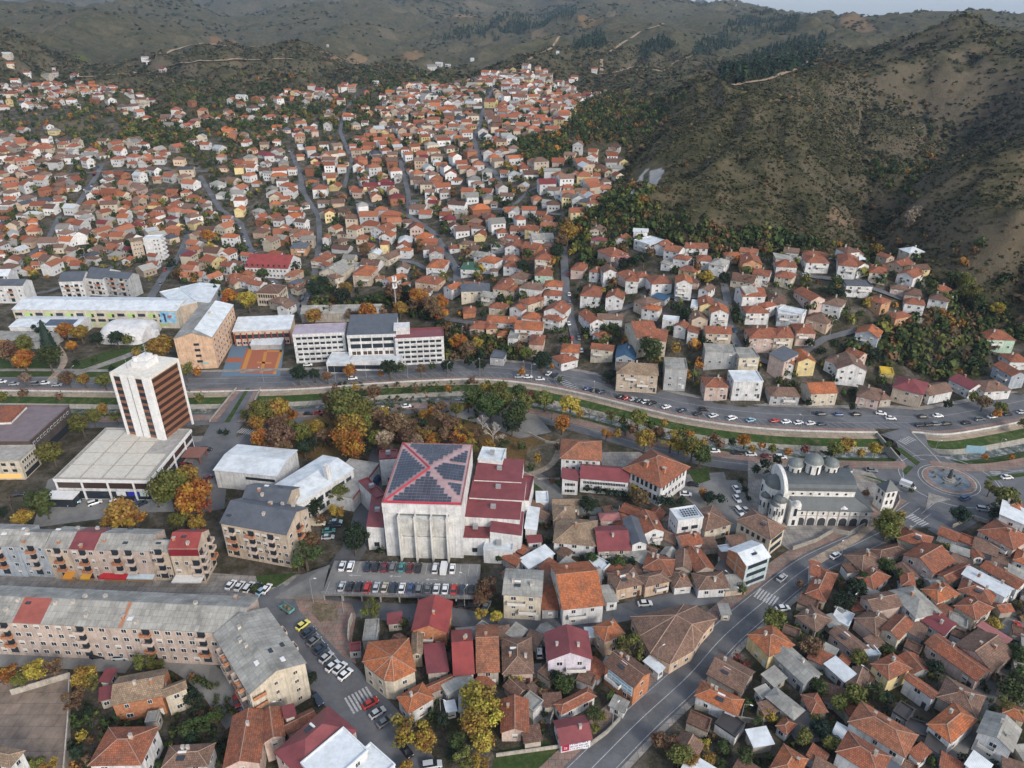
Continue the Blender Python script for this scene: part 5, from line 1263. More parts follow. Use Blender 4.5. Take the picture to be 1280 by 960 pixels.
# --- dark-roofed flats ---
root, b = big((274, 654), (358, 669), (371, 632), 13, 'g', 'slate', 'beige', 'apartment_block', None, 'beige four-storey apartment block with dark slate roof next to the white hall', rise=3.4, ridge='x')
flats(b, 0, 4, 10, bal_cols=(1, 4, 7), kinds='wps', seed=41); flats(b, 1, 4, 3, bal_cols=(1,), seed=42); clutter(b, 13, 3.4, 6, 43)
root, b = big((300, 628), (357, 634), (366, 608), 13, 'g', 'slate', 'beige', 'apartment_block', None, 'rear wing of the slate-roofed flats, hidden behind the front roof', rise=2.6, ridge='x'); clutter(b, 13, 2.6, 4, 44); flats(b, 1, 4, 2, seed=45)
# --- white halls ---
root, b = big((266, 588), (346, 596), (366, 562), 7.5, 'g', 'white', 'white', 'warehouse', None, 'low white hall with wide pale roof opposite the hotel', ridge='x', rise=1.2)
winrow(b, 0, 1, 4, 5.4, 1, 3, 1.2, 'g', u0=0)
root, b = big((333, 612), (373, 632), (411, 572), 9, 'g', 'white', 'white', 'warehouse', None, 'tall white hall with pale roof and white chimney shaft', ridge='y', rise=1.6)
winrow(b, 1, 2, 7, 2.4, 3.6, 2.4, 1.9, 'd'); winrow(b, 0, 1, 4, 6, 1, 1.6, 1.2, 'g'); mb = MB(); mb.box(b.W / 2 - 3.4, b.W / 2 - 1.6, 2, 3.8, 6, 15); b.part('chimney_shaft', mb, 'plaster', WC['white'])
root, b = big((400, 617), (441, 624), (455, 577), 5.5, 'f', 'tan', 'white', 'garage', None, 'flat tan-roofed garage block with red edge beside the lane', m='concrete'); band(b, 1, -b.D / 2, b.D / 2, 4.9, 5.6, .15, 'painted', 'red_edge', (.35, .05, .04))
mb = MB(); 
# --- culture hall ---
root, b = big((477, 630), (577, 633), (589, 557), 20, 'f', 'pinkred', 'white', 'culture_hall', None, 'big white culture hall with red-ribbed roof covered in solar panels', ov=.1)
W, D = b.W, b.D; mb = MB(); rz_ = 1.5
c4 = [(-W / 2 + .3, -D / 2 + .3, 20.5), (W / 2 - .3, -D / 2 + .3, 20.5), (W / 2 - .3, D / 2 - .3, 20.5), (-W / 2 + .3, D / 2 - .3, 20.5)]; apx = (0, 0, 20.5 + rz_)
for i in range(4): mb.poly([c4[i], c4[(i + 1) % 4], apx])
ro = b.part('hipped_roof', mb, 'roof_metal', (.40, .27, .27)); mb = MB()
for c in c4[:1] + c4[3:]: mb.bar(c, apx, .38)
for c in (0,): mb.bar((c4[0][0], c4[0][1], 20.6), (c4[1][0], c4[1][1], 20.6), .4)
mk('ridge_flashing', mb, 'painted', ro, (.38, .03, .05)); 
def zf(x, y): return 20.72 + rz_ * (1 - max(abs(x) / (W / 2 - .3), abs(y) / (D / 2 - .3)))
for sgn in (-1, 1):
    for ax in (0, 1):
        mb = MB(); st_ = 1.35; nn = 16
        for i in range(-12, 13):
            for j in range(1, 15):
                if ax == 0: x0, y0 = i * st_, sgn * j * 1.28
                else: x0, y0 = sgn * j * 1.05, i * 1.45
                dx, dy = (1.2, 1.08) if ax == 0 else (.95, 1.3)
                ok = True
                for qx, qy in ((x0 - .6, y0 - .6), (x0 + .6, y0 + .6), (x0 - .6, y0 + .6), (x0 + .6, y0 - .6)):
                    fx, fy = abs(qx) / (W / 2 - .6), abs(qy) / (D / 2 - .6)
                    if fx > 1 or fy > 1 or (fx > fy - .03 if ax == 0 else fy > fx - .03): ok = False
                if ok and not (ax == 1 and sgn == 1 and i % 7 == 3): mb.poly([(x0 - dx / 2, y0 - dy / 2, zf(x0 - dx / 2, y0 - dy / 2)), (x0 + dx / 2, y0 - dy / 2, zf(x0 + dx / 2, y0 - dy / 2)), (x0 + dx / 2, y0 + dy / 2, zf(x0 + dx / 2, y0 + dy / 2)), (x0 - dx / 2, y0 + dy / 2, zf(x0 - dx / 2, y0 + dy / 2))])
        mk('solar_panels', mb, 'solar', ro)
for j in range(3):
    u = -W * .19 + j * W * .205; mb = MB()
    for z0, z1, o0, o1 in ((.2, 8.6, .9, .9), (8.9, 16.2, .9, 2.2)):
        w_ = W * .093; P = [(u - w_, -o0), (u + w_, -o0)]
        mb.poly([(u - w_, -o0, z0), (u + w_, -o0, z0), (u + w_, -o1, z1), (u - w_, -o1, z1)]); mb.poly([(u - w_, -.01, z0), (u - w_, -o0, z0), (u - w_, -o1, z1), (u - w_, -.01, z1)]); mb.poly([(u + w_, -.01, z0), (u + w_, -o0, z0), (u + w_, -o1, z1), (u + w_, -.01, z1)][::-1]); mb.poly([(u - w_, -o1, z1), (u + w_, -o1, z1), (u + w_, -.01, z1), (u - w_, -.01, z1)])
    x, y, r = b.side(0, 0); mk('facade_panel', mb, 'plaster', b.root, (.60, .60, .58), b.loc(x, y, 0), r)
    
for u in (-.29, -.086, .118, .32): band(b, 0, W * u - .25, W * u + .25, 0, 17, 2.5, 'plaster', 'facade_fin', (.66, .65, .62))
band(b, 0, -W / 2, W / 2, 17, 20.4, .5, 'plaster', 'fascia', WC['white']); band(b, 0, -W * .32, W * .34, 16.2, 17, .3, 'painted', 'recess', (.13, .15, .13))  # dark band below the fascia imitates the shade of a recess
for A, B, C, e, rt, rc, rise, lab in (((458,661),(480,660),(496,620),8.5,'s','burgundy',1,0),((470,624),(482,619),(499,582),9,'f','burgundy',1,0),((474,575),(497,573),(505,562),11,'f','burgundy',1,0),
   ((592,600),(652,603),(655,577),13.2,'s','burgundy',.8,0),((586,622),(655,626),(657,601),12,'s','burgundy',.8,0),((579,646),(650,650),(654,627),10.6,'s','burgundy',.8,0),((574,672),(612,673),(616,652),7,'f','burgundy',1,0),((612,668),(652,670),(656,640),8.5,'s','burgundy',1,0),((597,575),(628,578),(631,562),15,'f','white',1,0),((640,624),(661,626),(663,596),9.5,'f','burgundy',1,0),((604,688),(641,690),(643,676),5,'f','white',1,0)):
    cen, w_, d_, rz2, _ = rect_from_px(A, B, C, e, .1, 0); rr2 = rz2 - root.rotation_euler.z; dl = Vector((cen.x - root.location.x, cen.y - root.location.y)); c_, s_ = math.cos(-root.rotation_euler.z), math.sin(-root.rotation_euler.z)
    k = Blk(root, w_, d_, dl.x * c_ - dl.y * s_, dl.x * s_ + dl.y * c_, rr2); ri, rg, ro_ = roof_build(k, e, rt, rc, None, rise, .1, ridgecap=False); ro_.name = 'wing_roof'; wall_build(k, e, 'white', rt, rg, ri, -.3, name='wing_wall')
    for q in range(max(1, int(w_ / 7))): k.window(0, -w_ / 2 + (q + .5) * w_ / max(1, int(w_ / 7)), 2.2, 1.6, 1.6, 'd')
    mbv = MB(); mbv.box(-.8, .8, -.6, .6, 0, 1.3); k.part('roof_vent', mbv, 'grey_metal').location.z = e + ri * .5
# --- parking deck ---
cen, w_, d_, rz2, _ = rect_from_px((402, 743), (596, 748), (592, 705), 2.6, 0, 0); deck = thing('parking_deck', (cen.x, cen.y, 0), rz2, 'parking deck', None, 'raised concrete parking deck with two rows of cars in front of the culture hall'); K = Blk(deck, w_, d_)
mb = MB(); mb.box(-w_ / 2, w_ / 2, -d_ / 2, d_ / 2, 2.2, 2.6); K.part('deck_slab', mb, 'asphalt_old'); mb = MB(); mb.box(-w_ / 2, w_ / 2, -d_ / 2 + 3.5, d_ / 2, -.2, 2.2); K.part('retaining_wall', mb, 'concrete')
for i in range(9): mb = MB(); x = -w_ / 2 + .5 + i * (w_ - 1) / 8; mb.box(x - .2, x + .2, -d_ / 2 + .2, -d_ / 2 + .6, 0, 2.2); K.part('column', mb, 'concrete')
mb = MB()
for y in (-d_ / 2 + .05,):
    for i in range(46): x = -w_ / 2 + i * w_ / 45; mb.bar((x, y, 2.6), (x, y, 3.6), .04)
    for z in (3.1, 3.6): mb.bar((-w_ / 2, y, z), (w_ / 2, y, z), .05)
K.part('railing', mb, 'grey_metal'); mb = MB()
for i in range(19):
    x = -w_ / 2 + 1.0 + i * 2.55
    if x < w_ / 2 - .5:
        mb.box(x - .06, x + .06, -d_ / 2 + .4, -d_ / 2 + 5.2, 2.6, 2.606); mb.box(x + 2 - .06, x + 2.06, d_ / 2 - 5.2, d_ / 2 - .4, 2.6, 2.606)
for x in (-14, -2, 9): mb.box(x - 1.6, x + 1.2, -.1 + (x % 3), .1 + (x % 3), 2.6, 2.606); mb.poly([(x - 2.4, (x % 3), 2.607), (x - 1.4, -.5 + (x % 3), 2.607), (x - 1.4, .5 + (x % 3), 2.607)])
K.part('bay_markings', mb, 'paint_white'); DECK = (cen, w_, d_, rz2)
a, b1, c, d1 = atz(342, 748), atz(403, 741, 2.6), atz(412, 706, 2.6), atz(372, 720); mb = MB(); mb.prism([a, b1, c, d1], -.3, .05)
mb = MB(); mb.poly([(*a, .05), (*b1, 2.6), (*c, 2.6), (*d1, .05)]); mb.poly([(*a, .05), (*a, -.2), (*b1, -.2), (*b1, 2.6)]); mb.poly([(*d1, .05), (*d1, -.2), (*c, -.2), (*c, 2.6)]); o = mk('access_ramp', mb, 'asphalt_old', None); o.parent = deck; o.matrix_parent_inverse = deck.matrix_world.inverted() if False else Matrix.LocRotScale(deck.location, deck.rotation_euler, None).inverted()
# --- police station complex ---
root, b = big((237, 771), (451, 783), (456, 682), 8.5, 'h', 'terracotta', 'white', 'office_building', None, 'x', ov=.6) if False else big((640+237/4, 380+771/4), (640+451/4, 380+783/4), (640+456/4, 380+682/4), 8.5, 'h', 'terracotta', 'white', 'office_building', None, 'white office building with orange-brown hipped roof above the long red-roofed annex', ov=.7, rise=3)
winrow(b, 0, 3, 5, 1.6, 2.6, 1.1, 1.2, 'w'); winrow(b, 1, 3, 4, 1.6, 2.6, 1.1, 1.2)
root, b = big((640+338/4, 380+872/4), (640+587/4, 380+893/4), (640+562/4, 380+815/4), 6, 'g', 'burgundy', 'white', 'office_building', None, 'long white two-storey annex with burgundy metal roof and rows of small windows', ridge='x'); winrow(b, 0, 2, 13, 1.7, 2.7, 1.2, 1.3)
root, b = big((640+247/4, 380+884/4), (640+334/4, 380+888/4), (640+338/4, 380+832/4), 6, 's', 'burgundy', 'white', 'office_building', None, 'small white corner annex with burgundy roof below the orange-roofed office'); winrow(b, 0, 2, 3, 1.7, 2.7, 1.4, 1.3)
root, b = big((640+548/4, 380+818/4), (640+748/4, 380+917/4), (640+887/4, 380+806/4), 9, 'h', 'rust', 'white', 'office_building', None, 'large white office building with broad rust-brown hipped roof and tall windows', ov=.9, rise=4.5); winrow(b, 0, 2, 7, 3, 3.6, 1.0, 2.2, 'd'); winrow(b, 1, 2, 7, 3, 3.6, 1.3, 1.8, 'w'); chimney(b, -1, -5, 11.5, 1.6, 1.2, 1); chimney(b, 5, -3, 11.3, 1.1, 1, 1)
# --- orange school, sports hall, municipal block ---
root, b = big((216, 424), (265, 422), (292, 381), 16, 'g', 'grey', 'apricot', 'school', None, 'tall orange school block with half grey and half white roof by the bridge', ridge='y', rise=2.6)
winrow(b, 1, 5, 9, 2, 2.9, 1.7, 1.5, 'p'); winrow(b, 0, 4, 1, 4, 2.9, 2.6, 1.3, 'g', u0=-1, u1=3); mb = MB(); x1 = b.W / 2 + .3; k_ = 2.6 / (b.W / 2); mb.poly([(x1, -b.D / 2 - .28, 16.24 - .3 * k_), (x1, b.D / 2 + .28, 16.24 - .3 * k_), (.1, b.D / 2 + .28, 18.84), (.1, -b.D / 2 + 4, 18.84)]); b.part('white_roof_slope', mb, 'roof_metal', (.62, .66, .68)); chimney(b, 2, 3, 18.6, .9, .9)
mb = MB(); mb.box(-2, 1.5, -b.D / 2 - .1, -b.D / 2, .3, .9); band(b, 0, 2, 5, 2.5, 3.3, .06, 'painted', 'name_board', (.2, .45, .5))
root, b = big((290, 415), (363, 412), (382, 398), 8, 's', 'white', 'peach', 'sports_hall', None, 'low peach sports hall with white roof and red-brown window frames', ridge='x'); winrow(b, 0, 1, 9, 5, 1, 4.2, 2.2, 'd'); winrow(b, 0, 1, 9, 1.6, 1, 3, 1.6, 'w')
for j in range(10): u = -b.W / 2 + .5 + j * (b.W - 1) / 9; band(b, 0, u - .3, u + .3, 0, 7, .3, 'painted', 'pilaster', (.22, .045, .035))
root, b = big((312, 432), (352, 431), (357, 424), 2.6, 's', 'white', 'grey', 'changing_room', None, 'long low grey changing room beside the sports court', cat='building')
MUN = [((365,419),(431,416),(434,404),15,'lilac',5,8,'white five-storey municipal block with lilac roof'), ((433,420),(495,418),(494,399),15.5,'slate',4,5,'white municipal block with dark slate roof in the middle'), ((493,424),(555,421),(547,410),14,'burgundy',5,7,'white five-storey municipal block with burgundy roof at the trees')]
for A, B, C, e, rc, fl, cols, lab in MUN:
    root, b = big(A, B, C, e, 'f' if rc != 'slate' else 's', rc, 'white', 'municipal_building', None, lab, ridge='x', ov=.2)
    for f in range(fl):
        z = e - 2.0 - f * (e - 1.2) / fl
        if fl == 4: winrow(b, 0, 1, 4, z, 1, (b.W - 2) / 4 - .5, 2.2, 'p' if f == 2 else 'd', skip=())
        else: winrow(b, 0, 1, cols, z, 1, (b.W - 2) / cols - .6, 1.15, 'd')
        if fl == 5: band(b, 0, -b.W / 2, b.W / 2, z - 1.5, z - .75, .45, 'plaster', 'sill_band', WC['white'])
    band(b, 0, -b.W / 2, b.W / 2, e - 1.1, e + .3, .6, 'plaster', 'fascia', WC['white']); winrow(b, 1, fl, 2, 2, 2.8, 1.4, 1.2, 'd')
    if rc == 'burgundy': mb = MB(); mb.box(-b.W / 2 - .5, -b.W / 2 + 7, b.D / 2 - 6, b.D / 2 + 1, e, e + 3.5); b.part('stair_head', mb, 'plaster', WC['white'])
root, b = big((407, 455), (437, 455), (435, 441), 5, 'f', 'white', 'white', 'entrance_hall', None, 'low white entrance hall with dark glazing before the municipal blocks', cat='building'); band(b, 0, -b.W / 2 + .5, b.W / 2 - .5, .5, 3.8, .06, 'glass', 'shop_window')
root, b = big((437, 452), (502, 452), (500, 442), 5, 'f', 'white', 'white', 'entrance_hall', None, 'long white ground-floor wing with entrance before the slate-roofed block', cat='building'); winrow(b, 0, 1, 9, 2, 1, 2.6, 2, 'd')
root, b = big((375, 393), (478, 391), (480, 381), 5, 'g', 'grey', 'old', 'warehouse', None, 'long low grey-roofed shed behind the municipal blocks', ridge='x')
# --- telecom mast behind the municipal block ---
o = thing('telecom_mast', (*atz(496, 396, 0), 0), 0, 'mast', None, 'slender white telecom mast with antenna drums behind the municipal block'); mb = MB(); mb.bar((0, 0, 0), (0, 0, 24), .5, r2=.3); mk('pole', mb, 'grey_metal', o)
for z in (17, 21): mb = MB(); [mb.box(math.cos(a) * 1.1 - .35, math.cos(a) * 1.1 + .35, math.sin(a) * 1.1 - .35, math.sin(a) * 1.1 + .35, z, z + 2.4) for a in (0.3, 2.4, 4.5)]; mb.cyl(0, 0, z, z + .3, 1.3, n_=10); mk('antenna_ring', mb, 'frame_white', o)
# --- long white school, halls, dome ---
root, b = big((14, 387), (221, 389), (206, 372), 10, 'g', 'white', 'cream', 'school', None, 'very long cream and green school with pale metal roof and a blue mural', ridge='x', rise=2)
r5 = random.Random(5); L = b.W
for j in range(16):
    u = -L / 2 + (j + .5) * L / 16
    if j >= 15: continue
    if j % 2: band(b, 0, u - 2, u + 2, 6.0, 8.2, .08, 'painted', 'green_panel', (.33, .50, .16)); b.window(0, u + 1.2, 6.9, 1.4, 2, 'g')
    else: b.window(0, u, 7.4, 4, 1.8, 'g')
    b.window(0, u, 4.2, 4.2, 1.6, 'g'); band(b, 0, u - 2, u + 2, 1.4, 2.5, .07, 'painted', 'green_panel', (.30, .46, .18))
mu = band(b, 0, L / 2 - 9.5, L / 2 - 1, 3.0, 9.4, .12, 'mural', 'mural')
mb = MB(); mb.prism([(L / 2 - 7.6, -.16), (L / 2 - 6.7, -.16), (L / 2 - 6.5, -.13), (L / 2 - 7.4, -.13)], 3.8, 8.2); mb.box(L / 2 - 7.9, L / 2 - 7.1, -.17, -.13, 7.4, 8.6); mk('dark_shape', mb, 'painted', mu, (.03, .04, .10)); mb = MB(); mb.box(L / 2 - 5.6, L / 2 - 3.2, -.17, -.13, 6.6, 7.5); mb.box(L / 2 - 5.0, L / 2 - 3.8, -.18, -.13, 6.0, 6.8); mk('red_shape', mb, 'painted', mu, (.42, .07, .06)); band(b, 0, L / 2 - 1, L / 2, 0, 10, .1, 'plaster', 'pilaster', WC['cream'])
root, b = big((221, 384), (247, 378), (243, 356), 11, 'f', 'white', 'beige', 'school', None, 'beige windowless end block of the long school')
root, b = big((10, 409), (96, 409), (100, 394), 6, 'g', 'white', 'white', 'sports_hall', None, 'white hall with a black solar array on its roof before the long school', ridge='x', rise=1); winrow(b, 0, 1, 14, 3.2, 1, 1.6, 1, 'd'); mb = MB(); mb.poly([(0, -b.D / 2 + 1, 6.45), (b.W * .42, -b.D / 2 + 1, 6.45), (b.W * .42, -.4, 7.2), (0, -.4, 7.2)]); b.part('solar_panels', mb, 'solar')
root, b = big((-40, 425), (60, 428), (62, 416), 4, 'f', 'grey', 'grey', 'storehouse', None, 'low grey flat building behind the park trees', cat='building')
cen, w_, d_, rz2, _ = rect_from_px((116, 430), (180, 432), (178, 408), 0, 0, 0); dm = thing('sports_dome', (cen.x, cen.y, 0), rz2, 'dome hall', None, 'white rounded quonset sports dome beside the park'); mb = MB(); n1, n2 = 14, 12; hh = 8.0
for i in range(n1):
    for j in range(n2):
        def P(i, j):
            t = -1 + 2 * i / n1; a = math.pi * j / n2; r = (1 - abs(t) ** 6) ** .5 if abs(t) < 1 else .001
            return (t * w_ / 2, -math.cos(a) * d_ / 2 * r, math.sin(a) ** .8 * hh * r)
        mb.poly([P(i, j), P(i + 1, j), P(i + 1, j + 1), P(i, j + 1)])
mk('shell', mb, 'roof_metal', dm, (.6, .6, .6)); mb = MB(); mb.box(w_ / 2 - 1.5, w_ / 2 + 1, -2, 2, 0, 3); mk('entrance', mb, 'frame_white', dm)
root, b = big((208, 382), (262, 379), (255, 357), 8, 'g', 'white', 'grey', 'warehouse', None, 'grey hall with pale roof and blue-tinted window band behind the orange school', ridge='y', rise=2); winrow(b, 0, 1, 5, 5, 1, 3, 1.6, 'd'); 
root, b = big((178, 299), (201, 298), (203, 294), 15, 'f', 'white', 'white', 'apartment_block', None, 'slim white five-floor block of flats standing alone among low houses', det=1); winrow(b, 0, 5, 2, 2, 2.9, 1.1, 1.2, 'w', u0=0); 
for f in range(5): b.balcony(1, 0, 1 + f * 2.9, max(b.D * .8, 2.5), 1.2, WC['white'])
root, b = big((162, 303), (178, 301), (184, 296), 13, 'f', 'tan', 'beige', 'apartment_block', None, 'beige block of flats joined to the slim white one', det=1); winrow(b, 0, 4, 3, 2, 2.9, 1.1, 1.2, 'w')
root, b = big((305, 334), (360, 336), (356, 322), 7, 'g', 'red', 'white', 'school', None, 'white school with bright red mansard roof and dormer windows', ridge='x', rise=5.5); winrow(b, 0, 2, 11, 2, 3.2, 1.3, 1.5, 'w')
for j in range(8): u = -b.W / 2 + (j + .5) * b.W / 8; b.window(0, u, 8.6, 1.1, 1.4, 'b')
root, b = big((319, 366), (348, 367), (362, 357), 8, 'h', 'brown', 'cream', 'school', None, 'cream two-storey school with brown hipped roof and regular tall windows', ridge='x'); winrow(b, 0, 2, 8, 2.4, 3.6, 1.0, 1.9, 'b'); winrow(b, 1, 2, 5, 2.4, 3.6, 1.0, 1.9, 'b')
for i, (A, B, C, e, rc, wc, lab) in enumerate((((72,352),(103,351),(114,341),11,'slate','white','white block of flats with slate roof and yellow patches'), ((103,347),(128,349),(135,337),11,'slate','white','white flats with recessed balconies beside the yellow-patched block'), ((129,346),(160,349),(169,342),12,'slate','grey','grey and tan striped block of flats with slate roof'), ((-30,357),(28,357),(30,350),11,'slate','white','white terraced block of flats at the picture edge behind the school'), ((-20,346),(10,345),(14,338),9,'white','white','white house with sloping white roof above the terraced flats'))):
    root, b = big(A, B, C, e, 'g', rc, wc, 'apartment_block', None, lab.replace(' at the picture edge', ''), det=1, ridge='x', zfix=None); flats(b, 0, 3 if e < 12 else 4, 5, bal_cols=(1, 3), seed=60 + i)
root, b = big((-60+0, 552), (37, 552), (74, 507), 10, 'f', 'mauve', 'dark', 'department_store', None, 'wide dark department store with flat mauve roof and rows of small upper windows', cat='store'); winrow(b, 1, 1, 11, 8, 1, 1.4, 1.2, 'w'); band(b, 1, -b.D / 2 + 1, b.D / 2 - 1, 1, 4, .06, 'glass', 'shop_window')
root, b = big((-90, 578), (24, 577), (42, 557), 8, 'f', 'tan', 'cream', 'shop_building', None, 'cream two-storey shop building with brown flat roof by the hotel', cat='shop', m='concrete'); winrow(b, 0, 2, 9, 4, 2.6, 1.6, 1.1, 'd'); winrow(b, 1, 2, 6, 4, 2.6, 1.1, 1.4, 'w'); band(b, 0, b.W / 2 - 9, b.W / 2 - 1, .6, 2.6, .06, 'lit_sign', 'lit_window', (.6, .33, .12)); band(b, 1, -b.D / 2 + 1, b.D / 2 - 1, .4, 2.4, .06, 'glass', 'shop_window')
root, b = big((-60, 532), (14, 528), (24, 508), 11, 'f', 'rust', 'white', 'shop_building', None, 'white stepped shop building with rusty roof behind the department store', cat='shop')
# --- white block with rooftop solar, brick building with white roof, cream house by the church ---
root, b = big((640+828/4, 600+213/4), (640+963/4, 600+192/4), (640+898/4, 600+130/4), 9, 'f', 'white', 'white', 'apartment_block', None, 'plain white cube block with a solar array on its flat roof', det=1); solar(b, -b.W / 2 + 2.2, b.W / 2 - 1, -b.D / 2 + 1, b.D / 2 - 1.5, lambda x, y: 9.55 + .08 * (y + b.D / 2), 6, 4); winrow(b, 0, 1, 2, 6, 1, 2.2, 1.3, 'd'); winrow(b, 3, 2, 3, 3, 3, .8, .9, 'w')
root, b = big((640+1120/4, 600+385/4), (640+1172/4, 600+432/4), (640+1300/4, 600+345/4), 9.5, 'g', 'white', 'brick', 'apartment_block', None, 'raw brick building with folded white metal roof and teal street front', ridge='y', rise=1.2) if False else big((640+1075/4, 600+345/4), (640+1172/4, 600+432/4), (640+1270/4, 600+362/4), 9.0, 'g', 'white', 'brick', 'apartment_block', None, 'raw brick building with folded white metal roof and teal street front', ridge='y', rise=1.6)
band(b, 1, -b.D / 2, b.D / 2, 0, 8.9, .02, 'plaster', 'street_front', (.42, .52, .55)); winrow(b, 1, 3, 6, 1.8, 3, 1.6, 1.5, 'g'); band(b, 0, -b.W / 2, b.W / 2, 3.0, 3.3, .05, 'concrete', 'floor_beam'); band(b, 0, -b.W / 2, b.W / 2, 6.1, 6.4, .05, 'concrete', 'floor_beam'); band(b, 0, -.2, .2, 0, 9.3, .07, 'concrete', 'pillar')
for w_ in []: pass
root, b = big((900+105/5.333, 540+585/5.333), (900+342/5.333, 540+716/5.333), (900+516/5.333, 540+668/5.333), 7.5, 'h', 'old', 'cream', 'parish_house', None, 'cream parish house with worn brown hipped roof below the church', rise=2.6, ov=.5, cat='house'); winrow(b, 1, 2, 6, 2, 3.2, 1, 1.7, 'd'); winrow(b, 0, 1, 5, 5.2, 1, 1, 1.6, 'd')
# orange-roofed big house: solar water heaters; shop sign board

root, b = big((320+85/4, 720+880/4), (320+235/4, 720+1020/4), (320+545/4, 720+800/4), 9, 'h', 'burgundy', 'pink', 'house', None, 'large house with broad burgundy metal roof wrapped round white roof terraces', rise=3.2, win=True, cat='house')
root, b = big((320+215/4, 720+940/4), (320+345/4, 720+1075/4), (320+575/4, 720+880/4), 10.5, 'f', 'white', 'white', 'house', None, 'white flat-roofed terrace block in front of the broad burgundy roof', m='painted', win=True, cat='house')
root, b = big((320+430/4, 720+960/4), (320+560/4, 720+1085/4), (320+720/4, 720+960/4), 8.5, 'f', 'white', 'white', 'house', None, 'lower white roof terrace beside the sloping street', m='painted', win=True, cat='house')

def near_house_blk(px, py, e):
    q = Vector(ground(px, py, e)[:2]); h = min(HOUSES, key=lambda h: (h[1] - q).length); return Blk(h[0], h[3], h[4])
def signboard(b, k, u0, u1, z0, z1, rows, col=(.62, .63, .66), ink=(.10, .10, .22), seed=1, sq=None):
    base = band(b, k, u0, u1, z0, z1, .1, 'painted', 'sign_board', col); r = random.Random(seed); mb = MB(); h = (z1 - z0) / rows; a = u0 + ((u1 - u0) * sq if sq else 0) + .15
    for i in range(rows):
        x = a
        while x < u1 - .5: w = r.uniform(.12, .34); mb.box(x, x + w, -.115, -.1, z0 + i * h + h * .25, z0 + i * h + h * .7); x += w + r.choice((.08, .08, .3))
    mk('lettering', mb, 'painted', base, ink)
    if sq:
        x1 = u0 + (u1 - u0) * sq; mb = MB(); mb.box(u0 + .12, x1, -.13, -.1, z0 + .1, z1 - .1); mk('red_panel', mb, 'painted', base, (.30, .01, .06)); mb = MB(); m_ = (u0 + x1) / 2; zc = (z0 + z1) / 2
        mb.box(m_ - .35, m_ + .4, -.15, -.13, zc - .45, zc - .28); mb.box(m_ + .22, m_ + .4, -.15, -.13, zc - .28, zc); mb.box(m_ - .35, m_ + .4, -.15, -.13, zc - .02, zc + .14); mb.box(m_ - .35, m_ - .18, -.15, -.13, zc + .14, zc + .4); mk('emblem', mb, 'painted', base, (.6, .45, .42))
b = near_house_blk(718, 915, 3); signboard(b, 0, -b.W / 2 + .1, b.W / 2 - .1, .5, 2.9, 3, seed=3, sq=.27)
b = near_house_blk(783, 830, 7); signboard(b, 0, -b.W / 2 + 1.2, b.W / 2 - .3, 3.0, 6.0, 3, (.55, .64, .68), (.12, .25, .35), 5)
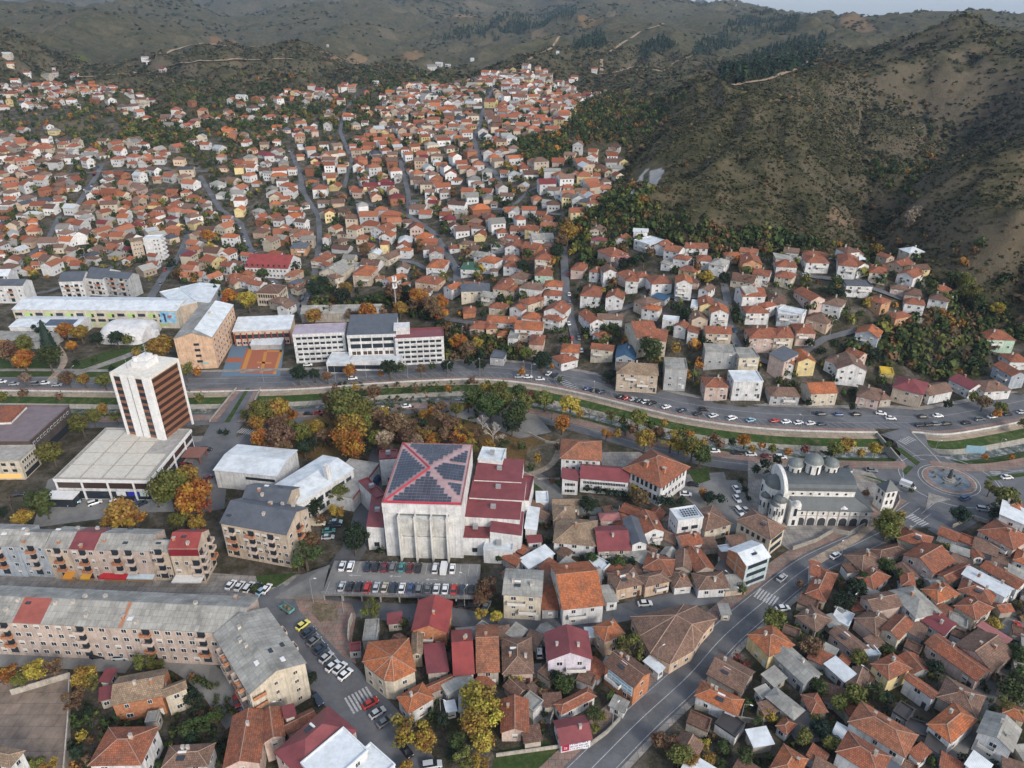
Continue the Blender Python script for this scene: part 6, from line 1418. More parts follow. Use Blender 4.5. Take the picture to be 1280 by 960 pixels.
# ================= CARS =================
CC = dict(w=(.62,.63,.64), s=(.34,.36,.38), g=(.13,.14,.15), k=(.015,.016,.02), b=(.03,.07,.16), n=(.02,.035,.06), r=(.35,.03,.025), m=(.12,.02,.025), y=(.55,.5,.12), t=(.05,.22,.22), l=(.25,.4,.5), o=(.5,.2,.03), e=(.42,.38,.3))
CN = dict(w='white', s='silver', g='dark grey', k='black', b='blue', n='navy', r='red', m='maroon', y='yellow', t='teal', l='light blue', o='orange', e='beige')
def loft(mb, secs, m=0):
    """secs: list of rings (same count)"""
    for a, b in zip(secs, secs[1:]):
        for i in range(len(a)): j = (i + 1) % len(a); mb.poly([a[i], b[i], b[j], a[j]], m)
    mb.poly(secs[0], m); mb.poly(secs[-1][::-1], m)
def car_meshes(kind):
    L, Wd = {'car': (4.25, 1.76), 'wagon': (4.6, 1.8), 'van': (5.4, 2.0)}[kind]; h1 = {'car': .92, 'wagon': .98, 'van': 1.15}[kind]; h2 = {'car': 1.46, 'wagon': 1.6, 'van': 2.35}[kind]
    body = MB(); secs = []
    for t, hb, ws in ((-.5, .62, .86), (-.47, .80, .95), (-.34, h1 - .02, 1), (0, h1, 1), (.2, h1, 1), (.30, h1 - .06, 1), (.44, .76, .96), (.5, .60, .84)):
        if kind == 'van' and t < .2: hb = h1
        w = Wd / 2 * ws; x = t * L; secs.append([(x, -w, .28), (x, w, .28), (x, w, hb - .18), (x, w * .88, hb), (x, -w * .88, hb), (x, -w, hb - .18)])
    loft(body, secs)
    a, b, c, d_ = {'car': (-.40, -.26, .06, .26), 'wagon': (-.49, -.43, .06, .26), 'van': (-.495, -.48, .22, .38)}[kind]
    w0, w1 = Wd / 2 * .87, Wd / 2 * .70
    if kind == 'van': w1 = Wd / 2 * .84
    roof = MB(); q = [(b * L, -w1), (c * L, -w1), (c * L, w1), (b * L, w1)]; body.prism(q, h2 - .07, h2)
    glass = MB(); lo = [(a * L, -w0, h1 - .01), (d_ * L, -w0, h1 - .01), (d_ * L, w0, h1 - .01), (a * L, w0, h1 - .01)]; hi = [(x, y, h2 - .07) for x, y in q]
    tgt = glass
    for i in range(4):
        f = [lo[i], lo[(i + 1) % 4], hi[(i + 1) % 4], hi[i]]
        if kind == 'van' and i != 1:
            body.poly(f)
            if i in (0, 2): s = -1 if i == 0 else 1; glass.poly([(L * .2, s * (w0 + .02), h1 + .05), (L * .33, s * (w0 + .02), h1 + .05), (L * .27, s * (w1 + .06), h2 - .4), (L * .2, s * (w1 + .06), h2 - .4)])
        else: glass.poly(f)
    wheel = MB(); n_ = 12
    for s in (-1, 1): ring = [(math.cos(2 * math.pi * i / n_) * .33, s * .1, math.sin(2 * math.pi * i / n_) * .33) for i in range(n_)]; wheel.poly(ring if s < 0 else ring[::-1])
    for i in range(n_): j = (i + 1) % n_; P = lambda k, s: (math.cos(2 * math.pi * k / n_) * .33, s * .1, math.sin(2 * math.pi * k / n_) * .33); wheel.poly([P(i, -1), P(j, -1), P(j, 1), P(i, 1)])
    hub = MB(); hub.box(-.17, .17, -.13, .13, -.17, .17)
    lamp = MB(); lamp.box(-.06, .06, -.16, .16, -.07, .07)
    return L, Wd, body.mesh('body', ['car_paint']), glass.mesh('windows', ['car_glass']), wheel.mesh('wheel', ['tyre']), lamp.mesh('headlight', ['frame_white']), lamp.mesh('tail_light', ['tail_red'])
mat('tail_red', (.3, .01, .01), .3)
CM = {k: car_meshes(k) for k in ('car', 'wagon', 'van')}
def car(x, y, rz, c, z=0.0, kind=None, label=None, look=None, parts=True, seed=0):
    kind = kind or ('wagon' if (int(x * 7 + y * 3)) % 4 == 0 else 'car'); L, Wd, body, glass, wheel, hl, tl = CM[kind]
    o = thing('van' if kind == 'van' else 'parked_car', (x, y, z), rz, 'van' if kind == 'van' else 'car', look or f"{CN[c]} {'delivery van' if kind == 'van' else ('estate car' if kind == 'wagon' else 'car')} on the asphalt", label, 'cars around the town')
    v = 1 + .12 * math.sin(x * 3.1 + y); link('body', body, o, color=tuple(q * v for q in CC[c])); link('windows', glass, o)
    if parts:
        for sx, sy in ((.31, 1), (.31, -1), (-.31, 1), (-.31, -1)): link('wheel', wheel, o, (sx * L, sy * (Wd / 2 - .1), .33))
        if parts > 1:
            for sy in (-1, 1): link('headlight', hl, o, (L * .475, sy * Wd * .33, .62)); link('tail_light', tl, o, (-L * .485, sy * Wd * .36, .68))
    return o
def heading(a, b):   # world yaw of a direction seen between two spots
    p, q = Vector(atz(*a)), Vector(atz(*b)); return math.atan2(q.y - p.y, q.x - p.x)
# deck rows
dc, dw, dd, drz = DECK; U = Vector((math.cos(drz), math.sin(drz))); V = Vector((-U.y, U.x))
TH = ['', 'first', 'second', 'third', 'fourth', 'fifth', 'sixth', 'seventh', 'eighth', 'ninth', 'tenth', 'eleventh', 'twelfth', 'thirteenth', 'fourteenth', 'fifteenth', 'sixteenth']
seq = 'skkrsenwbggwwrnk'
for i, c in enumerate(seq):
    p = dc + U * (-dw / 2 + 5.2 + i * 2.5) + V * (-dd / 2 + 2.8); car(p.x, p.y, drz + math.pi / 2 + rnd.uniform(-.03, .03), c, 2.6, label=f"{CN[c]} car in the street-side row of the parking deck, {TH[i + 1]} from the ramp", parts=2)
for i, c in enumerate('w w  n k m g t m k w V w'.split(' ') if False else list('ww-nkmgtmk-wVw')):
    if c == '-': continue
    p = dc + U * (-dw / 2 + 3.2 + i * 2.55) + V * (dd / 2 - 2.8)
    if (p - dc).dot(U) > dw / 2 - 1.2: continue
    nm = 'white van' if c == 'V' else CN[c] + ' car'; car(p.x, p.y, drz + math.pi / 2 + rnd.uniform(-.03, .03), 'w' if c == 'V' else c, 2.6, 'van' if c == 'V' else None, label=f"{nm} in the back row of the parking deck, bay {TH[min(i + 1, 16)]} from the ramp", parts=2)
def rowcars(p0, p1, n_, cols, head, look, z=0.0, parts=1, jit=.25, skip=()):
    a, b = Vector(atz(*p0, z)), Vector(atz(*p1, z))
    for i in range(n_):
        if i in skip: continue
        p = a + (b - a) * (i / max(1, n_ - 1)); c = cols[i % len(cols)]
        car(p.x + rnd.uniform(-jit, jit), p.y + rnd.uniform(-jit, jit), head + rnd.uniform(-.05, .05), c, z + .02, look=f"{CN[c]} car {look}", parts=parts)
# slanted bays of the sloping street, from the yellow car on
rowcars((379, 783), (416, 834), 6, 'yngnsw', R(52), 'in the slanted bays of the sloping street', parts=2, jit=.1, skip=())
rowcars((425, 837), (432, 845), 2, 'ww', R(56), 'in the slanted bays of the sloping street', parts=2, jit=.1)
rowcars((463, 881), (481, 904), 3, 'rsg', R(38), 'parked below the zebra crossing of the sloping street', parts=2, jit=.1)
rowcars((289, 733), (332, 738), 5, 'wwwnw', R(75), 'in the short row by the flats', parts=2)
S_ = lambda x, y, c, h, lk, **k: car(*atz(x, y), R(h), c, .02, look=f"{CN[c]} {'van' if k.get('kind') == 'van' else 'car'} {lk}", parts=2, **k)
S_(394, 733, 'w', -4, 'on the ramp street before the parking deck'); S_(328, 740, 'l', 60, 'at the corner before the ramp'); S_(397, 876, 'n', -50, 'at the foot of the end wall of the flats'); S_(508, 940, 'k', -50, 'under the trees of the sloping street'); S_(540, 958, 's', 10, 'at the bottom corner')
S_(977, 724, 's', 40, 'driving on the main road'); S_(1044, 696, 'w', 30, 'parked beside the main road under the pergola'); S_(1206, 624, 'b', 25, 'leaving the roundabout'); S_(1134, 609, 'w', -42, 'entering the roundabout', kind='van'); S_(1089, 589, 'g', -10, 'on the slip road to the roundabout')
S_(978, 762, 'w', 10, 'in the yard by the main road'); S_(806, 756, 'w', 5, 'in front of the peach house'); S_(674, 816, 'w', 92, 'in the lane beside the burgundy-roofed house'); S_(781, 637, 's', -15, 'in the lane below the office annex'); S_(870, 909, 'n', 0, 'in the plot beside the main road'); S_(1272, 786, 'r', 70, 'in the lane among the old houses'); S_(1268, 806, 'k', 60, 'in the lane among the old houses')
S_(297, 878, 'r', -62, 'against the inner side of the L-shaped flats'); S_(310, 893, 's', -50, 'behind the L-shaped flats'); S_(125, 821, 'k', 2, 'in the back lane of the flats'); S_(151, 823, 's', 2, 'in the back lane of the flats'); S_(22, 620, 'k', 20, 'beside the poplars'); S_(866, 607, 'k', -8, 'behind the large office'); S_(857, 619, 'w', -8, 'behind the large office'); S_(1229, 638, 's', -15, 'on the plot by the roundabout')
S_(920, 613, 'w', -80, 'in the lane left of the church'); S_(921, 625, 'w', -78, 'in the lane left of the church'); S_(924, 641, 'w', -75, 'in the lane left of the church'); S_(932, 640, 's', -75, 'in the lane left of the church')
S_(75, 617, 's', 5, 'below the hotel podium'); S_(117, 617, 'k', 2, 'below the hotel podium'); S_(168, 617, 'k', 2, 'below the hotel podium'); S_(93, 630, 'l', 35, 'in the open bays below the hotel'); S_(119, 630, 'w', 35, 'in the open bays below the hotel'); S_(146, 629, 'w', 35, 'in the open bays below the hotel'); S_(164, 629, 'b', 40, 'in the open bays below the hotel'); S_(177, 631, 'n', 50, 'in the open bays below the hotel')
S_(243, 567, 'w', 35, 'in the hotel forecourt'); S_(258, 563, 'k', 5, 'in the hotel forecourt'); S_(233, 583, 'm', 10, 'in the hotel forecourt'); S_(260, 599, 'm', 65, 'beside the low white hall'); S_(458, 586, 'k', 80, 'in the lane left of the culture hall'); S_(456, 595, 's', 78, 'in the lane left of the culture hall'); S_(471, 602, 'b', 85, 'beside the culture hall', kind='van')
S_(420, 654, 'l', 5, 'in the yard behind the slate-roofed flats'); S_(418, 658, 'n', 5, 'in the yard behind the slate-roofed flats'); S_(411, 665, 't', 8, 'in the yard behind the slate-roofed flats'); S_(410, 673, 's', 5, 'in the yard behind the slate-roofed flats'); S_(397, 656, 'e', 5, 'in the yard behind the slate-roofed flats', kind='van')
S_(480, 512, 'w', 8, 'in the riverside car park'); S_(508, 509, 'w', 12, 'in the riverside car park'); S_(386, 518, 'k', 5, 'in the riverside car park behind the trees'); S_(398, 517, 'r', 5, 'in the riverside car park behind the trees'); S_(441, 474, 'w', 15, 'on the road before the municipal block'); S_(385, 457, 'w', 10, 'beside the lilac-roofed block'); S_(608, 759, 'g', 70, 'under the bushes beside the deck'); S_(577, 757, 'k', 10, 'on the lane below the deck'); S_(590, 758, 'k', 10, 'on the lane below the deck')
# riverside road, slanted bays
rowcars((649, 472), (660, 472), 2, 'sw', R(8), 'on the riverside road', parts=1); S_(675, 475, 'w', 0, 'on the riverside road'); rowcars((735, 487), (752, 491), 3, 'bkn', R(28), 'in the slanted riverside bays by the crossing', jit=.1)
rowcars((776, 497), (815, 505), 6, 'krsnwk', R(28), 'in the slanted riverside bays before the villa', jit=.1); rowcars((833, 510), (872, 518), 3, 'wnk', R(25), 'in the slanted riverside bays past the villa', jit=.1); S_(880, 513, 'k', -5, 'driving on the riverside road'); rowcars((891, 521), (939, 526), 3, 'wwl', R(25), 'in the slanted riverside bays', jit=.3)
rowcars((969, 527), (1027, 531), 5, 'rwwwn', R(15), 'in the eastern riverside bays', jit=.4, skip=()); rowcars((1026, 519), (1070, 519), 3, 'nbk', R(3), 'along the house side of the riverside road'); S_(1101, 518, 'w', -15, 'outside the turret house'); S_(1113, 524, 'w', -5, 'outside the turret house'); S_(1153, 522, 'k', 0, 'outside the turret house'); S_(1172, 521, 'w', 5, 'outside the turret house')
rowcars((1150, 532), (1182, 531), 4, 'kkgk', R(8), 'by the entrance of the road plaza', jit=.4); rowcars((1207, 529), (1275, 516), 5, 'kgwks', R(12), 'on the eastern riverside road', jit=.5)
rowcars((921, 567), (975, 573), 4, 'kwmw', R(-3), 'parked on the south riverside road above the church'); S_(893, 565, 'w', 0, 'on the south riverside road')
rowcars((3, 478), (8, 479), 1, 'w', R(5), 'on the western riverside road'); rowcars((46, 481), (56, 480), 2, 'ww', R(8), 'on the western riverside road'); rowcars((18, 481), (72, 482), 3, 'sgs', R(8), 'in the western riverside bays')
S_(1258, 598, 'w', 5, 'at the eastern zebra crossing')
# cars up in the hill streets
hs = random.Random(11)
for P_, n_ in (([(128,205),(118,225),(108,240)], 9), ([(236,292),(225,320),(205,345),(190,370)], 5), ([(378,385),(392,350),(400,300)], 6), ([(540,290),(560,320),(572,340)], 4), ([(690,470),(722,440),(716,410),(708,380),(706,340)], 10), ([(300,278),(312,310),(330,340),(370,380)], 6), ([(760,392),(830,372),(905,380),(915,420),(930,445)], 7), ([(1000,345),(1060,352),(1100,365)], 3), ([(618,108),(606,130),(600,155),(592,175)], 5), ([(364,190),(374,215)], 3), ([(0,330),(40,318)], 3)):
    Q = dens(P_, 8)
    for i in range(n_):
        k = hs.randrange(len(Q) - 1); x, y, z = ground(*Q[k]); x2, y2, _ = ground(*Q[k + 1]); a = math.atan2(y2 - y, x2 - x); s = hs.choice((-1, 1)); c = hs.choice('wwwsskgnrb')
        o = car(x - math.sin(a) * 1.7 * s, y + math.cos(a) * 1.7 * s, a, c, z + .5, look=f"small {CN[c]} car in a hillside street", parts=False)
# construction cart / tractor at the corner
o = thing('skip_trailer', (*atz(359, 763), .02), R(-35), 'trailer', None, 'blue-green trailer heaped with branches at the street corner'); mb = MB(); mb.box(-2.4, 2.2, -1, 1, .6, .75); mb.box(-2.4, 2.2, -1, -.92, .75, 1.4); mb.box(-2.4, 2.2, .92, 1, .75, 1.4); mb.box(2.12, 2.2, -.92, .92, .75, 1.4); mk('tray', mb, 'painted', o, (.12, .3, .3)); mb = MB(); mb.cyl(-.6, 0, .76, 1.9, .9, .4, 7); mb.cyl(.8, .1, .76, 1.7, .9, .3, 6); mk('load', mb, 'soil', o)
for sx in (-1.2, 1.2):
    for sy in (-1, 1): link('wheel', CM['car'][4], o, (sx, sy * .95, .33))
# street lamps and poles
LMP = [(392,754,9),(430,768,9),(358,905,8),(770,842,8),(820,838,8),(908,745,8),(1067,760,6),(552,905,9),(581,760,7),(583,745,8),(655,470,8),(664,478,9),(742,500,8),(805,478,7),(866,478,9),(1012,520,8),(1000,540,7),(1050,700,8),(1010,728,7),(560,472,7),(420,478,8),(330,478,8),(205,482,8),(95,480,8),(458,472,8),(1245,570,8),(1165,575,8),(1125,600,7),(945,708,8),(912,755,7),(765,912,8),(1078,862,7),(1252,770,8),(925,905,7),(578,428,8),(865,345,9),(855,342,7),(1037,420,8),(600,470,8),(510,474,8)]
def lamp(x, y, h, i):
    o = thing('street_lamp', ground(x, y), (i * 1.7) % 6.28, 'street lamp', 'thin grey street lamp with one curved arm'); mb = MB(); mb.bar((0, 0, 0), (0, 0, h), .11, r2=.06); mb.bar((0, 0, h), (1.4, 0, h + .4), .05); mk('pole', mb, 'grey_metal', o); mb = MB(); mb.box(1.2, 1.9, -.12, .12, h + .33, h + .45); mk('lamp_head', mb, 'frame_white', o)
for i, (x, y, h) in enumerate(LMP): lamp(x, y, h, i)
# shop board, banners, billboard
def board(x, y, z, w, h, rz, m, col, name, lab, txt=None, post=True):
    gx, gy, g0 = ground(x, y); o = thing(name, (gx, gy, g0), rz, 'sign', None, lab); mb = MB(); mb.box(-w / 2, w / 2, -.06, .06, z, z + h); mk('panel', mb, m, o, col)
    if post: mb = MB(); mb.box(-w * .35, -w * .35 + .15, .06, .2, 0, z + h * .5); mb.box(w * .35, w * .35 + .15, .06, .2, 0, z + h * .5); mk('post', mb, 'grey_metal', o)
    return o
board(1216, 572, 2, 7, 3.2, R(-8), 'painted', (.20, .33, .42), 'billboard', 'pale blue billboard standing over the river bank past the road plaza')
# ================= TREES =================
nr = np.random.RandomState(5)
def quads(cen, nrm, size, rs):
    n_ = len(cen); a = rs.normal(size=(n_, 3)); u = np.cross(nrm, a); u /= np.linalg.norm(u, axis=1)[:, None] + 1e-9; v = np.cross(nrm, u)
    s = size[:, None]; asp = rs.uniform(.6, 1.0, (n_, 1)); P = np.stack([cen - u * s - v * s * asp, cen + u * s - v * s * asp * .6, cen + u * s * .8 + v * s * asp, cen - u * s * .7 + v * s * asp], 1)
    return P
def crown(kind, n_, seed, leaf=.085):
    rs = np.random.RandomState(seed)
    if kind == 'cone':
        t = rs.uniform(0, 1, n_) ** .75; z = 1 - t * 2; ang = rs.uniform(0, 6.283, n_); lobes = 1 + .16 * np.sin(ang * 5 + np.floor(t * 9) * 1.7); rad = (.06 + t * .94) * lobes * rs.uniform(.55, 1, n_) * (1 - .25 * ((t * 9) % 1))
        c = np.stack([np.cos(ang) * rad, np.sin(ang) * rad, z], 1); nm = np.stack([np.cos(ang), np.sin(ang), np.full(n_, .9)], 1); tone = rs.uniform(0, 1, n_) * .6 + .2
    else:
        K = {'round': 28, 'tall': 28, 'wide': 44, 'loose': 22}[kind]; bc = rs.normal(size=(K, 3)); bc /= np.linalg.norm(bc, axis=1)[:, None]; bc *= rs.uniform(.35, .74, (K, 1)); bc[:, 2] = bc[:, 2] * .85 + .05
        br = rs.uniform(.15, .36, K) * (1 if kind != 'loose' else .75); w = br ** 2; bi = rs.choice(K, n_, p=w / w.sum()); d = rs.normal(size=(n_, 3)); d /= np.linalg.norm(d, axis=1)[:, None]; d[:, 2] = np.where(rs.rand(n_) < .65, np.abs(d[:, 2]), d[:, 2])
        c = bc[bi] + d * (br[bi] * rs.uniform(.35, 1.3, n_))[:, None]; nm = d * .8 + rs.normal(size=(n_, 3)) * .45; tone = np.clip(rs.rand(K)[bi] * .55 + rs.rand(n_) * .45, 0, 1)  # tone varies per blob to imitate light and shaded clumps, plus random leaf variation
        c *= .98 / max(np.abs(c).max(0).max(), .9)
        if kind == 'tall': c[:, :2] *= .55
    nm /= np.linalg.norm(nm, axis=1)[:, None]
    P = quads(c, nm, rs.uniform(.6, 1.3, n_) * leaf, rs); me = bpy.data.meshes.new('crown'); me.from_pydata(P.reshape(-1, 3).tolist(), [], np.arange(n_ * 4).reshape(-1, 4).tolist()); me.materials.append(MAT['leaves'])
    me.attributes.new('tone', 'FLOAT', 'FACE').data.foreach_set('value', tone.astype(np.float32)); return me
CR = {'round': [crown('round', 2600, 10 + i, .062) for i in range(4)], 'loose': [crown('loose', 1500, 30 + i, .052) for i in range(3)], 'wide': [crown('wide', 4600, 40 + i, .048) for i in range(3)], 'tall': [crown('tall', 1500, 50 + i, .075) for i in range(2)], 'cone': [crown('cone', 2200, 60 + i, .066) for i in range(2)], 'small': [crown('round', 380, 70 + i, .15) for i in range(4)]}
def trunk_mesh(seed, bare=False):
    r = random.Random(seed); mb = MB(); mb.bar((0, 0, 0), (0, 0, .45), .035, r2=.024)
    def br(p, d, L, rad, dep):
        q = p + d * L; mb.bar(p, q, rad, r2=rad * .6)
        if dep: 
            for _ in range(3 if bare else 2): nd = (d + Vector((r.uniform(-.8, .8), r.uniform(-.8, .8), r.uniform(-.1, .5)))).normalized(); br(q, nd, L * .7, rad * .6, dep - 1)
    for i in range(5): a = i * 1.257 + r.random(); br(Vector((0, 0, .36 + i * .03)), Vector((math.cos(a) * .6, math.sin(a) * .6, .8)).normalized(), .2, .014, 4 if bare else 1)
    return mb
TRK = [trunk_mesh(i).mesh('trunk', ['bark']) for i in range(3)]; BARE = [trunk_mesh(20 + i, True).mesh('branches', ['bark_pale']) for i in range(2)]; BAREB = [trunk_mesh(30 + i, True).mesh('branches', ['bark']) for i in range(2)]
TC = dict(o=(.25,.105,.02), a=(.21,.135,.028), y=(.26,.20,.035), l=(.095,.10,.024), g=(.04,.058,.018), d=(.014,.026,.013), b=(.115,.068,.038), r=(.11,.035,.03), c=(.016,.034,.022), t=(.20,.155,.11))
TN = dict(o='orange', a='golden-brown', y='yellow', l='yellow-green', g='green', d='dark green', b='brown', r='dark red', c='dark', t='pale buff')
def tree(px, py, rp, c, kind=None, parts=True, look=None, z=None):
    """px,py = crown centre in the survey photo, rp = crown radius there"""
    rs = random.Random(int(px * 31 + py * 17)); a, b_, cc = ray(px, py)
    x, y, z0 = ground(px, py, 4); 
    for _ in range(3):
        t = y / b_; Rm = max(.9, rp * t / FPX); zc = Rm * 1.3 if Rm > 2 else Rm * 1.05; x, y, z0 = ground(px, py, zc)
    kind = kind or ('cone' if c == 'c' else rs.choice(['round', 'round', 'loose']) if Rm < 5 else rs.choice(['wide', 'round']))
    nm = {'cone': 'conifer', 'tall': 'columnar poplar', 'bare': 'bare pale tree', 'bareb': 'bare brown tree'}.get(kind, 'shrub' if Rm < 1.7 else ('broad tree' if Rm > 5.2 else 'tree'))
    look = look or (nm if 'bare' in kind else f"{TN[c]} {nm} {'among the buildings' if parts else 'on the slope'}")
    o = thing('shrub' if nm == 'shrub' else 'tree', (x, y, z0), rs.uniform(0, 6), 'shrub' if nm == 'shrub' else 'tree', look, None, 'trees around the town'); H = zc + Rm
    if 'bare' in kind: link('branches', rs.choice(BARE if kind == 'bare' else BAREB), o, scale=(H * .95,) * 3); return o
    v = rs.uniform(.82, 1.2); col = tuple(q * v * rs.uniform(.93, 1.07) for q in TC[c]); zs = 1.0 if kind not in ('tall', 'cone') else 1.7
    vx = rs.uniform(.92, 1.08); sx = 1.9 if kind == 'tall' else 1.08
    link('crown', rs.choice(CR[kind] if parts or kind in ('cone', 'tall') else CR['small']), o, (0, 0, zc if zs == 1 else Rm * zs + .6), rs.uniform(0, 6), (Rm * vx * sx, Rm * sx, Rm * zs * (rs.uniform(.9, 1.05))), col)
    link('trunk', rs.choice(TRK), o, scale=(H * 1.15, H * 1.15, H * 1.05)); return o
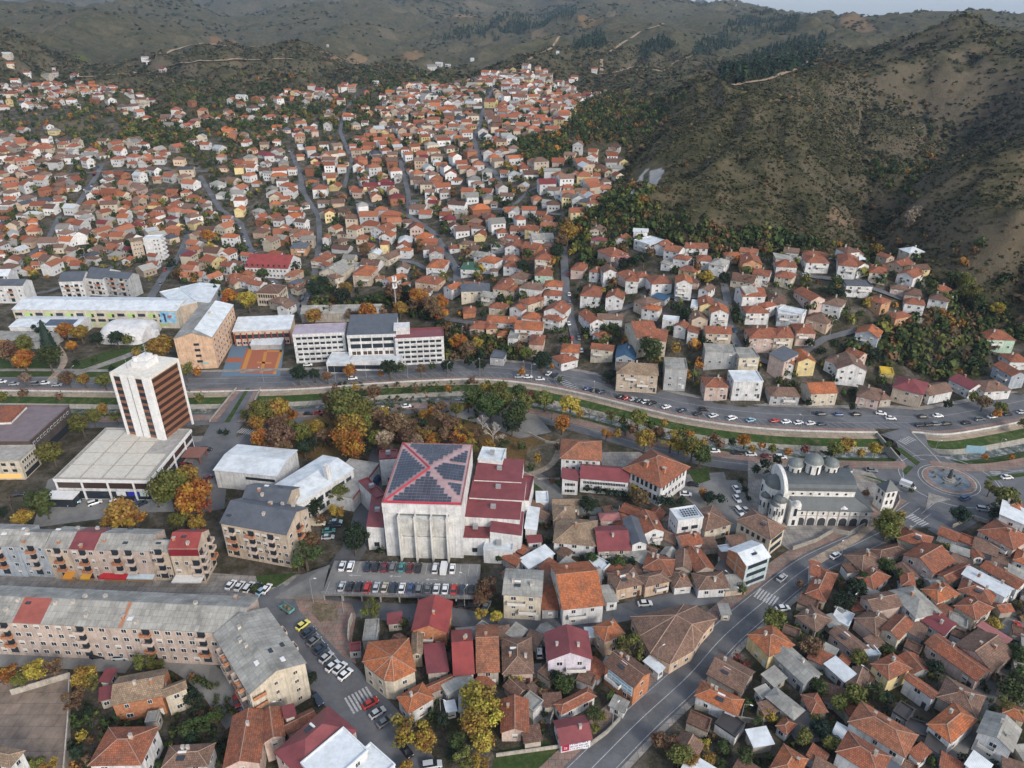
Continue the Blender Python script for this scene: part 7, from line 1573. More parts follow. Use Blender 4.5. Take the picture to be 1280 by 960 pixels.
TR = """30 432 15 l;10 441 15 b;28 449 13 o;48 411 10 d;58 424 11 c;60 447 16 g;82 413 11 o;100 415 12 a;90 432 8 o;120 423 9 d;145 422 11 d;202 432 19 a;85 473 10 b;105 475 9 a;130 476 11 l;30 473 8 t;232 463 12 l;247 468 7 o;3 432 10 o;65 566 15 l;101 530 14 l;116 521 11 l;275 539 4 c;283 541 5 d
213 610 27 l;232 600 22 a;244 621 25 o;240 640 16 a;152 643 24 a;168 650 14 o;138 652 12 a;220 652 12 l;247 655 12 a;45 633 12 g tall;57 636 12 g tall;30 646 12 a;10 625 12 t bareb;318 735 6 g;2 640 9 d
330 514 19 l;350 511 18 a;362 520 11 o;325 547 14 o;350 548 21 b;337 560 12 b;378 542 15 l;392 552 11 d;430 507 24 l;448 512 20 l;437 536 22 a;428 548 18 o;440 556 20 o;455 530 14 l;467 490 12 b;410 500 8 b;490 532 18 b;480 548 14 t;508 546 13 b;500 520 12 t bareb;530 518 8 a;527 530 9 d;541 514 8 o;552 523 12 b;560 546 14 b;572 552 13 o;585 550 11 a;545 547 8 a;520 552 10 t;537 538 10 b
596 499 18 g;613 508 18 g;628 500 18 l;645 516 20 g;655 503 14 l;640 530 14 d;616 540 14 b bare;603 528 10 b bare;625 550 9 b bare;652 560 7 g;372 467 12 d;393 468 9 d;409 470 8 b;437 463 9 o;487 460 13 d;502 462 7 g;476 468 5 o;526 462 8 b;541 460 6 g;559 457 9 d;585 455 7 d;601 456 8 d
681 499 14 l;662 498 10 r;713 507 15 y;703 529 13 o;765 519 9 l loose;737 515 8 b bareb;750 521 7 b bareb;798 523 13 l;782 535 8 d;758 543 8 o;771 545 7 a;807 548 14 a;822 541 10 b;839 550 14 a;849 558 9 y;866 560 17 l;876 568 14 g;892 551 8 b;915 554 6 d;931 551 9 o;952 558 6 o;1045 562 12 l;1058 556 11 a;1035 565 9 d;1095 562 9 y;1006 564 7 r
815 437 19 g;845 440 8 a;873 460 8 o;677 452 11 d;690 458 4 o;762 469 9 d;652 467 6 o;1112 656 20 l;1117 650 15 a;1257 622 17 l;1243 640 12 d;1200 643 13 c wide;1262 633 13 d;1238 610 10 l;1230 502 10 b;1252 510 9 l;1245 520 7 o;1283 530 10 l;1231 571 5 o;1265 570 4 o;1185 508 7 d;1215 500 8 l
1110 707 10 g;1125 720 9 g;1070 735 14 d;1055 752 14 d;1080 722 9 g;1183 685 7 l;1242 780 9 y;1000 730 6 b;967 773 15 l;1015 808 15 b;1005 800 11 g;1075 825 12 l;1110 812 9 g;1170 835 12 d;1025 860 12 g;1067 868 17 l;1095 865 13 g;1110 872 10 d;1050 880 13 l;1028 912 14 c wide;1005 922 12 l;1040 928 14 l;1018 900 10 l;962 895 9 y;978 902 7 l;1165 950 8 g;1267 862 18 g;1278 845 18 g;1262 885 14 l;1275 820 14 g;1272 870 13 g;1205 715 6 g;1146 748 6 g;1140 762 7 d;1090 760 6 g
788 810 20 l;775 800 12 g;648 852 8 y;705 855 14 g;695 848 10 d;678 868 9 b;762 870 8 g;743 892 11 g;744 910 8 l;752 895 8 l;850 945 16 l;840 930 12 b;865 952 12 a;822 925 12 b;880 932 9 y;905 935 10 g;930 945 12 g;935 880 8 g;955 892 8 a;948 905 9 g;885 950 10 a;900 955 9 g;921 822 7 r;930 830 7 r
512 910 22 a;500 925 13 l;530 926 16 a;600 874 24 y;612 890 20 y;590 905 20 a;604 925 16 y;580 950 15 l;600 955 13 a;570 925 13 g;553 900 12 d;389 848 9 d;463 760 15 l;601 768 9 y;621 770 9 y;608 733 17 b;600 748 10 b;504 780 8 g;638 852 8 l;508 958 9 a;565 945 9 d;540 895 8 g
445 668 17 d;443 680 14 d;382 695 19 g;390 675 14 b;372 705 10 l;424 617 14 l;392 632 13 d;459 615 10 d;420 640 11 a;475 688 6 d;625 697 7 g;400 650 8 b;735 610 6 d;760 616 6 d;780 619 6 d;748 613 6 d;770 618 6 d
10 842 15 o;42 838 15 y;65 835 13 b;25 850 11 l;105 845 15 a;112 855 12 l;92 875 14 b;102 920 8 y;100 903 7 g;180 830 15 l;195 834 9 l;150 895 9 g;133 905 8 g;237 870 12 d;245 880 12 d;232 912 12 g;255 905 13 g;270 895 10 g;240 925 11 d;45 955 12 l;62 960 12 a;30 958 10 l;110 890 8 d;95 940 10 d
734 632 13 d;800 622 13 b;792 614 9 a;825 627 8 c;837 628 7 c;852 628 7 c;886 622 9 c wide;900 626 8 c;878 618 7 o;740 697 9 g;775 703 10 g;762 706 8 d;790 705 8 d;855 712 7 d;927 737 8 g;865 722 4 y;700 688 5 g;812 690 6 d;945 589 7 d;956 583 8 d;971 577 7 d;926 600 4 d;931 612 5 d;936 622 4 d;1082 617 6 b;960 592 6 g;652 600 8 b;662 612 7 g;655 625 7 b;645 668 5 o
258 294 9 o;263 314 7 y;304 318 8 g;329 342 9 g;370 340 8 d;287 371 12 o;310 374 13 y;263 361 9 d;272 372 8 d;216 335 7 d;433 361 10 a;429 371 12 d;394 350 9 l;396 361 12 d;404 352 9 d;474 372 11 g;491 365 13 b;508 365 11 d;525 370 13 o;515 382 10 b;538 380 14 b;547 391 12 b;500 386 10 a;455 312 10 b;392 395 12 a;459 391 13 o;439 393 9 b;416 395 8 b;409 395 8 g;480 396 8 b;502 391 7 y;549 378 12 o;551 392 10 o;583 321 8 b;596 347 6 l;574 428 12 o;585 436 12 b;595 430 9 y;602 448 8 d;657 441 9 l;648 438 8 b;679 449 12 d;731 419 7 d;709 290 13 a;703 300 9 b;735 304 8 l;696 314 10 d;654 332 9 d;622 312 8 g;660 323 8 g;754 364 4 y;626 380 8 d;668 362 8 d
884 346 9 y;906 347 9 d;842 389 8 d;858 396 8 d;921 328 6 o;805 323 10 d;792 326 11 d;779 330 9 d;812 321 8 b;871 337 7 b;919 393 7 d;766 411 9 g;935 355 7 b;1007 352 7 l;1035 362 11 d;1052 365 10 d;1045 355 8 g;1095 317 8 a;1212 365 14 l;1205 350 12 l;1192 347 11 g;1222 375 12 g;1165 357 9 g;1247 386 9 y;1127 422 9 g;1090 440 10 d;1100 447 9 d;1180 372 9 l;1012 432 7 d;1075 395 6 g;880 430 7 d;935 432 7 d;980 468 6 g;1010 505 6 d;1065 510 6 d;1100 480 8 g;1137 277 7 t tall;1143 270 6 t tall;1133 283 5 t tall
470 520 11 b;478 515 9 a;455 508 10 l;500 530 13 t;515 535 12 b;528 545 12 a;540 548 10 o;480 562 10 b;470 548 12 l;455 560 10 d;566 532 13 b;576 540 12 a;588 560 11 l;598 542 10 b;610 556 9 a;630 555 9 g;395 535 11 a;405 545 11 b;380 560 12 d;365 535 12 l;345 530 14 b;320 530 12 a;308 518 9 l;412 515 9 b;585 505 9 o;570 512 10 l;552 508 9 b;650 490 12 g;625 488 12 l;606 486 9 a;690 515 8 b bareb;725 520 7 a;778 528 7 l;790 540 8 b;812 535 8 g;830 530 6 a;850 545 8 l;862 548 8 o;880 556 7 a;900 558 7 b;940 562 6 a;965 563 7 l;985 566 6 o;1020 570 6 b;1075 568 7 a;1110 556 5 g;160 498 9 b;145 520 9 l;128 512 9 a;75 498 6 b;250 500 7 l;228 492 8 g;420 490 7 b;445 486 6 a;520 487 5 b;560 486 5 o;590 478 6 b;610 482 6 l;700 476 5 g;1140 612 4 g;735 560 7 o;720 566 6 l;697 560 6 b;672 575 7 a;664 585 6 g;690 600 5 b;30 495 7 b;5 500 8 l;195 470 8 a;185 460 7 g;160 430 8 l;172 445 7 a;118 450 5 g;140 462 5 d;95 455 5 d"""
SMALLT = []; TL = [ln.split() for ln in TR.replace('\n', ';').split(';') if len(ln.split()) >= 4]; TL.sort(key=lambda w: -float(w[2]))
for i_, w in enumerate(TL):
    if i_ >= 296 and len(w) < 5: SMALLT.append((float(w[0]), float(w[1]), float(w[2]), w[3]))
    else: tree(float(w[0]), float(w[1]), float(w[2]) * 1.04, w[3], w[4] if len(w) > 4 else None, parts=True)
print('trees', sum(1 for t in THINGS if t[0]['category'] == 'tree'), 'houses', sum(1 for t in THINGS if t[0]['category'] == 'house'))
# ================= REST OF THE HILLSIDE TOWN =================
def wpoly(P): return [ground(*p)[:2] for p in P]
def pin(x, y, P): return bool(inpoly(np.array([x]), np.array([y]), P)[0])
TOWN = wpoly([(-60,168),(60,160),(95,180),(130,172),(165,176),(205,150),(215,136),(300,126),(365,116),(440,106),(470,126),(530,108),(590,98),(700,104),(752,118),(720,140),(705,160),(702,195),(760,175),(782,188),(772,225),(742,262),(700,285),(760,296),(800,296),(900,322),(1000,322),(1120,322),(1160,345),(1190,375),(1140,402),(1150,440),(1130,490),(1060,505),(960,500),(870,490),(830,492),(700,462),(640,452),(560,405),(540,372),(470,352),(380,372),(360,395),(250,350),(200,352),(160,330),(110,335),(70,345),(-60,352)])
NORTHW = wpoly([(-50,108),(60,100),(190,128),(185,150),(120,150),(60,138),(-50,150)])
GAPS = [wpoly(P) for P in ([(78,150),(100,148),(140,172),(85,170)], [(150,150),(190,150),(205,170),(215,190),(190,185),(165,180)], [(238,190),(262,190),(270,250),(250,260)], [(640,176),(700,166),(716,188),(690,205),(650,200)], [(700,160),(745,150),(755,175),(708,200)], [(350,370),(540,370),(560,400),(400,400)], [(560,418),(640,425),(650,450),(560,450)], [(1060,395),(1140,402),(1140,440),(1095,450)], [(690,280),(745,285),(742,330),(690,330)], [(776,315),(830,315),(825,345),(780,345)])]
SPARSE = [wpoly(P) for P in ([(205,110),(480,95),(480,150),(430,200),(350,190),(290,205),(215,200),(190,160)], [(-60,150),(150,140),(150,185),(-60,180)])]
RWAY = []
for P, w in HR:
    L = [ground(*q)[:2] for q in dens(P, 4)]; RWAY.append((L, w / 2))
RS = np.array([(a[0], a[1], b[0], b[1], w) for L, w in RWAY for a, b in zip(L, L[1:])])
def roaddist(x, y):
    ax, ay, bx, by, w = RS.T; L = (bx - ax) ** 2 + (by - ay) ** 2 + 1e-9; t = np.clip(((x - ax) * (bx - ax) + (y - ay) * (by - ay)) / L, 0, 1); return (np.hypot(x - ax - t * (bx - ax), y - ay - t * (by - ay)) - w).min()
OCC = [(h[1].x, h[1].y, (h[3] + h[4]) / 4) for h in HOUSES]
TP = [(t[0].location.x, t[0].location.y) for t in THINGS if t[0]['category'] == 'tree']
ar = random.Random(21); cand = []
X0, X1 = -900, 560
yy = 350.0
while yy < 1250:
    xx = X0
    st_ = 11.5 + .003 * (yy - 350)
    while xx < X1:
        x = xx + ar.uniform(-3, 3) + (st_ / 2 if int((yy - 350) / st_) % 2 else 0); y = yy + ar.uniform(-2.6, 2.6); xx += st_ * 1.12
        if not (pin(x, y, TOWN) or pin(x, y, NORTHW)): continue
        if any(pin(x, y, g) for g in SPARSE) and ar.random() < .62: continue
        if any(pin(x, y, g) for g in GAPS) or ar.random() < (.07 if y < 560 else .14 if y < 760 else .22) or (pin(x, y, NORTHW) and ar.random() < .35): continue
        cand.append((x, y))
    yy += st_
cand.sort(key=lambda p: math.hypot(p[0], p[1]))
rcs = ['rust'] * 9 + ['terracotta'] * 5 + ['old'] * 7 + ['orange'] * 2 + ['brown'] * 4 + ['burgundy', 'grey', 'grey', 'white', 'slate']; wcs = ['white'] * 11 + ['cream'] * 4 + ['beige'] * 2 + ['pink', 'peach', 'grey', 'old', 'brick', 'yellow']
budget = 300 - sum(1 for t in THINGS if t[0]['category'] == 'house') - 2; nthing = 0; far = MB(); FARC = []
def far_house(mb, x, y, z, rz, W, D, e, rt, rc, wc, r):
    c, s = math.cos(rz), math.sin(rz); T = lambda p: (x + p[0] * c - p[1] * s, y + p[0] * s + p[1] * c, z + p[2]); v = r.uniform(.6, 1.08); wcol = tuple(q * v for q in WC[wc]); v2 = r.uniform(.6, 1.02) * (.8 if rc == 'white' else 1); rcol = tuple(q * v2 for q in RC[rc]); W, D = W / 2, D / 2; k = min(W, D) * .6
    B = [(-W, -D), (W, -D), (W, D), (-W, D)]
    for i in range(4): a, b = B[i], B[(i + 1) % 4]; mb.poly([T((*a, -4)), T((*b, -4)), T((*b, e)), T((*a, e))], c=wcol)
    o = .5; E = [(-W - o, -D - o, e - .15), (W + o, -D - o, e - .15), (W + o, D + o, e - .15), (-W - o, D + o, e - .15)]; h = e + k
    if rt == 'h': q = max(W - D, 0); r0, r1 = ((-q, 0, h), (q, 0, h)) if W >= D else ((0, -(D - W), h), (0, D - W, h))
    else: r0, r1 = ((-W - o, 0, h), (W + o, 0, h)) if W >= D else ((0, -D - o, h), (0, D + o, h))
    if W >= D: F = [(E[0], E[1], r1, r0), (E[2], E[3], r0, r1)]; G = [(E[1], E[2], r1), (E[3], E[0], r0)]
    else: F = [(E[1], E[2], r1, r0), (E[3], E[0], r0, r1)]; G = [(E[0], E[1], r0), (E[2], E[3], r1)]
    for f in F: mb.poly([T(p) for p in f], c=rcol)
    for f in G: mb.poly([T(p) for p in f], c=rcol if rt == 'h' else wcol)
    mb.poly([T(p) for p in E[::-1]], c=wcol)
    for fl in range(int(e / 2.8)):
        for u in (-.5, .0, .5):
            if r.random() < .8:
                zz = fl * 2.9 + 1.1; mb.poly([T((u * W - .55, -D - .04, zz)), T((u * W + .55, -D - .04, zz)), T((u * W + .55, -D - .04, zz + 1.3)), T((u * W - .55, -D - .04, zz + 1.3))], c=(.05, .055, .06))
        for u in (-.4, .4):
            if r.random() < .6:
                s_ = 1 if x < 0 else -1; zz = fl * 2.9 + 1.1; mb.poly([T((s_ * (W + .04), u * D - .5, zz)), T((s_ * (W + .04), u * D + .5, zz)), T((s_ * (W + .04), u * D + .5, zz + 1.3)), T((s_ * (W + .04), u * D - .5, zz + 1.3))], c=(.05, .055, .06))
def try_place(x, y, sz):
    if roaddist(x, y) < sz * .42: return False
    for ox, oy, r in OCC:
        if abs(ox - x) < 20 and abs(oy - y) < 20 and math.hypot(ox - x, oy - y) < (r + sz / 2) * 1.02 + .3: return False
    for tx, ty in TP:
        if abs(tx - x) < 5 and abs(ty - y) < 5: return False
    OCC.append((x, y, sz / 2)); return True
nfar = 0
for x, y in cand:
    W, D = ar.choice((ar.uniform(6.5, 9.5), ar.uniform(8.5, 13.5))), ar.uniform(6, 10)
    if not try_place(x, y, (W + D) / 2):
        W, D = W * .68, D * .68
        if not try_place(x, y, (W + D) / 2): continue
    th = (float(vnoise(np.array(x / 130), np.array(y / 130), 4)) - .5) * 1.5 + ar.choice((0, 0, math.pi / 2)) + ar.uniform(-.4, .4)
    rc, wc = ar.choice(rcs), ar.choice(wcs); e = ar.choice((2.7, 2.9, 3.2, 4.4, 4.8, 5.2, 6.4)); e = min(e, 3.2) if W < 7 else e; rt = ar.choice('hhggg'); z = gz(x, y)
    if nthing < budget:
        house_at(Vector((x, y)), W, D, th, z, e, rt, rc, wc, det=1, cap=4); nthing += 1
    else: far_house(far, x, y, z, th, W, D, e, rt, rc, wc, ar); nfar += 1
# scattered farmsteads above the town
for px, py, W, rc, wc in ((95,98,14,'rust','white'),(97,97,10,'rust','white'),(60,98,16,'grey','old'),(100,107,10,'rust','white'),(182,76,12,'white','white'),(186,79,8,'rust','white'),(204,90,12,'red','white'),(70,95,8,'rust','white'),(549,82,16,'white','white'),(540,86,22,'grey','white'),(560,84,12,'white','white'),(697,68,6,'white','white'),(590,76,10,'white','white'),(743,90,10,'orange','white'),(718,100,12,'rust','white'),(714,103,9,'rust','white'),(410,59,6,'white','white'),(10,72,14,'white','old'),(14,84,10,'rust','cream'),(35,95,10,'rust','white'),(22,110,10,'rust','white'),(20,104,12,'rust','white'),(5,110,12,'old','white'),(68,89,5,'white','white'),(920,8,5,'white','white'),(800,299,8,'white','white'),(430,113,9,'rust','white'),(470,107,8,'white','white'),(360,117,9,'orange','white'),(610,108,11,'rust','white'),(632,106,10,'rust','cream'),(650,103,10,'white','white'),(672,107,12,'rust','white')):
    x, y, z = ground(px, py); far_house(far, x, y, z, ar.uniform(-.5, .5), W, W * .6, 5, 'g', rc, wc, ar); nfar += 1
struct(mk('distant_houses', far, ['mixed_surface']), 'stuff'); print('auto houses', nthing, 'far', nfar)
# sheds and lean-tos that fill the plots of the old quarter
OLDQ = wpoly([(985,735),(1020,712),(1100,690),(1180,670),(1290,700),(1290,980),(830,980),(900,850)]); MIDQ = wpoly([(632,640),(700,640),(830,650),(930,690),(935,745),(860,735),(700,740),(640,735)]); LOWQ = wpoly([(470,790),(600,790),(700,800),(880,770),(860,820),(740,940),(620,930),(560,860),(480,860)])
def on_road(x, y):
    p = Vector((x, y)); return min((p - q).length for q in MRL) < 8.5
ns = 0; sc_ = random.Random(4)
for _ in range(3800):
    if ns >= 105: break
    P = sc_.choice((OLDQ, OLDQ, MIDQ, LOWQ)); xs = [q[0] for q in P]; ys = [q[1] for q in P]; x, y = sc_.uniform(min(xs), max(xs)), sc_.uniform(min(ys), max(ys))
    if not pin(x, y, P) or on_road(x, y): continue
    sz = sc_.uniform(3.0, 5.5)
    if any(math.hypot(ox - x, oy - y) < r + sz * .5 for ox, oy, r in OCC) or any(math.hypot(tx - x, ty - y) < 2.6 for tx, ty in TP): continue
    if P is LOWQ and any(math.hypot(q[0] - x, q[1] - y) < 4 for q in (atz(665, 830), atz(673, 870), atz(680, 905))): continue
    OCC.append((x, y, sz / 2)); ns += 1
    house_at(Vector((x, y)), sz * sc_.uniform(.9, 1.35), sz, R(sc_.choice((-38, 52, -30, 8, -42))) + sc_.uniform(-.1, .1), 0, sc_.uniform(2.2, 2.9), sc_.choice('sgsf'), sc_.choice(('old', 'old', 'rust', 'grey', 'grey', 'white', 'dark', 'brown')), sc_.choice(('old', 'grey', 'white', 'beige')), name='shed', cat='shed', win=False, chim=False, det=2)
# ================= VEGETATION IN MASS =================
def scatter(name, TV, TF, pos, scl, col, rs, matn='mixed_surface', flat_z=None):
    n_ = len(pos); a = rs.uniform(0, 6.283, n_); ca, sa = np.cos(a), np.sin(a); k = rs.randint(0, len(TV), n_); Vs, Fs, Cs = [], [], []; base = 0
    for t in range(len(TV)):
        i = np.where(k == t)[0]; v = TV[t]; m_ = len(v)
        if not len(i): continue
        x = v[None, :, 0] * ca[i, None] - v[None, :, 1] * sa[i, None]; y = v[None, :, 0] * sa[i, None] + v[None, :, 1] * ca[i, None]
        P = np.stack([x * scl[i, 0, None] + pos[i, 0, None], y * scl[i, 0, None] + pos[i, 1, None], v[None, :, 2] * scl[i, 1, None] + pos[i, 2, None]], -1)
        F = TF[t][None] + (np.arange(len(i)) * m_)[:, None, None] + base; Vs.append(P.reshape(-1, 3)); Fs.append(F.reshape(-1, F.shape[-1])); base += len(i) * m_
        tone = rs.uniform(.6, 1.45, (len(i), TF[t].shape[0], 1)); c = col[i][:, None, :] * tone; Cs.append(np.concatenate([c, np.ones_like(tone)], -1).reshape(-1, 4))
    Vv = np.concatenate(Vs).astype(np.float32); Ff = np.concatenate(Fs).astype(np.int32); Cc = np.concatenate(Cs).astype(np.float32); me = bpy.data.meshes.new(name); q = Ff.shape[1]
    me.vertices.add(len(Vv)); me.vertices.foreach_set('co', Vv.ravel()); me.loops.add(Ff.size); me.loops.foreach_set('vertex_index', Ff.ravel()); me.polygons.add(len(Ff)); me.polygons.foreach_set('loop_start', np.arange(0, Ff.size, q, dtype=np.int32)); me.polygons.foreach_set('loop_total', np.full(len(Ff), q, np.int32)); me.update(calc_edges=True)
    me.attributes.new('col', 'FLOAT_COLOR', 'FACE').data.foreach_set('color', Cc.ravel()); me.materials.append(MAT[matn]); return struct(link(name, me), 'stuff')
mat('foliage_mass', lambda t, p: t.links.new(N(t, 'Attribute', attribute_name='col', attribute_type='GEOMETRY').outputs['Color'], p.inputs['Base Color']), .85, .15)
def blob_t(n_, seed, leaf):
    rs = np.random.RandomState(seed); d = rs.normal(size=(n_, 3)); d /= np.linalg.norm(d, axis=1)[:, None]; d[:, 2] = np.abs(d[:, 2]) * rs.choice((1, 1, -.3), n_); c = d * rs.uniform(.45, 1, (n_, 1)) * (1 + .25 * np.sin(d[:, :1] * 5 + seed)); c[:, 2] = c[:, 2] + .75
    nm = d + rs.normal(size=(n_, 3)) * .35; nm /= np.linalg.norm(nm, axis=1)[:, None]; P = quads(c, nm, rs.uniform(.7, 1.3, n_) * leaf, rs); return P.reshape(-1, 3), np.arange(n_ * 4).reshape(-1, 4)
def cone_t(n_, seed, leaf):
    rs = np.random.RandomState(seed); t = rs.uniform(0, 1, n_) ** .8; a = rs.uniform(0, 6.283, n_); r = (.05 + .95 * t) * rs.uniform(.6, 1, n_); c = np.stack([np.cos(a) * r, np.sin(a) * r, 3.2 * (1 - t) + .3], 1); nm = np.stack([np.cos(a), np.sin(a), np.full(n_, .7)], 1); nm /= np.linalg.norm(nm, axis=1)[:, None]
    P = quads(c, nm, rs.uniform(.7, 1.3, n_) * leaf, rs); return P.reshape(-1, 3), np.arange(n_ * 4).reshape(-1, 4)
rs = np.random.RandomState(9)
def sample(n_, poly=None, r0=300, r1=1500, amax=47):
    if poly is not None:
        P = np.array(wpoly(poly)); x = rs.uniform(P[:, 0].min(), P[:, 0].max(), n_); y = rs.uniform(P[:, 1].min(), P[:, 1].max(), n_); k = inpoly(x, y, P); return x[k], y[k]
    r = np.sqrt(rs.uniform(r0 ** 2, r1 ** 2, n_)); a = np.radians(rs.uniform(-amax, amax, n_)); return r * np.sin(a), r * np.cos(a)
def pick(pal, w, n_): pal = np.array(pal); return pal[rs.choice(len(pal), n_, p=np.array(w) / sum(w))] * rs.uniform(.75, 1.25, (n_, 1))
b14 = [blob_t(9, i, .46) for i in range(4)]; b40 = [blob_t(46, 10 + i, .24) for i in range(4)]; cn = [cone_t(30, 20 + i, .34) for i in range(3)]
def near_house(x, y, k=.95):
    O = np.array(OCC); out = np.zeros(len(x), bool)
    for i in range(0, len(x), 2000): d_ = np.hypot(x[i:i + 2000, None] - O[None, :, 0], y[i:i + 2000, None] - O[None, :, 1]); out[i:i + 2000] = (d_ < O[None, :, 2] * k + .6).any(1)
    return out
def near_road(x, y, m_=.5): return np.array([roaddist(a, b) < m_ for a, b in zip(x, y)], bool)
# scrub over the hillsides
x, y = sample(120000, r0=330, r1=1700); z, h = terrain(x, y); T_ = np.array(TOWN); keep = (h > .42) & ~inpoly(x, y, TOWN) & ~inpoly(x, y, NORTHW); dn = vnoise(x / 45, y / 45, 8) * .5 + vnoise(x / 14, y / 14, 9) * .25 + vnoise(x / 160, y / 160, 19) * .5; 
zx, _ = terrain(x + 25, y); zx2, _ = terrain(x - 25, y); zy, _ = terrain(x, y + 25); zy2, _ = terrain(x, y - 25); conc = (zx + zx2 + zy + zy2) / 4 - z; dn = dn + np.clip(conc * .05, -.25, .35); keep &= rs.rand(len(x)) < np.clip((dn - .30) * 1.7, .42, 1); x, y, z, conc = x[keep], y[keep], z[keep], conc[keep]; n_ = len(x)
s = rs.uniform(.6, 1.8, n_) * np.where(rs.rand(n_) < .12, 1.7, 1) * (1 + np.clip(conc * .06, 0, .7)) * np.clip(np.hypot(x, y) / 700, .8, 1.6); col = pick([(.035, .040, .016), (.06, .055, .026), (.024, .032, .014), (.11, .075, .04), (.12, .065, .025), (.11, .105, .035)], [6, 6, 5, 3, .5, .6], n_)
x2, y2 = sample(150000, r0=330, r1=950); z2, h2 = terrain(x2, y2); k2 = (h2 > .45) & (x2 > 30) & ~inpoly(x2, y2, TOWN) & (rs.rand(len(x2)) < np.clip(vnoise(x2 / 22, y2 / 22, 77) * 1.3, .35, 1)); x2, y2, z2 = x2[k2], y2[k2], z2[k2]; m_ = len(x2); s2 = rs.uniform(.4, 1.15, m_)
x = np.concatenate([x, x2]); y = np.concatenate([y, y2]); z = np.concatenate([z, z2]); s = np.concatenate([s, s2]); col = np.concatenate([col, pick([(.035, .040, .016), (.06, .055, .026), (.024, .032, .014), (.10, .07, .035), (.085, .085, .03)], [6, 5, 4, 2, 1], m_)])
SC = np.array(wpoly([(768,258),(793,212),(830,204),(834,216),(808,246),(785,262)])); kk = ~inpoly(x, y, SC); x, y, z, s, col = x[kk], y[kk], z[kk], s[kk], col[kk]; n_ = len(x)
scatter('hillside_scrub', [b[0] for b in b14], [b[1] for b in b14], np.stack([x, y, z - .3 * s], 1), np.stack([s * 1.25, s * .85], 1), col, rs, 'foliage_mass'); print('scrub', n_, len(x))
# woodland in the gullies, at the hill foot and behind the town
WP = [(2600, [(700,285),(690,330),(770,345),(790,300),(830,300),(900,318),(1000,318),(1100,315),(1150,335),(1130,300),(1000,300),(900,285),(830,265),(760,250),(720,262)], 3.0, 1), (2200, [(1080,215),(1130,210),(1160,160),(1180,160),(1150,215),(1140,300),(1180,330),(1240,380),(1290,400),(1290,370),(1210,300),(1150,290),(1110,300),(1090,250)], 3.0, 1), (1500, [(1100,400),(1150,400),(1200,378),(1260,385),(1290,420),(1240,425),(1230,470),(1180,478),(1140,465),(1085,430)], 2.8, 0),
 (1100, [(150,150),(200,150),(260,172),(240,200),(215,180),(185,185),(150,178)], 3.2, 1), (2600, [(200,110),(330,90),(480,90),(560,95),(600,98),(530,108),(470,122),(440,106),(365,122),(330,150),(262,168),(220,140)], 3.6, 1), (500, [(395,120),(465,125),(470,150),(430,165),(400,160)], 3, 1), (500, [(265,165),(330,150),(365,125),(400,140),(350,180),(290,200)], 3, 1),
 (900, [(640,176),(700,166),(716,188),(690,205),(650,200)], 2.6, 1), (1500, [(700,120),(760,118),(860,125),(800,170),(780,185),(760,172),(702,195)], 3.0, 1), (1500, [(745,262),(775,225),(785,250),(775,275),(760,295),(705,283)], 3.0, 1), (900, [(-40,100),(60,90),(190,120),(190,150),(120,150),(60,140),(-40,150)], 3.2, 1), (1300, [(560,410),(640,420),(648,450),(560,450),(545,400)], 2.4, 0), (800, [(350,375),(540,372),(555,400),(540,405),(480,382),(370,392)], 2.6, 0),
 (500, [(400,495),(420,480),(640,478),(620,500),(590,545),(480,560),(400,560)], 0.9, 2), (900, [(985,735),(1100,690),(1290,700),(1290,980),(830,980),(900,850)], 1.1, 2), (500, [(632,640),(830,650),(930,690),(935,745),(860,735),(640,735)], .9, 2), (420, [(90,840),(290,850),(300,900),(280,960),(90,960)], 1.1, 2), (500, [(470,790),(700,800),(880,770),(740,940),(480,870)], .9, 2)]
allp = []
for n_, P, sz, mode in WP:
    x, y = sample(n_, P)
    if not len(x): continue
    k = ~near_house(x, y, 1.0 if mode == 2 else .8)
    if mode != 1: k &= np.array([min((Vector((a, b)) - q).length for q in MRL) > 8.8 for a, b in zip(x, y)], bool)
    k &= ~near_road(x, y, 1.2); x, y = x[k], y[k]; allp += [(a, b, sz) for a, b in zip(x, y)]
A_ = np.array(allp)
# thin out crowded spots
order = rs.permutation(len(A_)); grid = {}; sel = []
for i in order:
    a, b, sz = A_[i]; g = max(sz * .95, 1.2); kx, ky = int(a // 4), int(b // 4); ok = True
    for dx in (-1, 0, 1):
        for dy in (-1, 0, 1):
            for (c, d_) in grid.get((kx + dx, ky + dy), ()):
                if (c - a) ** 2 + (d_ - b) ** 2 < g * g: ok = False; break
            if not ok: break
        if not ok: break
    if ok: grid.setdefault((kx, ky), []).append((a, b)); sel.append(i)
A_ = A_[sel]; z, _ = terrain(A_[:, 0], A_[:, 1]); n_ = len(A_); s = A_[:, 2] * rs.uniform(.5, 1.25, n_)
col = pick([(.035, .055, .018), (.055, .07, .022), (.022, .035, .015), (.10, .105, .03), (.11, .066, .03), (.19, .095, .025), (.11, .075, .045)], [7, 6, 5, 3, 2, 1, 2], n_)
scatter('woodland', [b[0] for b in b40], [b[1] for b in b40], np.stack([A_[:, 0], A_[:, 1], z - .25 * s], 1), np.stack([s, s * 1.15], 1), col, rs, 'foliage_mass'); print('woodland', n_)
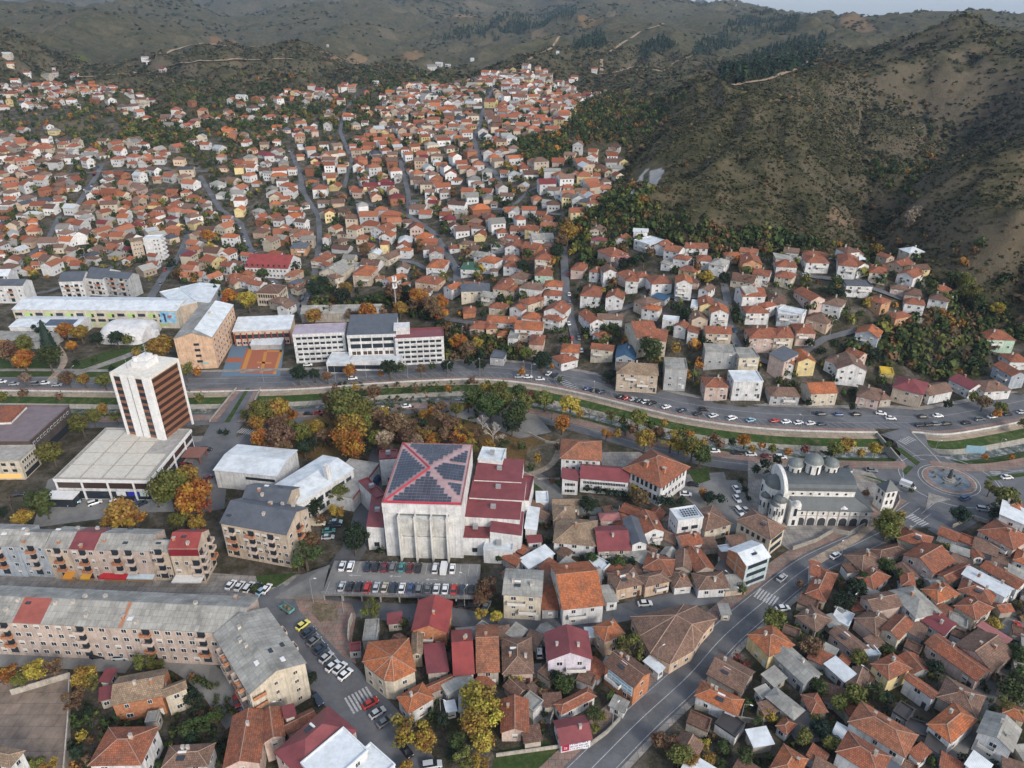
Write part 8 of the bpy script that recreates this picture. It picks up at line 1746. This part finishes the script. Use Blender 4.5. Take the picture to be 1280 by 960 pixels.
# garden trees between the distant houses
x, y = sample(22000, [(-60,110),(300,140),(600,98),(760,118),(782,190),(700,290),(900,322),(1160,345),(1190,375),(1140,440),(1060,505),(870,490),(640,452),(540,372),(380,372),(200,352),(-60,352)]); k = ~near_house(x, y, .85); x, y = x[k], y[k]; k = ~near_road(x, y, 1.0); x, y = x[k], y[k]; k = rs.rand(len(x)) < (.50 + .5 * (vnoise(x / 30, y / 30, 31) > .55)); x, y = x[k], y[k]; z, _ = terrain(x, y); n_ = len(x); s = rs.uniform(.9, 2.3, n_) * np.where(rs.rand(n_) < .2, 1.6, 1)
col = pick([(.03, .05, .017), (.055, .07, .02), (.02, .034, .015), (.12, .12, .03), (.12, .07, .03), (.22, .11, .025), (.23, .17, .035)], [7, 6, 5, 3, 2, 1.1, .6], n_)
scatter('garden_greenery', [b[0] for b in b40], [b[1] for b in b40], np.stack([x, y, z + .1 * s], 1), np.stack([s, s * 1.2], 1), col, rs, 'foliage_mass'); print('garden', n_)
# pine plantations on the far slopes
PP = []
for n_, P in ((1500, [(895,108),(905,85),(925,78),(960,62),(1000,48),(1032,42),(1028,66),(1015,85),(985,92),(950,102),(915,110)]), (900, [(892,50),(905,35),(925,28),(960,15),(1000,22),(995,40),(960,42),(940,36),(900,50)]), (900, [(548,52),(560,40),(590,30),(640,20),(700,10),(722,8),(720,28),(690,30),(640,32),(620,40),(625,52),(600,50)]), (300, [(715,62),(730,48),(756,44),(757,56),(740,66)]), (200, [(622,34),(658,30),(660,38),(625,40)]), (200, [(800,60),(830,50),(848,58),(830,70),(805,84)]), (150, [(865,60),(905,52),(925,55),(915,62),(870,68)])):
    x, y = sample(n_ * 3, P); PP.append(np.stack([x, y], 1)[:n_])
PP = np.concatenate(PP); z, _ = terrain(PP[:, 0], PP[:, 1]); n_ = len(PP); s = rs.uniform(2.6, 5, n_)
scatter('pine_plantation', [c[0] for c in cn], [c[1] for c in cn], np.stack([PP[:, 0], PP[:, 1], z - .5], 1), np.stack([s, s * .9], 1), pick([(.018, .036, .022), (.026, .045, .022), (.014, .028, .02)], [3, 2, 3], n_), rs, 'foliage_mass')
# clumps on the far hills
x, y = sample(30000, r0=1200, r1=5000, amax=42); z, h = terrain(x, y); dn = vnoise(x / 170, y / 170, 41) * .6 + vnoise(x / 50, y / 50, 42) * .4; k = (rs.rand(len(x)) < np.clip((dn - .42) * 3.2, .02, 1)); x, y, z = x[k], y[k], z[k]; n_ = len(x); s = rs.uniform(3, 7, n_) * np.clip(np.hypot(x, y) / 2500, .7, 1.7)
scatter('far_woodland', [b[0] for b in b14], [b[1] for b in b14], np.stack([x, y, z - .3 * s], 1), np.stack([s * 1.3, s * .7], 1), pick([(.035, .045, .02), (.055, .055, .028), (.025, .035, .018), (.09, .065, .035)], [5, 4, 4, 2], n_), rs, 'foliage_mass'); print('far', n_)

# smaller trees of the streets and river banks
q = [ground(a, b, 2) for a, b, c, d_ in SMALLT]; r_ = np.array([max(1.2, c * q[i][1] / ray(a, b)[1] / FPX) for i, (a, b, c, d_) in enumerate(SMALLT)]); q = np.array(q); b90 = [blob_t(150, 50 + i, .14) for i in range(4)]
scatter('small_street_greenery', [b[0] for b in b90], [b[1] for b in b90], np.stack([q[:, 0], q[:, 1], q[:, 2] + .35 * r_], 1), np.stack([r_, r_ * 1.15], 1), np.array([TC[d_] for *_, d_ in SMALLT]), rs, 'foliage_mass')
# ================= LABELS =================
LM = [('the hotel tower', 190, 600), ('the parking deck', 500, 740), ('the solar-roofed culture hall', 530, 690), ('the domed church', 1030, 650), ('the roundabout', 1186, 600), ('the zebra crossing on the main road', 958, 748),
 ('the L-shaped apartment block', 330, 880), ('the orange school block', 240, 460), ('the white five-storey office block', 460, 455), ('the quonset sports dome', 150, 425), ('the red mansard school', 333, 345), ('the white five-floor tower block', 190, 323),
 ('the slate-roofed villa', 590, 372), ('the green-roofed house', 585, 340), ('the beige riverside villa', 795, 485), ('the grey rock scar', 800, 240), ('the vegetated cliff', 1190, 440), ('the burgundy-roofed turret house', 1140, 500),
 ('the sandy sports field', 60, 165), ('the crossing on the sloping street', 450, 875), ('the wide old bend house', 850, 800), ('the hipped police station', 800, 600), ('the ochre field', 430, 80), ('the tan vacant yard', 40, 920), ('the yellow canopy kiosk', 1184, 750),
 ('the top of the hill lane', 606, 120), ('the blue-walled gable house', 1085, 425), ('the orange hillside villa', 975, 350), ('the river bridge', 290, 510), ('the hill gully', 1120, 280), ('the bottom end of the main road', 760, 950), ('the first dirt track', 210, 85), ('the long white school', 120, 410), ('the tall white orange-roofed house', 855, 365)]
LMW = [(n_, Vector(ground(x, y)[:2])) for n_, x, y in LM]
ORD = ['', 'second', 'third', 'fourth', 'fifth', 'sixth', 'seventh', 'eighth', 'ninth', 'tenth', 'eleventh', 'twelfth', 'thirteenth', 'fourteenth', 'fifteenth', 'sixteenth', 'seventeenth', 'eighteenth', 'nineteenth', 'twentieth']
bag = {}; used = {l for _, _, l, _ in THINGS if l}
for o, look, label, group in THINGS:
    if label: continue
    p = Vector(o.location[:2]); k = min(range(len(LMW)), key=lambda i: (LMW[i][1] - p).length / (1 + .0012 * LMW[i][1].length))
    bag.setdefault((look, k), []).append(((LMW[k][1] - p).length, o))
for (look, k), L in bag.items():
    L.sort(key=lambda q: q[0]); nm = LMW[k][0]
    for i, (_, o) in enumerate(L):
        t = f"{look} by {nm}" if len(L) == 1 else (f"{look}, the one next to {nm}" if i == 0 else f"{look}, {ORD[i] if i < 20 else str(i + 1) + 'th'} out from {nm}")
        for q, w in ((', the one next to', ' next to'), (' among the buildings', ''), (' delivery', ''), (' on the asphalt', ''), (' and ', ', '), (' roof,', ','), (' in the ', ' in '), (' of the ', ' of '), (' on the ', ' on '), (' street', ''), (' main', ''), (' with ', ', ')):
            if len(t.split()) > 16: t = t.replace(q, w)
        o['label'] = t
for o, look, label, group in THINGS:
    if 'group' not in o.keys():
        g = {'house': 'houses of the town', 'car': 'cars around the town', 'tree': 'trees around the town', 'shed': 'sheds in the yards', 'street lamp': 'street lamps along the roads', 'apartment block': 'apartment blocks'}.get(o['category'])
        if g: o['group'] = g
long_ = [o['label'] for o, *_ in THINGS if len(o['label'].split()) > 16]
print('things', len(THINGS), 'long labels', len(long_), long_[:3], 'dups', len(THINGS) - len({o['label'] for o, *_ in THINGS}), 'objects', len(sc.objects))
# ================= HAZE =================
hz = bpy.data.materials.new('haze'); hz.use_nodes = True; t = hz.node_tree; t.nodes.remove(t.nodes['Principled BSDF'])
pv = N(t, 'VolumePrincipled'); pv.inputs['Color'].default_value = (.60, .77, 1.0, 1); pv.inputs['Density'].default_value = .000055; pv.inputs['Anisotropy'].default_value = .2
t.links.new(pv.outputs[0], t.nodes['Material Output'].inputs['Volume'])
MAT['haze'] = hz
mb = MB(); mb.box(-12500, 12500, -150, 12500, -12, 900); o = mk('haze', mb, 'haze'); struct(o, 'stuff')
